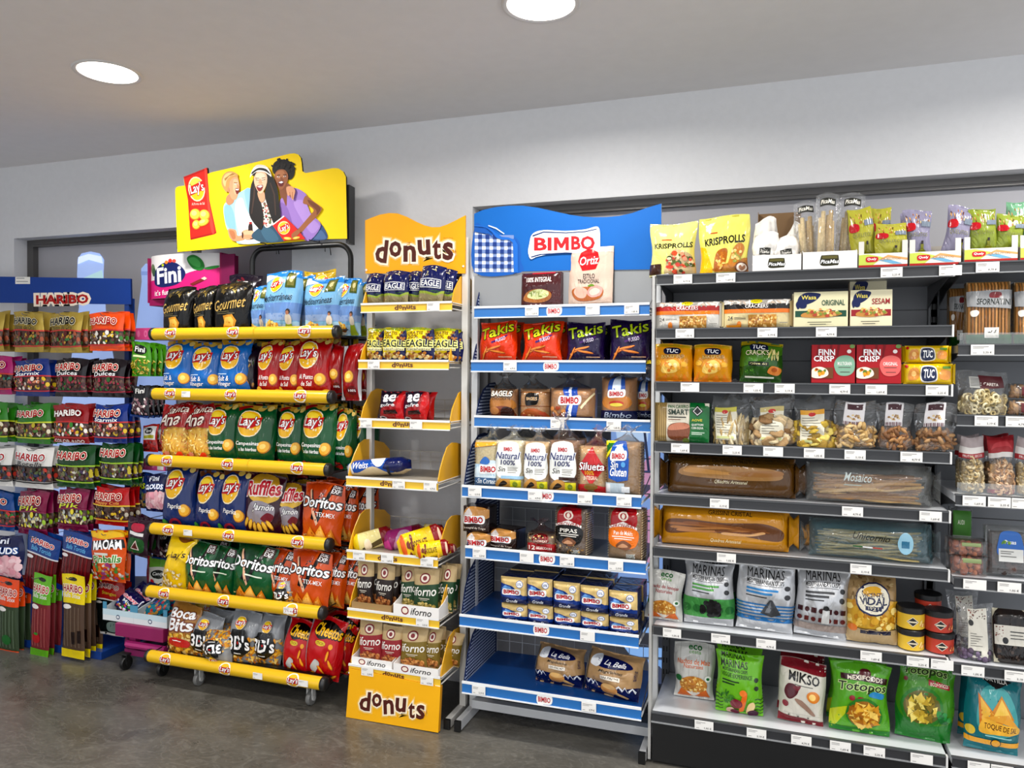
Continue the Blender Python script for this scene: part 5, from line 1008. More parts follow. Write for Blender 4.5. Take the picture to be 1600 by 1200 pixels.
row(s1+'seven', y, z+.004, [('fred', 561, 597, 970, dict(n=3, roll=-2)), ('fred', 595, 627, 979, dict(n=2)), ('fgld', 625, 666, 981, dict(n=3)), ('fgld', 661, 686, 983, dict(n=2, dy=.06, roll=3)), ('fgld', 685, 717, 988, dict(n=1, dy=.12, roll=8))], dict(lean=4, dy=.035))
# ---------------------------------------------------------------- blue bread rack goods
def bimbo(x0, y0, x1, y1, o='#a8b0c0'): return [S([(x0-.04, y0-.03), (x0-.02, y1+.03), ((x0+x1)/2, y1+.02), (x1+.04, y1+.05), (x1+.03, y0-.01), ((x0+x1)/2, y0-.03)], '#f0f0f0'), T('BIMBO', x0, y0, x1, y1, '#c81e2a', '#6a1420', .05, 0, 0, .02)]
kind('integral', 'bread_pack', 'maroon sliced bread pack', 'bread', 'soft', .19, .17, .1, '#5a2c30', [S([(.3, .96), (.4, 1.02), (.75, 1.02), (.85, .96)], '#b8202a'), T('100% INTEGRAL', .16, .72, .8, .86, '#f0e8e4', None, .03), S([(.12, .2), (.15, .42), (.35, .52), (.65, .5), (.8, .38), (.76, .22), (.5, .14)], '#a8723c'), S([(.2, .3), (.25, .45), (.5, .52), (.72, .44), (.7, .3), (.45, .24)], '#ccd0a0'), F(.47, .4, .22, .1, 16, .05, '#b8c080 #e4e8c4 #8a9a50', 'l'), R(.2, .04, .66, .12, '#7a4a4c'), E(.3, .08, .03, .03, '#e8dcd8'), E(.42, .08, .03, .03, '#e8dcd8'), E(.54, .08, .03, .03, '#e8dcd8')], nv=1, wr=.8)
kind('ortiz', 'toast_bag', 'tall beige toasted bread bag with a red badge', 'bread', 'soft', .2, .27, .11, '#d9c3b4', [R(0, .9, 1, 1, '#e6d6ca'), P([(.3, .9), (.48, .98), (.68, .9), (.72, .78), (.64, .62), (.34, .6), (.24, .76)], '#c8242e'), T('Ortiz', .28, .7, .7, .84, '#fff', None, .02, .3, 4), T('ESTILO', .36, .47, .62, .55, '#3a3230', None, .02), T('TRADICIONAL', .24, .39, .72, .46, '#3a3230', None, .02), S([(.14, .18), (.14, .3), (.4, .33), (.75, .33), (.82, .22), (.7, .12), (.3, .1)], '#b47038'), S([(.16, .25), (.25, .34), (.45, .28), (.4, .16), (.25, .16)], '#e8b8a8'), S([(.45, .24), (.6, .36), (.8, .3), (.75, .18), (.55, .16)], '#e8a8a0'), S([(.5, .25), (.62, .31), (.74, .27), (.7, .21), (.56, .19)], '#f4ccc0'), S([(.46, .34), (.55, .38), (.62, .34)], '#7a9a3a'), R(.24, .02, .68, .07, '#c8b0a2'), E(.33, .045, .022, .016, '#5a4a44'), E(.44, .045, .022, .016, '#5a4a44'), E(.56, .045, .022, .016, '#5a4a44')], nv=1, wr=1.1, side='#6a5a50')
def takis(fg): return [T('Takis', .08, .62, .94, .88, fg, '#1c1020', .03, .1, 14, .04), P([(.42, .46), (.78, .6), (.8, .64), (.4, .5)], '#5a1a7a'), T('FUEGO', .5, .5, .74, .58, '#e8e0f0', None, .02, 0, 14), R(.55, .16, .9, .18, '#e8c0a0'), P([(.1, 0), (1, 0), (1, .1), (.14, .06)], '#f0dc20'), T('PACK 140g', .45, .01, .92, .09, '#1a1a1a', None, .03)]+[q for a, b, r_ in ((.3, .3, 28), (.45, .36, 14), (.55, .28, -10), (.2, .24, 60)) for q in (E(a, b, .2, .028, '#9c4a1c', r_), E(a, b+.006, .19, .02, '#e89a48', r_))]
kind('tako', 'snack_bag', 'orange rolled tortilla snack bag', 'crisps', 'bag', .19, .21, .08, '#e04c14', takis('#d8dc2c'), nv=2)
kind('takp', 'snack_bag', 'dark purple rolled tortilla snack bag', 'crisps', 'bag', .18, .21, .08, '#2e1a50', takis('#b8cc2c'), nv=2)
BRD = '#c08a4c'
kind('bagel', 'bagel_bag', 'clear bag of stacked bagels with brown print', 'bread', 'loaf', .13, .13, .11, '#b87c3c', [S([(.1, .3), (.1, .62), (.5, .66), (.9, .6), (.9, .3)], '#b88448'), T('BAGELS', .14, .72, .88, .9, '#f4ece0', '#2a1a14', .04), T('CHOCOLATE', .2, .6, .84, .68, '#2a1a14', None, .02), S([(.08, .1), (.3, .34), (.5, .4), (.8, .38), (.94, .2), (.9, .04), (.1, .04)], '#8a4a28'), S([(.5, .1), (.6, .36), (.88, .34), (.9, .1)], '#4a2418'), E(.28, .25, .18, .12, '#c89058')], neck=.08, slices=0, rcol='#4a4e52', r=.045)
kind('bagel2', 'bagel_bag', 'clear bag of stacked bagels with a black badge', 'bread', 'loaf', .14, .13, .11, '#c48c48', [S([(.3, .45), (.3, .78), (.5, .84), (.72, .76), (.68, .5), (.5, .44)], '#1c1614'), T('BAGELS', .33, .6, .68, .7, '#e8c8a0', None, .03), S([(.05, .04), (.3, .3), (.6, .34), (.9, .2), (.95, .04)], '#b86a30'), F(.5, .14, .4, .1, 10, .06, '#e8b078 #c8603c', 'o'), R(.0, .4, 1, .425, '#8a5424'), R(0, .84, 1, .86, '#8a5424')], neck=.08, slices=0, rcol='#3a3e42', r=.045)
kind('pan1', 'bread_bag', 'clear bag of burger buns with blue ribbon print', 'bread', 'loaf', .19, .15, .11, '#c08444', [P([(.3, 1), (.62, 1), (.7, .6), (.62, 0), (.36, 0), (.44, .5)], '#2a5cb0'), P([(.4, 0), (.5, 0), (.56, .5), (.5, 1), (.44, 1), (.5, .5)], '#e8ecf4')]+bimbo(.3, .5, .68, .7)+[P([(.72, .4), (.98, .85), (.99, .8), (.75, .34)], '#f0e4c0'), F(.2, .25, .18, .12, 8, .05, '#e8a868 #b05c38', 'o'), R(.45, .0, .95, .12, '#1c2a6a')], neck=.07, slices=0, rcol='#3458a0', r=.04)
kind('pan2', 'bread_bag', 'clear bag of round buns with navy base print', 'bread', 'loaf', .16, .19, .12, '#b87c3c', [R(0, 0, 1, .24, '#1c2a62'), T('Bimbo', .12, .08, .88, .2, '#d8e0f0', None, .02, .3), S([(.3, .6), (.32, .95), (.66, .98), (.7, .62)], '#3a66b0'), S([(.4, .6), (.42, .95), (.58, .96), (.6, .62)], '#d8e4f0'), E(.5, .42, .4, .18, '#c88c48')]+bimbo(.32, .56, .68, .66)+[E(.5, .4, .2, .06, '#c8503c'), E(.5, .37, .18, .04, '#e8d860')], neck=.05, slices=0, rcol='#5a4438', r=.06)
kind('sinc', 'bread_bag', 'short pale blue and white sliced loaf bag', 'bread', 'loaf', .12, .2, .12, '#e0cc98', [R(0, 0, 1, .5, '#b8d0e0'), S([(0, .3), (.4, .52), (.9, .58), (1, .3), (1, 0), (0, 0)], '#d8e4ea'), R(0, 0, 1, .22, '#5a7a9c'), T('Sin Corteza', .2, .1, .96, .2, '#f4f6f8', None, .02, .3)]+bimbo(.34, .34, .9, .46)+[P([(.05, .84), (.9, .9), (.9, .96), (.05, .94)], '#e8b048'), S([(.3, .52), (.5, .66), (.7, .58), (.6, .5)], '#3a7cc0')], neck=.07, slices=1, rcol='#5a8ab0')
def nat(): return [S([(.14, .28), (.14, .84), (.3, .96), (.7, .96), (.86, .84), (.88, .28)], '#eff0ec')]+bimbo(.36, .78, .66, .86)+[T('Natural', .1, .62, .9, .76, '#1c2c72', '#e8eaf0', .03, .25), T('100%', .26, .5, .76, .6, '#1c2c72', None, .04, .1), T('Sin', .18, .36, .42, .46, '#4a4438', None, .02, .2), R(.5, .44, .84, .45, '#8a8478'), R(.5, .41, .8, .42, '#8a8478'), R(.5, .38, .82, .39, '#8a8478'), R(.5, .34, .78, .35, '#8a8478'), S([(.1, .04), (.3, .24), (.6, .2), (.6, .02)], '#c89a50'), S([(.2, .06), (.36, .18), (.5, .12)], '#3a2c20'), R(.6, .02, .92, .2, '#d8d02c'), E(.76, .12, .08, .05, '#8a9a28')]
kind('natw', 'bread_bag', 'white crustless loaf bag with blue script', 'bread', 'loaf', .15, .22, .13, '#ece0bc', nat()+[R(.3, .22, .98, .28, '#a8c8dc')], neck=.07, slices=1)
kind('natb', 'bread_bag', 'wholemeal loaf bag with blue script', 'bread', 'loaf', .14, .22, .13, '#d6b078', nat(), neck=.07)
kind('natd', 'bread_bag', 'dark wholemeal loaf bag with a tall twisted top', 'bread', 'loaf', .15, .22, .13, '#8a5c34', nat()+[R(.4, .24, .94, .3, '#4a2c1c')], neck=.12, rcol='#8a6450', crumb='#b08858')
kind('silu', 'bread_bag', 'thin slice loaf bag with a red diamond', 'bread', 'loaf', .13, .22, .12, '#c89c60', [P([(.5, .98), (.98, .56), (.5, .18), (.04, .56)], '#c42028'), T('Silueta', .06, .5, .94, .66, '#fff', '#8a1018', .03, .15), T('100%', .28, .4, .6, .49, '#f0c040', None, .03), T('INTEGRAL', .24, .3, .74, .38, '#f4e4d0', None, .02), P([(0, 0), (.3, .0), (.5, .18), (.7, 0), (1, 0), (1, .16), (.5, .22), (0, .2)], '#b81c24'), E(.5, .16, .24, .07, '#8a6a20')], neck=.1, rcol='#c8506a')
kind('sing', 'bread_bag', 'gluten free loaf bag with a blue panel', 'bread', 'loaf', .19, .22, .12, '#a07848', [P([(0, 1), (.42, 1), (0, .62)], '#e8e020'), P([(.04, .96), (.3, .96), (.04, .74)], '#2a7a3a'), P([(.14, .32), (.12, .7), (.3, .72), (.72, .7), (.7, .3), (.4, .26)], '#1466b8'), S([(.2, .7), (.3, .98), (.6, .98), (.68, .7)], '#1466b8'), S([(.3, .78), (.4, .92), (.5, .92), (.58, .78)], '#d8e4f0')]+bimbo(.24, .68, .6, .78)+[T('Sin', .2, .52, .42, .64, '#fff', None, .04, .25), T('Gluten', .18, .36, .66, .52, '#fff', None, .04, .25), E(.56, .58, .06, .05, '#6ab0e0'), R(.02, .04, .6, .24, '#c8d4dc'), R(.02, .06, .2, .22, '#e8eaec'), R(.52, .08, .76, .18, '#e8eaec')], neck=.07, crumb='#b89868')
kind('cub', 'bread_pack', 'small dark brown sliced bread cube', 'bread', 'soft', .125, .115, .12, '#3c241c', [S([(0, .55), (.2, .95), (.6, .98), (1, .9), (1, .6), (.5, .5)], '#c89858'), P([(0, .6), (.25, .95), (.4, .7), (.2, .5)], '#d8d0cc')]+bimbo(.1, .38, .8, .62)+[T('Integral de Trigo', .1, .12, .9, .22, '#e8dcd0', None, .01)], side='#2c1c18', nv=2, wr=.8)
kind('sel', 'bread_bag', 'red based seeded loaf bag', 'bread', 'loaf', .15, .11, .12, '#8a6238', [P([(0, .5), (.2, .56), (.5, .5), (.8, .56), (1, .5), (1, 0), (0, 0)], '#a8141e'), S([(.25, .6), (.3, .95), (.7, .95), (.75, .6)], '#8a1a1c'), T('OROWEAT', .26, .6, .74, .72, '#f0e0d0', None, .03), T('12', .12, .2, .32, .42, '#f4ece4', None, .03), T('SELECCION', .36, .24, .88, .36, '#f4ece4', None, .02), F(.5, .85, .4, .1, 16, .03, '#3a2414 #e0c890', 'o', 1)], neck=.08, rcol='#8a2a30', rclear=1)
def oro(c, txt): return [S([(.2, .66), (.2, .98), (.5, 1.0), (.84, .98), (.84, .66)], '#b01c28'), E(.5, .86, .15, .09, '#f0e4d8'), E(.5, .86, .1, .06, '#b01c28'), E(.5, .86, .05, .05, '#f0e4d8'), P([(.1, .66), (.5, .76), (.9, .66), (.88, .6), (.5, .66), (.12, .6)], '#f2ece8'), T('OROWEAT', .14, .64, .88, .72, '#b01c28', None, .04, 0), S([(.14, .32), (.1, .6), (.5, .66), (.9, .6), (.86, .3), (.5, .24)], c), T(txt, .24, .5, .78, .58, '#f4f0e8', None, .03), R(.2, .46, .82, .475, '#f4f0e8'), R(.26, .42, .76, .435, '#f4f0e8'), S([(.3, .28), (.5, .4), (.75, .32), (.6, .22)], '#8a5c3c'), S([(.35, .26), (.5, .34), (.65, .28)], '#c89c78'), T('100%', .62, .08, .84, .15, '#2a4a2a', '#f4f4f0', .03)]
kind('pipas', 'bread_bag', 'seeded loaf bag with a black panel', 'bread', 'loaf', .17, .25, .12, '#6a4c2c', oro('#1a1614', 'PIPAS')+[F(.5, .16, .45, .1, 30, .03, '#4a3018 #9c7c4c #c8ac7c', 'o', 1)], neck=.03, rcol='#a01c2c', rclear=0, hf=.2)
kind('whole', 'bread_bag', 'wheat loaf bag with an orange panel', 'bread', 'loaf', .17, .24, .12, '#9c7440', oro('#e8871c', 'Pan de Molde'), neck=.03, rcol='#8a1c24', rclear=0)
kind('grande', 'toast_pack', 'white and blue toast pack', 'bread', 'soft', .13, .125, .13, '#dcc48c', [S([(-.02, -.02), (-.02, .7), (.2, .74), (.5, .66), (.8, .4), (1.02, .3), (1.02, -.02)], '#1c4a94'), P([(.06, .56), (.2, .7), (.4, .66), (.5, .5)], '#6ea0d4'), P([(0, 0), (1, 0), (1, .2), (0, .28)], '#152a60')]+bimbo(.16, .38, .74, .54)+[T('Grande', .26, .08, .68, .19, '#f0f2f6', None, .02, .25), E(.76, .78, .13, .13, '#3a6cb0'), E(.76, .78, .11, .11, '#f0f2f4'), T('0%', .68, .73, .84, .83, '#1c4a94', None, .03)], side='#17295c', nv=2, wr=.9)
kind('bella', 'pastry_bag', 'kraft and navy bag of pastries', 'pastry', 'bag', .25, .26, .14, '#bfa078', [S([(-.02, -.02), (-.02, .3), (.3, .34), (.7, .3), (1.02, .36), (1.02, -.02)], '#1c2560')]+[P([(a, .24+.05*(i % 2)), (a+.06, .36), (a+.12, .24+.05*(i % 2)), (a+.11, .24), (a+.06, .33), (a+.01, .24)], '#eceef2') for i, a in enumerate([.0, .12, .2, .62, .72, .84])]+[S([(.18, .72), (.3, .88), (.7, .84), (.86, .72), (.6, .66), (.35, .66)], '#1c2560'), S([(.12, .66), (.16, .84), (.3, .9), (.34, .74), (.28, .64)], '#eef0f2'), T('La Bella', .4, .71, .74, .81, '#f2f2f4', None, .02, .3, -4), T('Magdalenas', .34, .55, .72, .62, '#4a4438', None, .01, .35), R(.38, .43, .68, .51, '#efe8dc'), T('SIN PALMA', .4, .45, .66, .49, '#4a4438', None, .02), S([(.4, .18), (.4, .3), (.5, .36), (.64, .3), (.64, .18), (.52, .12)], '#e0a860'), E(.52, .3, .11, .06, '#f0c888'), P([(.64, .22), (.84, .12), (.8, .08), (.62, .16)], '#e8c080')]+[S([(0, .2), (.0, .8), (.06, .9), (.08, .4)], '#8a8884'), T('EASO', .9, .5, .94, .7, '#1c2560', None, .02)], nv=2, wr=1.2)
b_ = 'bread rack shelf '
def BRR(i): return BR[i][0], BR[i][1]
y, z = BRR(0); row(b_+'one', y, z, [('integral', 813, 878, 426, dict(dy=.01, rz=-6)), ('ortiz', 887, 960, 386, dict(rz=-6, n=1))], dict(lean=3, dy=.02))
y, z = BRR(1); row(b_+'two', y, z, [('tako', 748, 806, 502, dict(n=2)), ('tako', 815, 877, 502, dict(n=2)), ('takp', 884, 944, 503, dict(n=3)), ('takp', 952, 1016, 499, dict(n=2, dy=.02))], dict(lean=6, dy=.015))
y, z = BRR(2); row(b_+'three', y, z, [('bagel', 762, 804, 608, dict()), ('bagel2', 809, 855, 608, dict()), ('pan1', 857, 927, 607, dict()), ('pan2', 936, 992, 590, dict()), ('pan2', 990, 1020, 595, dict(dy=.12))], dict(lean=2, dy=.015))
y, z = BRR(3); row(b_+'four', y, z, [('sinc', 740, 778, 690, dict()), ('natw', 772, 817, 690, dict(n=2)), ('natb', 816, 858, 692, dict(n=2)), ('natd', 856, 903, 690, dict(n=2)), ('silu', 903, 946, 699, dict(n=2)), ('sing', 946, 1000, 692, dict(n=1, rz=-4))], dict(lean=2, dy=.015))
y, z = BRR(4); row(b_+'five', y, z, [('cub', 728, 766, 832, dict(vb=864)), ('cub', 766, 809, 827, dict(rz=-8, dy=.03)), ('sel', 823, 868, 836, dict(dy=.02)), ('pipas', 867, 918, 796, dict(rz=-8)), ('whole', 950, 1004, 797, dict(rz=-6))], dict(lean=1, dy=.02))
row(b_+'five', y, z, [('cub', 723, 764, 792, dict(vb=832, lab='small dark brown sliced bread cube stacked on another on bread rack shelf five'))], dict(lean=1, dy=.02))
y, z = BRR(5); us = ((783, 824), (824, 864), (865, 907), (907, 951), (952, 997)); vt = (944, 946, 952, 958, 966)
row('bread rack six lower layer', y, z, [('grande', a, b, v, dict(n=2)) for (a, b), v in zip(us, vt)], dict(lean=0, dy=.02, dd=.118))
row('bread rack six upper layer', y, z, [('grande', a-1, b-1, v-42, dict(n=2, vb=v-1)) for (a, b), v in zip(us, vt)], dict(lean=0, dy=.01, dd=.118))
y, z = BRR(6); row(b_+'seven', y, z, [('bella', 833, 911, 1014, dict(dy=.06, rz=-4, lean=16)), ('bella', 908, 1000, 1024, dict(dy=.02, rz=-8, lean=14, roll=4))], {})
# ---------------------------------------------------------------- dark shelving goods
kind('kris1', 'rusk_bag', 'pale yellow toast bag with red and green toppings', 'toasts', 'gusset', .2, .25, .1, '#e6e08c', [T('KRISPROLLS', .12, .5, .96, .59, '#2c2e1a', None, .06), R(.3, .64, .5, .66, '#c86a3a'), S([(.4, .02), (.42, .3), (.55, .48), (.7, .46), (.95, .36), (1, .1), (.9, .0)], '#c8b48c'), F(.68, .24, .28, .2, 46, .05, '#c8503c #6a7a2c #e8a080 #d8603a #4a5a20 #e8d8b0', 'o'), R(.02, .04, .3, .24, '#4a2c1c'), P([(0, 0), (.45, .06), (.5, .0)], '#f0ece8')], nv=1, m='film')
kind('kris2', 'rusk_bag', 'pale yellow toast bag with golden rolls', 'toasts', 'gusset', .2, .25, .1, '#e9e27c', [P([(0, 0), (0, .5), (.15, .46), (.32, .1), (.3, 0)], '#f2c41c'), T('KRISPROLLS', .14, .5, .92, .62, '#2c2e1a', None, .06, 0, 3), R(.26, .68, .4, .7, '#c86a3a'), P([(.3, .1), (.36, .04), (1, .04), (1, .3), (.6, .2)], '#c89048'), S([(.34, .1), (.38, .36), (.52, .44), (.58, .38), (.52, .12), (.44, .06)], '#b87424'), F(.46, .25, .08, .15, 20, .03, '#e8b45c #c88430 #f4cc80', 'o'), S([(.6, .2), (.72, .46), (.86, .5), (.92, .4), (.78, .18), (.66, .12)], '#c88a3a'), F(.76, .32, .1, .12, 16, .035, '#e8d89c #d8c070 #a8a850', 'o'), E(.86, .12, .13, .1, '#8a5c3c'), E(.86, .12, .1, .075, '#f0e4d8'), S([(.8, .12), (.84, .16), (.87, .13), (.92, .16), (.93, .11), (.86, .06)], '#b88868')], nv=1)
pic = [S([(.34, .2), (.34, .72), (.4, .78), (.62, .78), (.66, .7), (.66, .24), (.6, .18)], '#3a3824'), R(.36, .58, .64, .74, '#6a6434'), T('PicaMas', .33, .3, .67, .52, '#fff', '#1a1a14', .04, .25)]
kind('ptray', 'display_carton', 'white open carton of breadstick bags', 'carton', 'tray', .22, .12, .2, '#eceae6', pic, side='#d8d4ce', fh=.62)
kind('pbag', 'breadstick_bag', 'small white paper breadstick bag', 'breadsticks', 'bag', .13, .15, .06, '#e8e4de', [R(.3, .3, .7, .48, '#2c2c22'), T('PicaMas', .34, .34, .66, .44, '#f0ece4', None, .02, .2), F(.5, .14, .4, .1, 12, .08, '#c8b088 #a89068', 'l')], nv=3, wr=1.8, m='paper')
kind('pclear', 'breadstick_bag', 'tall clear bag of thick breadsticks', 'breadsticks', 'clear', .11, .24, .07, '#fff', [R(.2, .76, .8, .88, '#2a2a20'), T('PicaMas', .24, .79, .76, .86, '#f4f0e4', None, .03, .2), ][:2], pr2=[R(.05, .0, .95, .14, '#e4e0da'), R(.05, .14, .95, .15, '#8a7a50')], bit='baton', n=5, bc='#dcc088 #d0b078 #e4cc98', fill=.66, cname='breadsticks', nv=1)
def qp(b): return [P([(0, 0), (1, 0), (1, .16), (0, .16)], '#b02420'), P([(0, .16), (.3, .16), (.5, .7), (.2, .95), (0, .9)], '#c8d460'), P([(.3, .3), (.6, .86), (1, .6), (1, .45), (.6, .7)], '#e0a870'), P([(.4, .5), (.7, .2), (.9, .2), (.6, .56)], '#7ab0d0'), S([(.16, .4), (.16, .72), (.3, .76), (.4, .7), (.38, .42), (.26, .36)], '#c82430'), T('Quely', .18, .46, .37, .68, '#fff', None, .03, .15), T('QUELITOS', .46, .46, .86, .66, '#c89858', None, .01)]
kind('qtray', 'display_carton', 'colourful open carton of olive oil breadstick bags', 'carton', 'tray', .2, .13, .18, '#e8e6dc', qp(1), side='#b8b2aa', fh=.5, ears=1.9, earc='#dcdad2')
def qb(c): return [R(0, .6, 1, .92, c), F(.3, .78, .24, .1, 14, .05, '#b87840 #e0b880 #6a3a20', 'v', 1), F(.72, .78, .22, .1, 14, .05, '#d8b078 #8a5030 #f0d8a8', 'v', 1), R(.6, .62, .95, .72, '#8a94a0'), S([(.06, .54), (.06, .64), (.2, .67), (.4, .65), (.4, .55), (.22, .52)], '#c02434'), T('Quely', .1, .56, .37, .64, '#fff', None, .02, .1), T('QUELITOS', .15, .42, .82, .5, '#8a8a60', None, .005), S([(.52, .02), (.5, .16), (.58, .22), (.58, .3), (.68, .3), (.68, .22), (.78, .14), (.76, .02)], '#8a8a1c'), R(.59, .3, .67, .36, '#3a2a20')]
kind('qyel', 'breadstick_bag', 'yellow green bag of short breadsticks', 'breadsticks', 'bag', .1, .2, .045, '#b8b44c', qb('#b8b44c'), nv=2, wr=.7)
kind('qlil', 'breadstick_bag', 'lilac grey bag of short breadsticks', 'breadsticks', 'bag', .1, .2, .045, '#9c98ac', qb('#9894a8'), nv=2, wr=.9)
kind('qgrn', 'breadstick_bag', 'olive green bag of short breadsticks', 'breadsticks', 'bag', .11, .2, .045, '#98a448', qb('#98a448'), nv=2, wr=.7)
kind('qmint', 'breadstick_bag', 'mint green bag of short breadsticks', 'breadsticks', 'bag', .11, .2, .045, '#86b494', qb('#86b494'), nv=1, wr=.7)
kind('kraftbox', 'cardboard_box', 'open brown cardboard box flap behind the white breadstick bags', 'box', 'tray', .22, .26, .14, '#8a6f50', [], side='#8a6f50', fh=.3, nv=1)
def crk(c): return [R(0, .66, 1, .84, c), R(0, .52, 1, .66, '#e88a24'), R(0, .84, 1, 1, '#d8d2cc'), F(.5, .92, .48, .06, 26, .04, '#a8a49c #f0ece6 #c8b8a8', 'l', 1), E(.5, .92, .09, .07, '#e8d420'), T('CASCH', .43, .89, .57, .95, '#2a3a1a', None, .03), T('CRACKERS', .33, .69, .67, .82, '#f4eee8', None, .02), R(.38, .04, .8, .46, '#c89848'), F(.59, .25, .2, .2, 60, .018, '#e8c47c #a87430 #f0d498', 'r', 1), T('24', .08, .26, .15, .4, '#5a5650', None, .01), R(.17, .34, .34, .36, '#6a665e'), R(.17, .3, .34, .32, '#6a665e'), E(.24, .12, .035, .11, '#d88a2c'), R(.84, .16, .95, .18, '#9a968e')]
kind('crk1', 'cracker_pack', 'long white cracker pack with a red stripe', 'crackers', 'soft', .27, .11, .07, '#d6d3cc', crk('#b82820'), nv=1, ends=1, wr=.5)
kind('crk2', 'cracker_pack', 'long cream cracker pack with a black stripe', 'crackers', 'soft', .27, .11, .07, '#dccfa4', crk('#2a2420')+[R(.06, .02, .26, .12, '#e8a01c')], nv=1, ends=1, wr=.5)
def wasa(c, t): return [R(.03, .28, .97, .46, c), S([(.08, .66), (.1, .86), (.24, .98), (.44, .96), (.5, .9), (.4, .74), (.24, .64)], '#1c2a5c'), T('Wasa', .14, .78, .42, .9, '#e8d86a', None, .04), S([(.08, .5), (.04, .64), (.08, .74), (.13, .62)], '#1c2a5c'), S([(.12, .54), (.14, .66), (.24, .66), (.22, .54)], '#1c2a5c'), T(t, .52, .6, .94, .76, c, None, .03), S([(.14, .3), (.2, .4), (.5, .44), (.8, .42), (.88, .34), (.6, .26), (.3, .26)], '#c8924c'), F(.52, .4, .3, .1, 30, .04, '#e0c070 #d8a068 #b8543c #8a9a44 #f0e0a8', 'o'), R(.26, .12, .7, .14, '#6a6a5c'), R(.3, .06, .6, .08, '#6a6a5c')]
kind('waso', 'crispbread_pack', 'square cream crispbread pack with a green band', 'crispbread', 'box', .17, .15, .06, '#e2dcb8', wasa('#2a5a48', 'ORIGINAL'), side='#d0bca4', nv=1)
kind('wass', 'crispbread_pack', 'square cream crispbread pack with a red band', 'crispbread', 'box', .15, .14, .06, '#e6dfc0', wasa('#a02c34', 'SESAM'), side='#d8c4ac', nv=1)
tuc = lambda x0, y0, x1, y1: [S([(x0, y0), (x0-.02, y1-.02), ((x0+x1)/2, y1+.02), (x1, y1), (x1+.02, y0+.02), ((x0+x1)/2, y0-.02)], '#16244c'), T('TUC', x0+.04, y0+.02, x1-.03, y1-.02, '#fff', '#16244c', .05, .1)]
kind('tucb', 'cracker_bag', 'golden yellow baked cracker bag', 'crackers', 'bag', .16, .17, .08, '#e8a81e', [R(0, .88, 1, 1, '#d8b424'), P([(0, .12), (.2, .3), (.1, 0), (.4, .22), (.4, 0), (.6, .22), (.7, 0), (.8, .24), (.95, 0), (1, .2), (1, 0), (0, 0)], '#f09a20')]+tuc(.34, .7, .68, .84)+[T('BAKEFULS', .26, .6, .78, .68, '#e8c878', '#a8701c', .03, .05, 4), S([(.26, .3), (.34, .48), (.55, .56), (.7, .44), (.6, .28), (.4, .24)], '#f4d47c'), F(.5, .38, .18, .1, 14, .045, '#fae8b0 #e8b048 #d88a2c', 'o'), E(.18, .5, .08, .06, '#e8b83c'), E(.8, .46, .08, .06, '#e8b83c')], nv=2, wr=.8)
kind('tucg', 'cracker_bag', 'green yellow spiced cracker bag', 'crackers', 'bag', .17, .17, .08, '#3d6a24', [R(0, .88, 1, 1, '#c8b420'), S([(0, .8), (.0, .4), (.4, .5), (1, .7), (1, .9)], '#5a8a2a')]+tuc(.26, .76, .6, .9)+[T("CRACK'S", .14, .64, .66, .76, '#e8e4c0', '#2a4a1c', .03, 0, 4), R(.22, .42, .66, .5, '#1c2c1a'), T('Olive oil', .26, .44, .62, .48, '#e8e0b0', None, .01), F(.8, .68, .14, .12, 12, .06, '#c8c078 #e8dca0', 'v'), S([(.64, .3), (.74, .42), (.96, .36), (.9, .22), (.7, .24)], '#d89048'), E(.8, .34, .07, .05, '#b86a2c'), R(.14, .14, .8, .18, '#e8e8d8'), F(.3, .3, .2, .06, 12, .03, '#7ab04a #4a8a2a', 'l')], nv=1, wr=.8)
def finn(c, t): return [R(0, .0, 1, 1, '#ae1c28'), P([(.1, .6), (.14, 1), (.2, 1), (.18, .6)], '#8a1420'), P([(.4, .6), (.42, 1), (.48, 1), (.46, .6)], '#8a1420'), P([(.56, .6), (.6, 1), (.66, 1), (.6, .6)], '#8a1420'), T('FINN', .16, .72, .54, .88, '#fff', None, .05), T('CRISP', .05, .56, .52, .71, '#fff', None, .05), S([(.52, .46), (.6, .66), (.8, .72), (.97, .62), (.98, .34), (.85, .2), (.62, .22)], c), T(t, .6, .46, .92, .55, '#f4f0ec', None, .02), R(.62, .4, .9, .415, '#5a4a44'), R(.66, .28, .88, .295, '#5a4a44'), R(0, .12, .5, .4, '#7a4c2c'), S([(0, .16), (.02, .36), (.2, .42), (.36, .34), (.38, .2), (.2, .12)], '#f0ead8'), F(.18, .28, .16, .1, 10, .05, '#e8a82c #c83c2c #6a8a3a', 'o'), E(.86, .82, .05, .05, '#f0e4e0'), E(.93, .95, .06, .05, '#7a9a5a')]
kind('fin1', 'crispbread_box', 'red crispbread box with a mint green spot', 'crispbread', 'box', .15, .135, .07, '#ae1c28', finn('#8cb49c', 'MULTIGRAIN'), side='#7c141e', nv=1)
kind('fin2', 'crispbread_box', 'red crispbread box with a salmon pink spot', 'crispbread', 'box', .155, .135, .07, '#ae1c28', finn('#e0706c', 'ORIGINAL'), side='#7c141e', nv=1)
kind('tucp', 'cracker_pack', 'yellow cracker pack with a dark blue badge', 'crackers', 'soft', .18, .065, .05, '#e4c41c', [S([(.36, .14), (.34, .72), (.42, .9), (.64, .82), (.68, .3), (.6, .12)], '#e8e4dc'), S([(.38, .2), (.36, .7), (.43, .84), (.62, .78), (.66, .34), (.59, .18)], '#16305c'), T('TUC', .4, .3, .62, .72, '#fff', None, .05, .1), S([(.1, .2), (.12, .7), (.28, .76), (.3, .3)], '#d89a48'), S([(.72, .3), (.76, .7), (.94, .6), (.9, .24)], '#e8a85c'), E(.2, .5, .05, .14, '#f0c884'), E(.06, .85, .03, .08, '#c82820'), R(.78, .76, .94, .86, '#6a9a3a')], nv=1, ends=1, wr=.4)
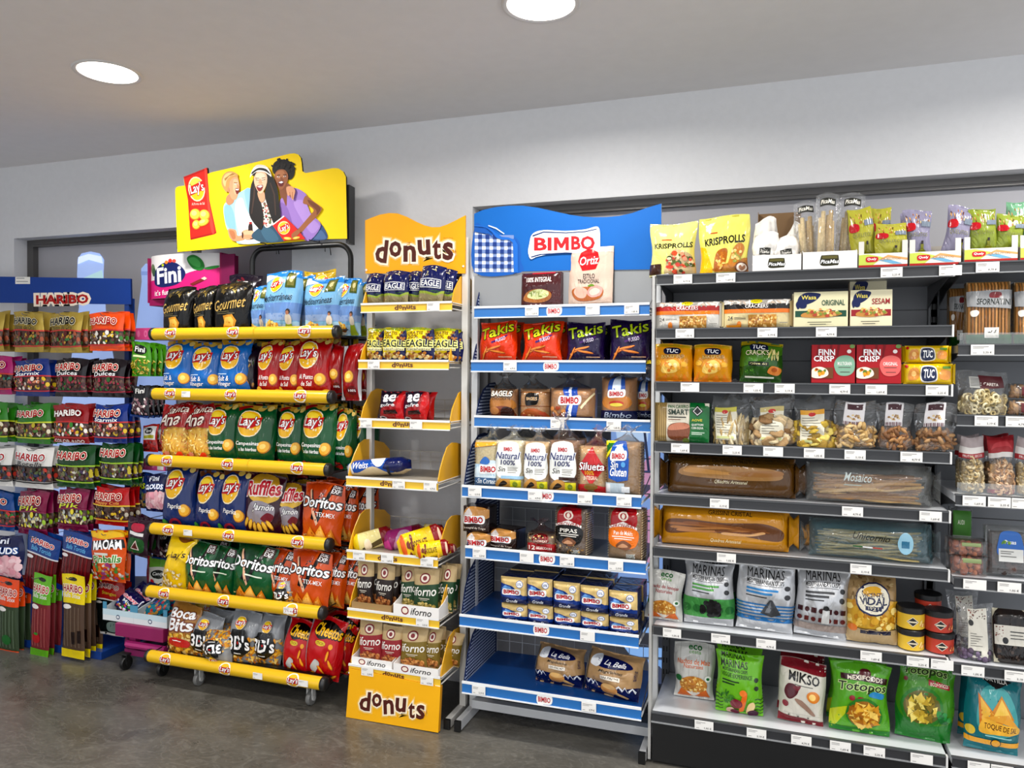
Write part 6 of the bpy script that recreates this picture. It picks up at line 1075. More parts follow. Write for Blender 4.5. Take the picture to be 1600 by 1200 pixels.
kind('smart', 'toast_pack', 'white and green pack of thin toasts standing upright', 'toasts', 'soft', .24, .14, .09, '#ded8c8', [R(0, 0, .25, 1, '#b8a06c')]+[R(.02+.035*i, .04, .028+.035*i, .98, '#7c6436') for i in range(7)]+[P([(.66, 0), (1, 0), (1, .9), (.9, 1), (.66, 1)], '#147a40'), T('PAN CASERO', .28, .86, .64, .94, '#147a40', None, .02), T('SMART', .28, .7, .64, .84, '#16402c', None, .05), R(.28, .62, .6, .65, '#3a3a34'), R(.28, .56, .5, .58, '#8a6a5c'), S([(.28, .14), (.3, .42), (.5, .5), (.66, .44), (.64, .12), (.45, .04)], '#8a5638'), S([(.3, .3), (.32, .42), (.5, .5), (.66, .44), (.6, .34)], '#c88c70'), P([(.7, .8), (.8, .94), (.9, .8), (.8, .66)], '#1c1c1c'), P([(.72, .8), (.8, .91), (.88, .8), (.8, .69)], '#e8e8e4'), P([(.735, .8), (.8, .89), (.865, .8), (.8, .71)], '#1c1c1c'), T('AOVE', .7, .54, .88, .6, '#e8d850', None, .02), T('QUETTON', .7, .42, .9, .48, '#f0f0e8', None, .03), T('CON OLIVA', .7, .34, .9, .4, '#f0f0e8', None, .03), R(.7, .24, .92, .26, '#c8d8c8'), R(.7, .2, .88, .22, '#c8d8c8'), E(.6, .06, .06, .06, '#7a8a3a')], nv=1, wr=.3, side='#147a40')
def lab(x0, y0, x1, y1, c, hd=1): 
    w_ = x1-x0; h_ = y1-y0
    return [R(x0, y0, x1, y1, '#e2ddca'), R(x0, y0+h_*.86, x1, y1, c), E((x0+x1)/2, y1-h_*.13, w_*.14, h_*.06, '#c83030')]+[R(x0+w_*.08, y0+h_*(.76-.075*i), x0+w_*(.6+.3*((i*7) % 5)/5), y0+h_*(.775-.075*i), '#6a665c') for i in range(8)]+[R(x0+w_*.06, y0+h_*.04, x0+w_*.9, y0+h_*.12, '#c8cc90')]
kind('cl1', 'cracker_bag', 'round topped clear bag of pale cracker sticks', 'crackers', 'clear', .16, .2, .1, '#fff', lab(.1, .1, .62, .74, '#c8c050'), bit='stick', n=110, bc='#e0cc9c #c8ac74 #f0e0b8 #b09058', fill=.56, cname='cracker_sticks', core='#a08850', tie=1, nv=1)
kind('cl2', 'cracker_bag', 'round topped clear bag of square flat crackers', 'crackers', 'clear', .17, .2, .1, '#fff', lab(.22, .1, .76, .74, '#c8b87c'), bit='slab', n=60, bc='#d8bc90 #b08c5c #ead4a8 #8a6438', fill=.58, cname='flat_crackers', core='#7a5a38', tie=1, nv=1)
kind('cl3', 'cracker_bag', 'round topped clear bag of yellow corn crackers', 'crackers', 'clear', .16, .2, .1, '#fff', lab(.16, .08, .74, .74, '#e0a83c'), bit='slab', n=60, bc='#d8b43c #b08c28 #ecd468 #9c7a20', fill=.55, cname='corn_crackers', core='#8a6c20', tie=1, nv=1)
def nutl(): return [P([(.2, .5), (.28, .98), (.72, .98), (.66, .5)], '#e8e4e4'), P([(.32, .8), (.32, .93), (.66, .93), (.64, .8)], '#4a1424'), F(.46, .65, .14, .05, 12, .03, '#e0c898 #a88454', 'o')]+[R(.22+.04*i, .5, .235+.04*i+.01*(i % 2), .56, '#6a3a48') for i in range(11)]
kind('pea', 'nut_bag', 'clear bag of large pale peanuts in shells', 'nuts', 'clear', .15, .2, .09, '#fff', nutl(), bit='peanut', n=95, bc='#d8b478 #c09a5c #e8c890 #b08448', fill=.52, cname='peanuts', core='#94703c', nv=1, topd=.3)
kind('pea2', 'nut_bag', 'clear bag of brown pecan like nuts', 'nuts', 'clear', .14, .19, .09, '#fff', nutl(), bit='peanut', n=95, bc='#a07040 #8a5a30 #b88650 #744a26', fill=.48, cname='nuts', core='#5c3c1e', nv=1, topd=.3)
kind('pea3', 'nut_bag', 'clear bag of dark shelled nuts with a tilted tag', 'nuts', 'clear', .15, .19, .09, '#fff', nutl(), bit='peanut', n=95, bc='#9c7048 #7c5430 #b48a5c #8a6038', fill=.46, cname='nuts', core='#5c3c1e', nv=1, topd=.3)
kind('long1', 'bread_pack', 'long dark brown pack of crystal bread with a clear window', 'bread', 'long', .55, .16, .13, '#6b4c1c', [R(0, .78, 1, .96, '#58400f'), T('GRISSINI CRISTAL', .36, .84, .72, .92, '#3c2c0c', None, .02), S([(.12, .5), (.15, .72), (.4, .76), (.8, .74), (.9, .6), (.85, .45), (.5, .42)], '#b08a58'), S([(.14, .58), (.2, .7), (.45, .62), (.6, .56), (.4, .54)], '#c89c60'), S([(.5, .6), (.86, .7), (.88, .56), (.6, .52)], '#a87c48'), T('Quadros Artesanal', .38, .3, .64, .4, '#e0d8b8', None, .01, .3)], nv=1, side='#5c4216')
kind('long2', 'bread_pack', 'long clear pack of thin stacked flatbreads', 'bread', 'long', .55, .17, .13, '#c8ccc8', [T('Mosaico', .3, .56, .52, .78, '#d8e0dc', None, .01, .35, -2), R(.3, .46, .44, .48, '#b8c8c4')], see=.88, n=34, fat=1, bc='#c89858 #a87840 #d8b070 #8a5c30', nv=1, endc='#c8ccca')
kind('long3', 'breadstick_pack', 'long mustard pack of grissini with a clear window', 'breadsticks', 'long', .55, .17, .14, '#c9951e', [T('GRISSINI CRISTAL', .38, .8, .72, .9, '#5a3c08', None, .02), S([(.06, .3), (.05, .6), (.2, .66), (.5, .62), (.8, .66), (.95, .5), (.92, .26), (.6, .34), (.3, .36)], '#7a5230')]+[S([(a, b), (a+.01, b+.06), (a+.2, b+.05), (a+l, b+d+.05), (a+l+.02, b+d), (a+.2, b)], c) for a, b, l, d, c in ((.08, .5, .6, -.06, '#a87444'), (.1, .42, .5, .08, '#b98650'), (.2, .54, .6, -.1, '#9a6638'), (.15, .36, .6, .06, '#c08c58'), (.45, .38, .35, .1, '#8a5a34'), (.5, .33, .3, .08, '#e0b480'))]+[T('Quadros Artesanal', .4, .14, .64, .23, '#f4e8c0', None, .01, .3)], nv=1, side='#a87a14', wr=1.4)
kind('long4', 'breadstick_pack', 'long teal tinted clear pack of thin breadsticks', 'breadsticks', 'long', .5, .16, .12, '#4c7a84', [T('Unicornio', .36, .52, .66, .7, '#1c2420', None, .01, .35, -4), P([(.36, .34), (.44, .33), (.44, .36), (.36, .37)], '#2a7a4a'), P([(.44, .33), (.52, .32), (.52, .35), (.44, .36)], '#f0f0f0'), P([(.52, .32), (.6, .31), (.6, .34), (.52, .35)], '#b83a2c'), E(.78, .5, .06, .28, '#a8d0e0'), R(.75, .38, .81, .56, '#4a8aa8')], see=.74, n=40, bc='#c8b070 #a8904c #dcc88c #8a7438', nv=1, endc='#5a8a94')
def eco(t, c): return [R(.0, 0, 1, 1, '#d0cfca')]+[R(.18+.22*i, 0, .186+.22*i, 1, '#a8a6a0') for i in range(4)]+[T('eco', .38, .84, .68, .92, '#1c7a3a', None, .05), T('cesta', .4, .78, .66, .83, '#6aa83a', None, .02), T(t, .12, .62, .88, .7, c, None, .02, .1), T('Naturales', .28, .56, .72, .62, c, None, .01, .1), P([(.1, .06), (.9, .08), (.8, .24), (.2, .22)], '#d87a24'), P([(.3, .2), (.5, .06), (.7, .2)], '#e8e4dc'), E(.5, .3, .34, .14, '#c89040'), F(.5, .3, .32, .12, 50, .045, '#e8c070 #d8a048 #f4dc98 #b87c2c', 't'), E(.16, .4, .08, .05, '#2c7a44'), E(.84, .42, .08, .05, '#e8ece4'), E(.84, .42, .04, .025, '#2c7a44')]
kind('eco1', 'snack_bag', 'grey white bag of lentil snacks with a green logo', 'crisps', 'bag', .17, .26, .09, '#d0cfca', eco('Snacks de lentejas', '#b02c34'), nv=1, m='film')
kind('eco2', 'snack_bag', 'grey white bag of corn nachos with a green logo', 'crisps', 'bag', .17, .26, .09, '#d0cfca', eco('Nachos de Maiz', '#d87a3c'), nv=1)
def mar(c1, art, tx='#2a2a2a', bg='#c6c7c9'): return [T('MARINAS', .18, .8, .8, .95, tx, None, .0), T('MEDITERRANEAN CRISPS', .18, .72, .8, .785, tx, None, .015), R(.18, .7, .78, .706, tx), R(.18, .63, .7, .66, c1), R(.18, .58, .6, .61, c1), R(.18, .54, .52, .553, tx), E(.86, .68, .05, .035, '#3a3a3c'), E(.86, .56, .05, .035, '#3a3a3c')]+art
wav = [P([(0, a), (1, a), (1, a+.02), (0, a+.02)], '#2c7cb8') for a in (.2, .245, .29, .335, .38, .425)]+[S([(0, .22+.0), (.1, .26), (.2, .22), (.3, .26), (.4, .22), (.5, .26), (.6, .22), (.7, .26), (.8, .22), (.9, .26), (1, .22), (1, .2), (0, .2)], '#2c7cb8')]
kind('mar1', 'crisp_bag', 'silver grey crisp bag with green band', 'crisps', 'bag', .21, .27, .1, '#c6c7c9', mar('#5a9a50', [R(0, .16, 1, .46, '#4a9a4c')]+[E(.1+.2*i, .3, .08, .06, '#2f7a38') for i in range(5)]+[F(.56, .32, .17, .12, 26, .06, '#1c1a1c #2c2a2e #121214', 'o')]), nv=1, m='foil')
kind('mar2', 'crisp_bag', 'silver grey crisp bag with blue waves', 'crisps', 'bag', .22, .27, .1, '#c8c9cb', mar('#3a8ac0', wav+[P([(.44, .32), (.56, .52), (.6, .52), (.76, .32), (.6, .28)], '#4a4c50'), P([(.5, .33), (.58, .5), (.6, .34)], '#7a7c80')]), nv=1, m='foil')
kind('mar3', 'crisp_bag', 'silver grey crisp bag with brown dot rows', 'crisps', 'bag', .21, .27, .1, '#c6c7c9', mar('#4a4a4c', [q for i in range(7) for q in ((E if i % 2 else lambda a, b, c, d, e: R(a-c, b-d, a+c, b+d, e))(.1+.13*i, .42, .045, .032, '#4a1c20'), (R(.06+.13*i, .27, .14+.13*i, .33, '#6a2420') if i % 2 else E(.1+.13*i, .3, .045, .032, '#6a2420')))]+[R(0, .14, 1, .24, '#9a8c84'), R(.5, .26, .62, .44, '#dcdcda'), E(.56, .46, .05, .03, '#2a2a2a')]), nv=1, m='foil')
kind('vidal', 'crisp_bag', 'tan sack style crisp bag with a round badge', 'crisps', 'bag', .19, .26, .11, '#b59a70', [F(.5, .78, .48, .2, 60, .05, '#9a8058 #c8b48c #8a7048', 'l', 1), R(0, .26, 1, .62, '#d8b048'), F(.5, .44, .48, .17, 60, .06, '#f0d070 #e0b448 #f8e49c #c89430', 'o', 1), T('Original', .25, .91, .75, .98, '#9a2a24', None, .03, .2), E(.5, .64, .32, .2, '#1c2a5c'), E(.5, .64, .29, .18, '#ece6d4'), E(.5, .73, .16, .06, '#e0b448'), T('VICENTE', .32, .66, .68, .71, '#1c2a5c', None, .03), T('VIDAL', .26, .57, .74, .66, '#1c2a5c', None, .06), R(.36, .5, .64, .55, '#1c2a5c'), T('1921', .42, .51, .58, .545, '#ece6d4', None, .02), P([(0, 0), (1, 0), (1, .26), (0, .26)], '#c0aa84'), R(.28, .2, .84, .25, '#2a2a4a'), E(.14, .26, .09, .05, '#e08a3c')], nv=1)
def dip(c): return [P([(.36, .5), (.5, .82), (.64, .5), (.5, .18)], '#e8e0d0'), P([(.375, .5), (.5, .78), (.625, .5), (.5, .22)], '#161616'), R(.4, .44, .6, .54, '#d8ccb0'), F(.74, .4, .1, .2, 10, .03, c, 'o')]
kind('dipy', 'dip_tub', 'yellow dip tub with a black lid', 'dip', 'jar', .085, .06, .085, '#d8b02c', dip('#c87c3a #e8d080'), side='#c8a028', nv=1)
kind('dipr', 'dip_tub', 'red dip tub with a black lid', 'dip', 'jar', .085, .06, .085, '#b03420', dip('#e08a4c #8a2a1a'), side='#a02c1c', nv=1)
kind('marg', 'crisp_bag', 'lime green vegetable crisp bag', 'crisps', 'bag', .19, .26, .09, '#7fc02e', [T('MARINAS', .1, .74, .66, .86, '#1c3018', None, .03, 0, 2), T('MARINAS', .12, .88, .6, .97, '#1c3018', None, .02), T('MEDITERRANEAN CRISPS', .14, .68, .66, .73, '#1c3018', None, .015), T('VEGGIE EXPERIENCE', .12, .6, .76, .66, '#2a5020', None, .02), R(.14, .54, .5, .56, '#2a5020'), R(.14, .5, .42, .52, '#2a5020'), E(.86, .6, .05, .035, '#3a4a3a'), E(.86, .48, .05, .035, '#3a4a3a')]+[P([(x, yy), (x+.06, yy+.02), (x+.12, yy), (x+.18, yy+.02), (x+.18, yy+.005), (x+.12, yy-.015), (x+.06, yy+.005), (x, yy-.015)], '#1c5a1c') for yy in (.08, .14, .2, .26, .32) for x in (.0, .82)]+[F(.3, .32, .16, .1, 20, .05, '#3a7a2a #5a9a3a', 'l'), S([(.5, .1), (.58, .4), (.64, .42), (.66, .36), (.58, .1)], '#e8802c'), E(.45, .22, .12, .08, '#8a1c3a'), E(.34, .08, .1, .07, '#d8b8a8'), E(.42, .06, .09, .06, '#7a1440'), S([(.64, .06), (.68, .24), (.78, .28), (.82, .2), (.72, .08)], '#e8d0a0'), E(.78, .07, .12, .08, '#5a1c4a'), E(.58, .4, .07, .05, '#f0903c')], nv=2)
kind('mikso', 'crisp_bag', 'cream and maroon root vegetable crisp bag', 'crisps', 'bag', .19, .27, .1, '#ddd9ce', [P([(0, .84), (1, .8), (1, 1), (0, 1)], '#8e2334'), P([(0, 0), (1, 0), (1, .1), (0, .16)], '#8e2334'), T('MIKSO', .2, .66, .84, .8, '#1c1c1a', None, .05, 0, -2), R(.34, .62, .7, .63, '#6a6a60'), S([(.12, .5), (.2, .62), (.4, .6), (.4, .5), (.24, .42)], '#6a2030'), S([(.3, .58), (.46, .62), (.4, .54)], '#8a3040'), E(.72, .5, .14, .08, '#e0943c'), E(.7, .5, .07, .045, '#f8d888'), S([(.36, .42), (.5, .42), (.78, .24), (.7, .22)], '#a88c7c'), E(.16, .34, .07, .05, '#a04050'), R(.14, .2, .9, .203, '#8a8880'), E(.26, .17, .02, .014, '#6a6a62'), E(.45, .16, .02, .014, '#6a6a62'), E(.64, .16, .02, .014, '#6a6a62')], nv=1)
kind('toto', 'crisp_bag', 'light green tortilla chip bag with a maroon banner', 'crisps', 'bag', .21, .28, .1, '#6ab02c', [S([(.0, .3), (.3, .4), (.1, .1), (.0, .05)], '#c8d02c'), R(0, 0, 1, .1, '#2f8a30'), P([(.16, .82), (.96, .8), (.96, .72), (.16, .74)], '#4a1420'), E(.56, .83, .09, .06, '#6a1c2c'), T('MEXIFOODS', .28, .74, .86, .8, '#f0e8d8', None, .05), T('Totopos', .12, .58, .94, .72, '#2a3a1c', '#c8dc9c', .03, .15, 2), S([(.62, .56), (.7, .62), (.9, .6), (.86, .54)], '#3a9ac8'), E(.36, .52, .05, .03, '#a02838'), E(.5, .51, .05, .03, '#a02838'), E(.56, .33, .3, .2, '#3a8a34'), E(.56, .32, .26, .18, '#a8782c'), F(.56, .32, .24, .16, 60, .07, '#e8bc4c #d8a030 #f4d478 #b87c20', 't')], nv=1, wr=1.2)
kind('toto2', 'crisp_bag', 'deep green tortilla chip bag with a round window', 'crisps', 'bag', .22, .28, .1, '#2f8a3a', [S([(0, .5), (0, 1.02), (1.02, 1.02), (1.02, .5), (.8, .3), (.2, .3)], '#58982c'), T('Totopos', .08, .84, .82, .97, '#3a4a2c', '#a8c080', .03, .15, -2), P([(.5, .82), (.88, .78), (.88, .72), (.5, .75)], '#a82430'), T('ECOLOGICOS', .53, .745, .85, .785, '#f0e8d8', None, .02), E(.12, .8, .04, .03, '#8a2838'), E(.42, .48, .35, .24, '#3a8a34'), E(.42, .48, .3, .2, '#7a7430'), F(.42, .46, .24, .15, 50, .07, '#e0c858 #c8ac40 #f0e088 #98842c', 't'), F(.78, .42, .1, .06, 8, .05, '#1c7a3a #2a9a4a', 'o')], nv=1, wr=1.2)
kind('teal', 'crisp_bag', 'teal tortilla chip bag with large triangle chips', 'crisps', 'bag', .23, .27, .1, '#1a8088', [S([(.2, .4), (.3, .8), (.7, .82), (.9, .4), (.5, .25)], '#5cb0b0'), P([(.16, .98), (.5, .82), (.8, .96)], '#1c1416'), T('TORTILLA', .28, .9, .7, .96, '#f0ece4', None, .03), P([(.2, .74), (.24, .4), (.62, .44)], '#d88a34'), P([(.24, .7), (.28, .44), (.56, .46)], '#f0c45c'), P([(.58, .76), (.4, .5), (.82, .5)], '#d8982c'), P([(.58, .72), (.46, .5), (.76, .52)], '#f4d068'), P([(.3, .48), (.9, .42), (.7, .56)], '#e8b048'), S([(.26, .3), (.3, .46), (.6, .44), (.9, .42), (.94, .34), (.6, .3)], '#f0c050'), T('TOQUE DE SAL', .32, .34, .88, .42, '#6a3a14', None, .03, 0, -2), R(0, .14, 1, .21, '#e8b02c'), E(.54, .18, .08, .06, '#2a2a2a'), E(.54, .18, .065, .048, '#e8b02c'), E(.1, .3, .08, .06, '#e8cc50'), R(.36, .26, .8, .275, '#a8d8d8')], nv=2)
kind('sfor', 'breadstick_bag', 'long breadstick bag with a green base', 'breadsticks', 'soft', .2, .26, .07, '#8c7450', [R(.02+.075*i, .14, .075+.075*i, .98, c) for i, c in enumerate(['#b88a54', '#a87840', '#c89c64', '#b08048', '#c09058', '#a4743c', '#bc8c54', '#b48450', '#c89860', '#a87c44', '#bc8e58', '#ac7e48'])]+[R(.02+.075*i, .14, .03+.075*i, .98, '#6a4a28') for i in range(13)]+[R(0, 0, 1, .15, '#2f6a28'), P([(.02, .6), (0, .84), (1, .86), (.98, .56)], '#a6a7a8'), T('SFORNATINI', .2, .62, .96, .72, '#1c2c24', None, .04, .1, -1), S([(.5, .74), (.52, .82), (.74, .82), (.74, .74)], '#8a2430'), S([(.1, .44), (.08, .52), (.2, .54), (.26, .5), (.2, .44)], '#e8e4dc'), R(.38, .1, .7, .26, '#e8e6e0'), F(.54, .2, .12, .04, 6, .03, '#1c1c1c', 'l')], nv=2, wr=.5)
kind('careta', 'snack_bag', 'clear bag of pale curled pork rinds', 'snacks', 'clear', .25, .22, .11, '#fff', [R(.24, .58, .46, .82, '#b8b8b4'), P([(.44, .56), (.42, .86), (.86, .88), (.9, .62)], '#5a1c24'), T('CARETA', .5, .64, .78, .71, '#f0e8e0', None, .04)]+[R(.26, .62+.03*i, .43, .63+.03*i, '#6a6a66') for i in range(6)], bit='ring', n=90, bc='#d8c898 #c0ac78 #e8dcb4 #a89460', fill=.5, cname='rinds', core='#a08c5c', nv=1, topd=.3)
kind('cash', 'nut_bag', 'cashew bag with a red and white top', 'nuts', 'clear', .12, .24, .07, '#fff', [R(0, .78, 1, 1.0, '#a89c9c'), P([(0, .68), (1, .66), (1, .78), (0, .8)], '#d8d4d0'), R(.0, .6, 1, .68, '#a01c28'), T('FRUTOS SECOS', .12, .62, .88, .66, '#e8dcd8', None, .01)], bit='cashew', n=170, bc='#d8c498 #c8b080 #e4d4ac #b89c68', fill=.62, cname='cashews', core='#b09868', nv=1)
kind('cash2', 'nut_bag', 'clear bag of nuts with a full red top', 'nuts', 'clear', .12, .24, .07, '#fff', [P([(0, .66), (.5, .7), (1, .66), (1, 1), (0, 1)], '#a01c28'), S([(.1, .74), (.3, .88), (.7, .88), (.9, .74), (.7, .8), (.3, .8)], '#b83c44'), P([(.0, .6), (.5, .64), (1, .6), (1, .68), (.5, .72), (0, .68)], '#d8d4d0')], pr2=[R(0, 0, 1, .09, '#8a1a3a')], bit='cashew', n=170, bc='#d8b088 #c89c74 #e4c4a0 #b88c64', fill=.6, cname='nuts', core='#b08c60', nv=1)
kind('clamr', 'fruit_tray', 'clear lidded tray of orange dried apricots', 'dried fruit', 'clam', .15, .06, .12, '#fff', [R(.3, .7, .8, .9, '#7a8a5a')], bit='ball', n=40, bc='#a8542c #8a3c20 #c06c3c', core='#6a2c18', nv=1, cname='apricots')
kind('clamg', 'fruit_tray', 'clear tray of dark fruit with a green label', 'dried fruit', 'clam', .13, .11, .06, '#fff', [R(.1, .4, .9, .95, '#4a8a2c'), R(.1, .3, .9, .52, '#c8c8c4'), T('AUDI', .3, .72, .6, .8, '#e8ecd8', None, .01)], bit='ball', n=30, bc='#4a1c14 #5a2418', core='#3a140e', nv=1)
kind('clamb', 'fruit_tray', 'clear upright tray of raisins with a blue label', 'dried fruit', 'clam', .17, .17, .06, '#fff', [S([(.26, .42), (.26, .74), (.36, .9), (.7, .9), (.8, .74), (.8, .42)], '#2a6ab4'), R(.26, .3, .82, .56, '#d8d8d4'), T('Pasas', .4, .66, .66, .74, '#f4f4f0', None, .03), F(.4, .68, .12, .05, 8, .03, '#8aaa3a #5a8a2a', 'o'), R(.3, .5, .6, .515, '#6a6a66'), R(.3, .46, .54, .475, '#6a6a66'), R(.3, .4, .66, .415, '#6a6a66')], bit='ball', n=70, bc='#3c2018 #2a1610 #4c2c20', core='#24120c', nv=1)
kind('clams', 'nut_tray', 'small clear tub of brown nuts', 'nuts', 'clam', .09, .05, .06, '#fff', [P([(.5, .2), (1, .2), (1, .8), (.5, .8)], '#6a1c24')], bit='peanut', n=30, bc='#b08048 #8a5c30 #c89c60', core='#6a4824', nv=1)
kind('pouch', 'nut_bag', 'clear olive pouch with a dotted label', 'snacks', 'clear', .15, .23, .07, '#fff', [R(.28, .06, .8, .9, '#d8d4c8'), F(.54, .8, .22, .08, 30, .018, '#8a4a3c #5a3a34', 'o', 1), E(.36, .66, .07, .05, '#1c1c1c')]+[R(.34, .48-.04*i, .34+.3*(.5+((i*3) % 4)/6), .488-.04*i, '#5a5a56') for i in range(6)]+[R(.36, .12, .6, .2, '#3a3a3a')], bit='ball', n=40, bc='#5c4a64 #4a3c50 #70607a', fill=.16, core='#3c3040', nv=1, topd=.3)
kind('dtray', 'fruit_tray', 'white tray of dark dried fruit with a dotted label', 'dried fruit', 'soft', .17, .24, .04, '#c4bfac', [S([(.06, .06), (.06, .94), (.94, .94), (.94, .06)], '#2a1e1a'), F(.5, .8, .4, .12, 30, .05, '#1c1612 #3a2c24', 'o', 1), F(.5, .2, .4, .12, 30, .05, '#1c1612 #3a2c24 #5a4c44', 'o', 1), R(.04, .34, .98, .7, '#d8d4ca'), F(.16, .58, .1, .1, 14, .018, '#8a4a3c', 'o', 1), E(.3, .42, .08, .06, '#1c1c1c'), R(.44, .58, .9, .6, '#4a4a46'), R(.44, .52, .8, .535, '#4a4a46'), R(.44, .46, .86, .475, '#4a4a46')], nv=1)
g_ = 'dark shelf '
def GR(i, B=None): B = B or G1; return B[i][0]+.006, B[i][1]
y, z = GR(0)
row(g_+'one', y, z, [('kris1', 1015, 1088, 347, dict(rz=-3)), ('kris2', 1092, 1171, 338, dict(rz=-3, n=2)), ('ptray', 1176, 1252, 385, dict(dy=.004, n=1)), ('ptray', 1254, 1339, 378, dict(dy=.004)), ('qtray', 1341, 1417, 376, dict(dy=.004)), ('qtray', 1420, 1500, 373, dict(dy=.004)), ('kraftbox', 1183, 1252, 322, dict(Y=3.2))], dict(lean=1, dy=.012))
row(g_+'one', y, z+.03, [('pbag', 1174, 1214, 362, dict(dy=.03, roll=4)), ('pbag', 1178, 1214, 340, dict(Y=3.08)), ('pbag', 1210, 1252, 368, dict(dy=.03, roll=-8)), ('pbag', 1205, 1243, 350, dict(Y=3.09, roll=25)),
    ('pclear', 1245, 1285, 312, dict(dy=.03, roll=-4)), ('pclear', 1270, 1310, 300, dict(dy=.0, roll=2, n=1)), ('pclear', 1302, 1345, 300, dict(dy=.04, roll=5)),
    ('qyel', 1332, 1372, 322, dict(roll=-6)), ('qyel', 1366, 1416, 347, dict(dy=.0, roll=2)), ('qyel', 1350, 1388, 322, dict(dy=.08, roll=4)),
    ('qlil', 1412, 1456, 326, dict(n=2)), ('qlil', 1470, 1513, 320, dict(roll=9)), ], dict(lean=4, dy=.02))
y, z = GR(0, G2)
row('end bay shelf one', y, z, [('qtray', 1505, 1588, 369, dict(dy=.004)), ('qtray', 1592, 1675, 366, dict(dy=.004))], dict(lean=1))
row('end bay shelf one', y, z+.03, [('qgrn', 1515, 1560, 326, dict(roll=-2)), ('qgrn', 1552, 1598, 334, dict(roll=6)), ('qmint', 1572, 1612, 314, dict(Y=3.12)), ('qmint', 1600, 1645, 335, {})], dict(lean=4, dy=.02))
y, z = GR(1); row(g_+'two', y, z, [('crk1', 1024, 1125, 472, {}), ('crk2', 1130, 1235, 468, {}), ('waso', 1240, 1325, 456, dict(n=2, dd=.075)), ('wass', 1328, 1394, 453, dict(dy=.02)), ('wass', 1327, 1385, 437, dict(Y=3.12, lab='square cream crispbread pack with a red band standing behind another'))], dict(lean=1, dy=.015))
y, z = GR(2); row(g_+'three', y, z, [('tucb', 1019, 1082, 538, dict(n=2)), ('tucb', 1083, 1144, 539, dict(n=3)), ('tucg', 1155, 1222, 535, dict(n=2, roll=2)), ('fin1', 1268, 1336, 539, {}), ('fin2', 1338, 1408, 539, {})], dict(lean=2, dy=.02))
row(g_+'three', y, z, [('tucp', 1412, 1490, 568, dict(lean=0, lab='bright yellow cracker pack under another one on dark shelf three')), ('tucp', 1414, 1484, 540, dict(vb=567, lean=0, dy=.03, lab='yellow cracker pack lying on top of its twin on dark shelf three'))], dict(dy=.02))
y, z = GR(3); row(g_+'four', y, z, [('smart', 1020, 1108, 630, {}), ('cl1', 1112, 1174, 618, {}), ('cl2', 1174, 1240, 618, {}), ('cl3', 1241, 1303, 622, {}), ('pea', 1304, 1370, 626, {}), ('pea2', 1370, 1427, 630, {}), ('pea3', 1430, 1495, 630, {})], dict(lean=1, dy=.015))
y, z = GR(4); row(g_+'five', y, z, [('long1', 1040, 1246, 716, dict(dy=.03)), ('long2', 1258, 1462, 728, dict(dy=.02))], dict(lean=3))
y, z = GR(5); row(g_+'six', y, z, [('long3', 1030, 1236, 795, dict(dy=.02)), ('long4', 1262, 1462, 818, dict(dy=.02))], dict(lean=5))
y, z = GR(6); row(g_+'seven', y, z, [('eco1', 1008, 1065, 893, dict(roll=3, n=1)), ('mar1', 1068, 1147, 882, dict(n=2)), ('mar2', 1149, 1240, 886, dict(n=2, roll=2)), ('mar3', 1240, 1324, 890, dict(n=2, roll=3)), ('vidal', 1323, 1402, 900, dict(n=2))], dict(lean=5, dy=.03))
row(g_+'seven', y, z, [('dipy', 1405, 1447, 985, dict(lab='yellow dip tub under another one beside the sack style crisp bag')), ('dipr', 1449, 1494, 990, dict(lab='red dip tub under an orange red one beside the yellow tubs'))], dict(lean=0, dy=.03))
row(g_+'seven', y, z, [('dipy', 1404, 1448, 950, dict(vb=984, lab='yellow dip tub stacked on its twin, topmost')), ('dipr', 1447, 1492, 956, dict(vb=989, lab='orange red dip tub stacked on top of a red one')), ('dipr', 1432, 1474, 930, dict(Y=3.1, vb=962, lab='black lidded dip tub at the back of the dip tubs')), ('dipr', 1432, 1474, 962, dict(Y=3.1, lab='black lidded dip tub low at the back of the dip tubs'))], dict(lean=0, dy=.03))
y, z = GR(7); row(g_+'eight', y, z, [('eco2', 1053, 1116, 1006, dict(dy=.13)), ('marg', 1119, 1192, 1022, dict(dy=.05, n=2)), ('mikso', 1214, 1288, 1036, dict(n=2, roll=3, dy=.04)), ('toto', 1297, 1390, 1038, dict(n=2, roll=1)), ('toto2', 1397, 1488, 1045, dict(n=1, roll=4, dy=.05))], dict(lean=5, dy=.03))
e_ = 'of the end bay'
def G2R(i): return G2[i][0]+.006, G2[i][1]
y, z = G2R(1); row('end bay shelf two', y, z, [('sfor', 1511, 1581, 440, {}), ('sfor', 1586, 1650, 440, {}), ('sfor', 1484, 1512, 450, dict(Y=3.15))], dict(lean=2, dy=.03))
y, z = G2R(2); row('end bay shelf three', y, z, [('careta', 1496, 1575, 580, dict(dy=.01)), ('clams', 1578, 1612, 625, dict(lean=0, dy=.03)), ], dict(lean=1))
row('end bay shelf three', y, z, [('clams', 1580, 1612, 600, dict(vb=622, dy=.03, lab='small clear tub of brown nuts stacked on another'))], dict(lean=0))
y, z = G2R(3); row('end bay shelf four', y, z, [('cash', 1500, 1538, 682, dict(n=2)), ('cash2', 1545, 1585, 682, dict(n=2)), ('cash', 1588, 1628, 682, {})], dict(lean=3, dy=.03))
y, z = G2R(4); row('end bay shelf five', y, z, [('clamr', 1486, 1544, 870, dict(dy=.02)), ('clamb', 1543, 1612, 826, dict(dy=.04, lean=6)), ('clamg', 1485, 1520, 795, dict(Y=3.16))], dict(lean=0))
row('end bay shelf five', y, z, [('clamr', 1484, 1544, 846, dict(dy=.02, vb=869, lab='clear lidded tray of orange dried apricots, on top of another'))], dict(lean=0))
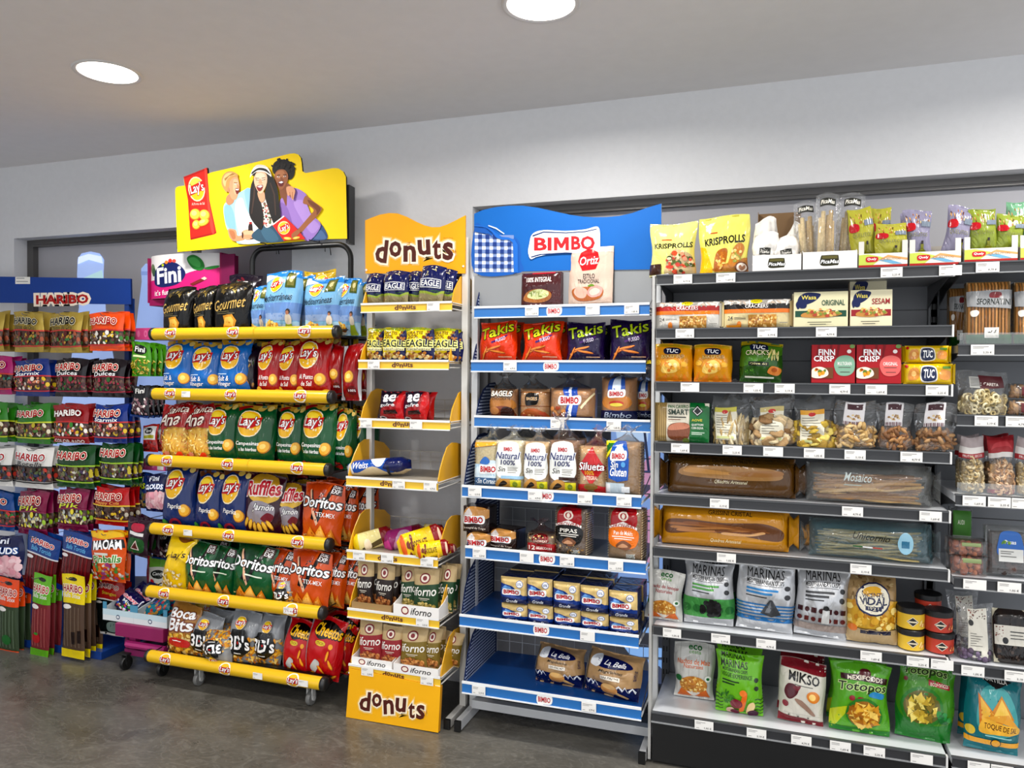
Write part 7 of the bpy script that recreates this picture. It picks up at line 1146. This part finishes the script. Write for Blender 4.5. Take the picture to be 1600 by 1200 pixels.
y, z = G2R(5); row('end bay shelf six', y, z, [('pouch', 1497, 1553, 945, dict(n=1)), ('dtray', 1555, 1612, 957, dict(dy=.03, lean=12)), ('pouch', 1480, 1530, 925, dict(Y=3.14))], dict(lean=4, dy=.03))
y, z = G2R(6); row('end bay shelf seven', y, z, [('teal', 1505, 1594, 1060, dict(n=2, roll=3))], dict(lean=5, dy=.03))
# ---------------------------------------------------------------- hanging sweets
def har(c, sub, cols, x=.5, band=None, y0=.2, y1=.52, col2=None, tc='#b4141c', to='#f4ece0', sc='#fff'):
    o = [R(0, y0, 1, y1, '#5c443a'), F(.5, (y0+y1)/2, .47, (y1-y0)/2-.03, 80, .042, cols+' #7a5c4c #6a4c40 #8c7060', 'o', 1), R(0, y1, 1, y1+.03, band or '#c83c3c'), R(0, y0-.03, 1, y0, band or '#c83c3c'), T('HARIBO', .08, .66, .84, .82, tc, to, .07, 0, 0, .06), E(.5, .95, .08, .02, '#2a2420')]
    if sub: o.append(T(sub, .14, .55, .78, .64, sc, None, .02, .1))
    return o
MIX = '#c83c3c #e8c83c #4a9a3c #e88a2c #f0ece4 #8a3c6a'
for n_, c_, sub, cols, dd_, kw in (
    ('hgold', '#b8a04a', 'Ositos de Oro', '#6a2a24 #8a3c30 #a85c3c #4a8a4a #c8a040', 'gold bag of gummy sweets', dict(tc='#141414', to='#e8e0c0', sc='#3a3420')),
    ('horan', '#e8641c', '', '#f4f0e8 #e8e4dc #4a8a3a #3a2a24 #e8c83c', 'orange bag of white and green sweets', dict(tc='#b4141c')),
    ('hstar', '#1c3f8a', 'Starmix', '#f0e4d8 #c8586a #e8c83c #7a3c2c #e8a07c', 'royal blue bag of mixed sweets', {}),
    ('hblack', '#241820', 'Dulces', '#3a7a3a #b03050 #5a2430 #2c1c24 #a84c5c', 'black bag of berry sweets', dict(band='#a83048')),
    ('hmag', '#b01c78', '', '#1c2a28 #3a8a7a #c8b03c #2c1c24', 'magenta bag of sweets', {}),
    ('hgrn', '#3c8a28', '', '#c8b83c #8a6a3c #e8e0c8 #5a8a3c #a86c4c', 'bright green bag of sour sweets', dict(band='#c8d03c')),
    ('hcolo', '#a01c24', '', MIX+' #f4f0e8', 'dark red bag of coloured sweets', dict(tc='#f4f0ec', to='#7a1018')),
    ('hrot', '#e4e2de', 'Rotella', '#1c2420 #3a4a5a #c84c3c #2a3a6a #6a7a4a', 'white bag of liquorice wheels', dict(to='#fff', sc='#2a2a2a', band='#1c1c1c')),
    ('hdkg', '#1c5a2a', '', '#8a8a5c #6a5a7a #c8b83c #4a6a3a #e0dcd0 #5a4a6a', 'dark green bag of mixed sweets', dict(band='#a8c83c')),
    ('hdkb', '#1c5a9a', '', '#e8c83c #2c8a4a #1c3c6a #c84c4c', 'mid blue bag of frog shaped sweets', {}),
    ('hpik', '#8e2456', 'Pik', '#e8d84c #c8ccc8 #a8c83c #f0e8c0 #b0b4b0', 'raspberry bag of sour stick sweets', dict(band='#8e2456', sc='#d8e040')),
    ('hred', '#b81c20', 'Happy Cola', '#2c1a14 #3c2418 #c8c0b0 #e8c83c #5a3420', 'scarlet bag of cola sweets', dict(band='#e0c040', sc='#f0b060'))):
    kind(n_, 'sweet_bag', dd_, 'sweets', 'bag', .145, .135, .035, c_, har(c_, sub, cols, **kw), nv=3, wr=.8, m='foil' if n_ == 'hgold' else 'film')
    if n_ == 'hcolo': K[n_]['pr'].append(T('COLOR-RADO', .08, .04, .9, .14, '#f0e4dc', None, .03))
kind('clouds', 'sweet_bag', 'navy and clear bag of pink marshmallows', 'sweets', 'bag', .15, .17, .06, '#16245c', [R(.06, .12, .94, .54, '#e8b4bc')]+[F(.5, .33, .42, .18, 46, .09, '#f0c4ca #e8acb8 #f6d8dc', 'o', 1), T('Fini', .3, .8, .7, .92, '#e8ecf4', None, .05), T('CLOUDS', .12, .6, .9, .72, '#fff', '#2a6ab0', .06)], nv=2)
kind('bears', 'sweet_bag', 'blue bag of jelly bears with yellow lettering', 'sweets', 'bag', .14, .17, .04, '#1c3c78', [T('Fini', .22, .72, .74, .88, '#f0f0f4', None, .05), T('BEARS', .16, .54, .84, .68, '#c8d420', '#2a3a1c', .05, 0, 4), F(.5, .28, .42, .22, 50, .07, '#8a6a48 #b89464 #4a5a6a #6a7a4a #c8a878', 'o', 1)], nv=2)
kind('fgrnb', 'sweet_bag', 'lime green bag of sour worms', 'sweets', 'bag', .11, .17, .03, '#5aa024', [E(.5, .76, .34, .14, '#1c2a1a'), T('Fini', .26, .69, .74, .84, '#f4f4f0', None, .05), R(.2, .55, .8, .6, '#e8f0c0'), F(.5, .3, .44, .2, 60, .07, '#e0c850 #c8a83c #f0e088 #a88430', 'l', 1)], nv=2)
kind('fblk2', 'sweet_bag', 'black bag of filled sweets with white script', 'sweets', 'bag', .12, .16, .03, '#1c1a22', [T('Fini', .28, .74, .76, .9, '#f4f4f0', None, .05), F(.5, .36, .42, .22, 40, .07, '#8a6470 #f0e8e4 #5a3038 #a88c90', 'o', 1), R(0, 0, 1, .1, '#1c4a8a')], nv=2)
kind('freg', 'sweet_bag', 'small red and white bag of dark sweets', 'sweets', 'bag', .09, .14, .03, '#b8302c', [R(.1, .46, .92, .9, '#e4e4e2'), E(.5, .74, .24, .1, '#1c1c1c'), T('fini', .34, .69, .66, .79, '#f4f4f0', None, .03), R(.18, .5, .84, .6, '#b8b42c'), F(.5, .26, .4, .16, 16, .1, '#8a3a3c #a85450 #6a2428', 'o', 1)], nv=1)
kind('fpur', 'sweet_bag', 'dark plum bag of watermelon sweets', 'sweets', 'bag', .12, .17, .03, '#3c1230', [S([(.3, .66), (.3, .84), (.7, .88), (.76, .7)], '#b83050'), R(.2, .56, .8, .64, '#e8e4e4'), S([(.14, .14), (.2, .44), (.5, .5), (.84, .46), (.84, .2), (.5, .1)], '#2c6a34'), P([(.3, .2), (.5, .44), (.66, .2)], '#e8d8d0'), P([(.34, .22), (.5, .4), (.6, .22)], '#6a2c24')], nv=2)
kind('ftall', 'sweet_bag', 'green white and red pouch of sweets', 'sweets', 'bag', .1, .2, .03, '#d8d8d0', [R(0, .7, 1, 1, '#7ab04a'), R(0, 0, .2, 1, '#a02030'), E(.6, .56, .3, .08, '#1c2a1c'), T('Candy', .4, .52, .84, .6, '#f4f4f0', None, .02, .3), F(.6, .25, .36, .2, 18, .08, '#c83040 #e8a040 #e8e0c8', 'o', 1)], nv=1)
kind('strip', 'sweet_bag', 'long blue topped bag of red liquorice laces', 'sweets', 'bag', .13, .3, .03, '#6a1820', [R(.02+.12*i, .14, .06+.12*i, .68, '#8a242c') for i in range(8)]+[R(0, .66, 1, 1, '#1c4f92'), R(0, .645, 1, .665, '#d8d8dc'), T('HARIBO', .16, .8, .84, .88, '#c02430', '#f0e8e4', .06), T('Balla Torcida', .2, .7, .8, .77, '#7ac0e8', None, .02, .2), E(.2, .6, .12, .025, '#e8e4e4'), R(0, 0, 1, .12, '#1c3a8a'), S([(.55, .1), (.6, .24), (.9, .28), (.86, .12)], '#e0c020')], nv=2, wr=.6)
def tub(c1, c2, st): return [R(.04, .14, .96, .62, st)]+[R(.14+.16*i, .16, .17+.16*i, .6, c2) for i in range(5)]+[R(0, .64, 1, 1, c1), T('HARIBO', .08, .76, .92, .85, '#b41c24', '#f4ece4', .06), T('Balla Stixx', .14, .7, .86, .75, '#f0ece8', None, .02), E(.3, .6, .2, .025, '#f0ece8'), E(.5, .92, .18, .025, '#2a2420'), R(0, 0, 1, .13, c1)]
kind('lor', 'sweet_bag', 'long orange and green bag of sour sticks', 'sweets', 'bag', .1, .33, .03, '#4a5a44', tub('#e8601c', '#7a8a74', '#4c5c44')+[E(.5, .26, .2, .06, '#2c7a3c')], nv=2, wr=.5)
kind('lgr', 'sweet_bag', 'long lime green bag of strawberry sticks', 'sweets', 'bag', .1, .33, .03, '#8a3c44', tub('#72b428', '#b8706c', '#8a3a40')+[E(.4, .26, .2, .06, '#b82430'), E(.4, .31, .1, .015, '#4a9a3c')], nv=2, wr=.5)
kind('lye', 'sweet_bag', 'long yellow bag of cola flavoured sticks', 'sweets', 'bag', .1, .33, .03, '#6a5648', tub('#e8d41c', '#8a7868', '#665244')+[R(.5, .2, .64, .34, '#2c1410'), R(.74, .22, .88, .36, '#2c1410')], nv=2, wr=.5)
kind('maoam', 'sweet_bag', 'large orange chewy sweet bag', 'sweets', 'bag', .17, .24, .06, '#e06a1c', [P([(0, .86), (.5, .8), (1, .9), (1, 1), (0, 1)], '#e8c020'), P([(.1, .6), (.08, .76), (.96, .84), (.98, .68)], '#141414'), T('MAOAM', .14, .62, .92, .8, '#fff', None, .07, 0, 5), R(.2, .52, .6, .56, '#e8e8e0'), T('Pinballs', .14, .4, .92, .52, '#4a9a2c', '#f0f4e0', .05, .1, 5), F(.5, .22, .46, .17, 60, .05, '#c8c0b8 #e8a04c #c84c3c #5a9a4c #e0d8d0 #b05090', 'o', 1)], nv=2)
kind('hstix', 'sweet_bag', 'red topped bag of black liquorice sticks', 'sweets', 'bag', .13, .26, .03, '#1c2422', [R(0, .64, 1, 1, '#a82420'), R(0, .625, 1, .645, '#d8d4d0'), T('HARIBO', .14, .82, .8, .9, '#7a1418', '#d8c8c0', .05), T('Stangen', .3, .7, .76, .77, '#c8b83c', None, .02), E(.2, .58, .14, .02, '#d8d4d0'), R(0, 0, 1, .06, '#c8c4c0'), S([(.5, .1), (.5, .26), (.8, .28), (.84, .12)], '#8a9a94'), F(.4, .36, .3, .2, 14, .03, '#3a4a44 #2a3632', 'v', 1)], nv=1)
kind('fbox', 'display_carton', 'pale blue and white open carton of sweets', 'carton', 'tray', .19, .09, .22, '#dfe4e6', [R(0, .5, 1, 1, '#c8dce4'), E(.5, .4, .06, .2, '#1c3a6a'), E(.5, .4, .04, .12, '#e8ecf0')], side='#c4cdd0', fh=.6, ears=1.6, earc='#5a9ab8', nv=1)
kind('fgal', 'sweet_bag', 'violet galaxy sweet bag leaning in the open carton', 'sweets', 'bag', .15, .2, .03, '#241a5c', [T('Galaxy', .14, .56, .86, .72, '#e8485c', '#f0e8f0', .04, .2, 6), T('Mix', .3, .42, .7, .54, '#e8f0f0', None, .03), F(.5, .25, .4, .18, 30, .06, '#e8c03c #c83c5c #4aa04c #3c6ac8 #f0e8f0', 'o', 1), P([(.9, .1), (.94, .1), (.96, .9), (.92, .9)], '#c8c8d8')], nv=2)
kind('fmix', 'sweet_bag', 'turquoise and multicoloured sweet bag at the carton end', 'sweets', 'bag', .14, .13, .03, '#1c8a9c', [F(.5, .5, .45, .4, 40, .07, '#e87a2c #c83c4c #3c5aa8 #c8a04c #e8c0a8', 'o', 1)], nv=1)
def hang(where, items, parent, yb=3.16, d0=3.02, dflt=None):
    for it in items:
        key, u0, u1, v0, v1 = it[:5]; o = dict(dflt or {}); o.update(it[5] if len(it) > 5 else {}); Yf = o.pop('Yf', d0)
        q = (key, u0, u1, v0, dict(dict(vb=v1, Y=Yf, lean=1, n=3, dd=.036, rz=-2), **o)); hung.append((where, q))
        um = (u0+u1)/2; zt = PY(um, v0+4, Yf).z; x = UX(um, Yf, zt)
        mb = MB().C('#9a9ca0'); mb.tube([(x, yb, zt-.004), (x, Yf-.03, zt-.002), (x, Yf-.04, zt+.008)], .0022, 6)
        mb.obj('display_hook', CHROME, parent)
def flush():
    by = {}
    for w_, q in hung: by.setdefault(w_, []).append(q)
    for w_, qs in by.items(): row(w_, 3, 0, qs)
hung = []
h_ = 'hook rack row '
hang(h_+'one', [('hgold', -45, 6, 488, 549), ('hgold', 20, 69, 488, 550), ('hgold', 77, 128, 489, 551), ('horan', 139, 194, 489, 548)], hook)
hang(h_+'two', [('hmag', -36, 20, 558, 616), ('hstar', 21, 79, 562, 619), ('hblack', 85, 136, 561, 620), ('hblack', 143, 196, 562, 621)], hook)
hang(h_+'three', [('hgrn', -44, 13, 630, 690), ('hgrn', 24, 80, 632, 693), ('hcolo', 83, 139, 632, 692), ('hstar', 144, 200, 632, 692)], hook)
hang(h_+'four', [('hrot', -42, 20, 699, 758), ('hrot', 22, 83, 699, 763), ('hdkg', 87, 148, 697, 762), ('hdkg', 155, 207, 693, 757)], hook)
hang(h_+'five', [('hdkb', -36, 24, 768, 828), ('hpik', 25, 76, 768, 836, dict(rz=-6)), ('hpik', 89, 137, 765, 829), ('hred', 146, 202, 762, 821)], hook)
hang(h_+'six', [('clouds', -28, 37, 835, 905, dict(n=1)), ('strip', 32, 84, 834, 932, dict(roll=9, n=2)), ('strip', 87, 137, 832, 928, dict(roll=9, n=3)), ('maoam', 141, 196, 830, 908, dict(n=2))], hook, d0=2.98)
hang(h_+'seven', [('lor', -4, 29, 904, 1028, dict(n=3)), ('lgr', 46, 76, 898, 1027, dict(n=3, roll=2)), ('lye', 96, 132, 898, 1028, dict(n=4)), ('hstix', 147, 194, 908, 992, dict(n=2, Yf=3.04))], hook, d0=2.94)
p_ = 'magenta stand'
hang(p_+' row one', [('fgrnb', 204, 236, 535, 588, dict(n=4, Yf=3.05))], mag, yb=3.3)
hang(p_+' row two', [('fblk2', 203, 232, 602, 652, dict(n=4, Yf=3.03, roll=4))], mag, yb=3.3)
hang(p_+' row three', [('freg', 222, 246, 664, 706, dict(n=2, Yf=3.1))], mag, yb=3.3)
hang(p_+' row four', [('bears', 202, 234, 740, 794, dict(Yf=3.12, n=2)), ('clouds', 227, 262, 742, 800, dict(Yf=3.06, n=1))], mag, yb=3.3)
hang(p_+' row five', [('fpur', 194, 230, 810, 868, dict(Yf=2.98, n=3, roll=7)), ('fblk2', 238, 268, 832, 874, dict(Yf=3.14, n=1))], mag, yb=3.3)
hang(p_+' row six', [('ftall', 228, 262, 866, 938, dict(Yf=3.16, n=1))], mag, yb=3.3)
flush()
row(p_+' tray', 2.94, .236, [('fbox', 166, 214, 940, dict(Y=3.06, n=1, lean=0)), ('fbox', 214, 266, 947, dict(Y=3.06, lean=0))], {})
row(p_+' tray', 2.94, .262, [('fgal', 170, 208, 922, dict(Y=3.0, roll=26, lean=30)), ('fgal', 184, 224, 912, dict(Y=3.04, roll=28, lean=30)), ('fgal', 200, 240, 906, dict(Y=3.08, roll=30, lean=30)), ('fmix', 226, 264, 936, dict(Y=3.02, roll=-30, lean=25)), ('fmix', 236, 270, 926, dict(Y=3.08, roll=20, lean=28))], {})
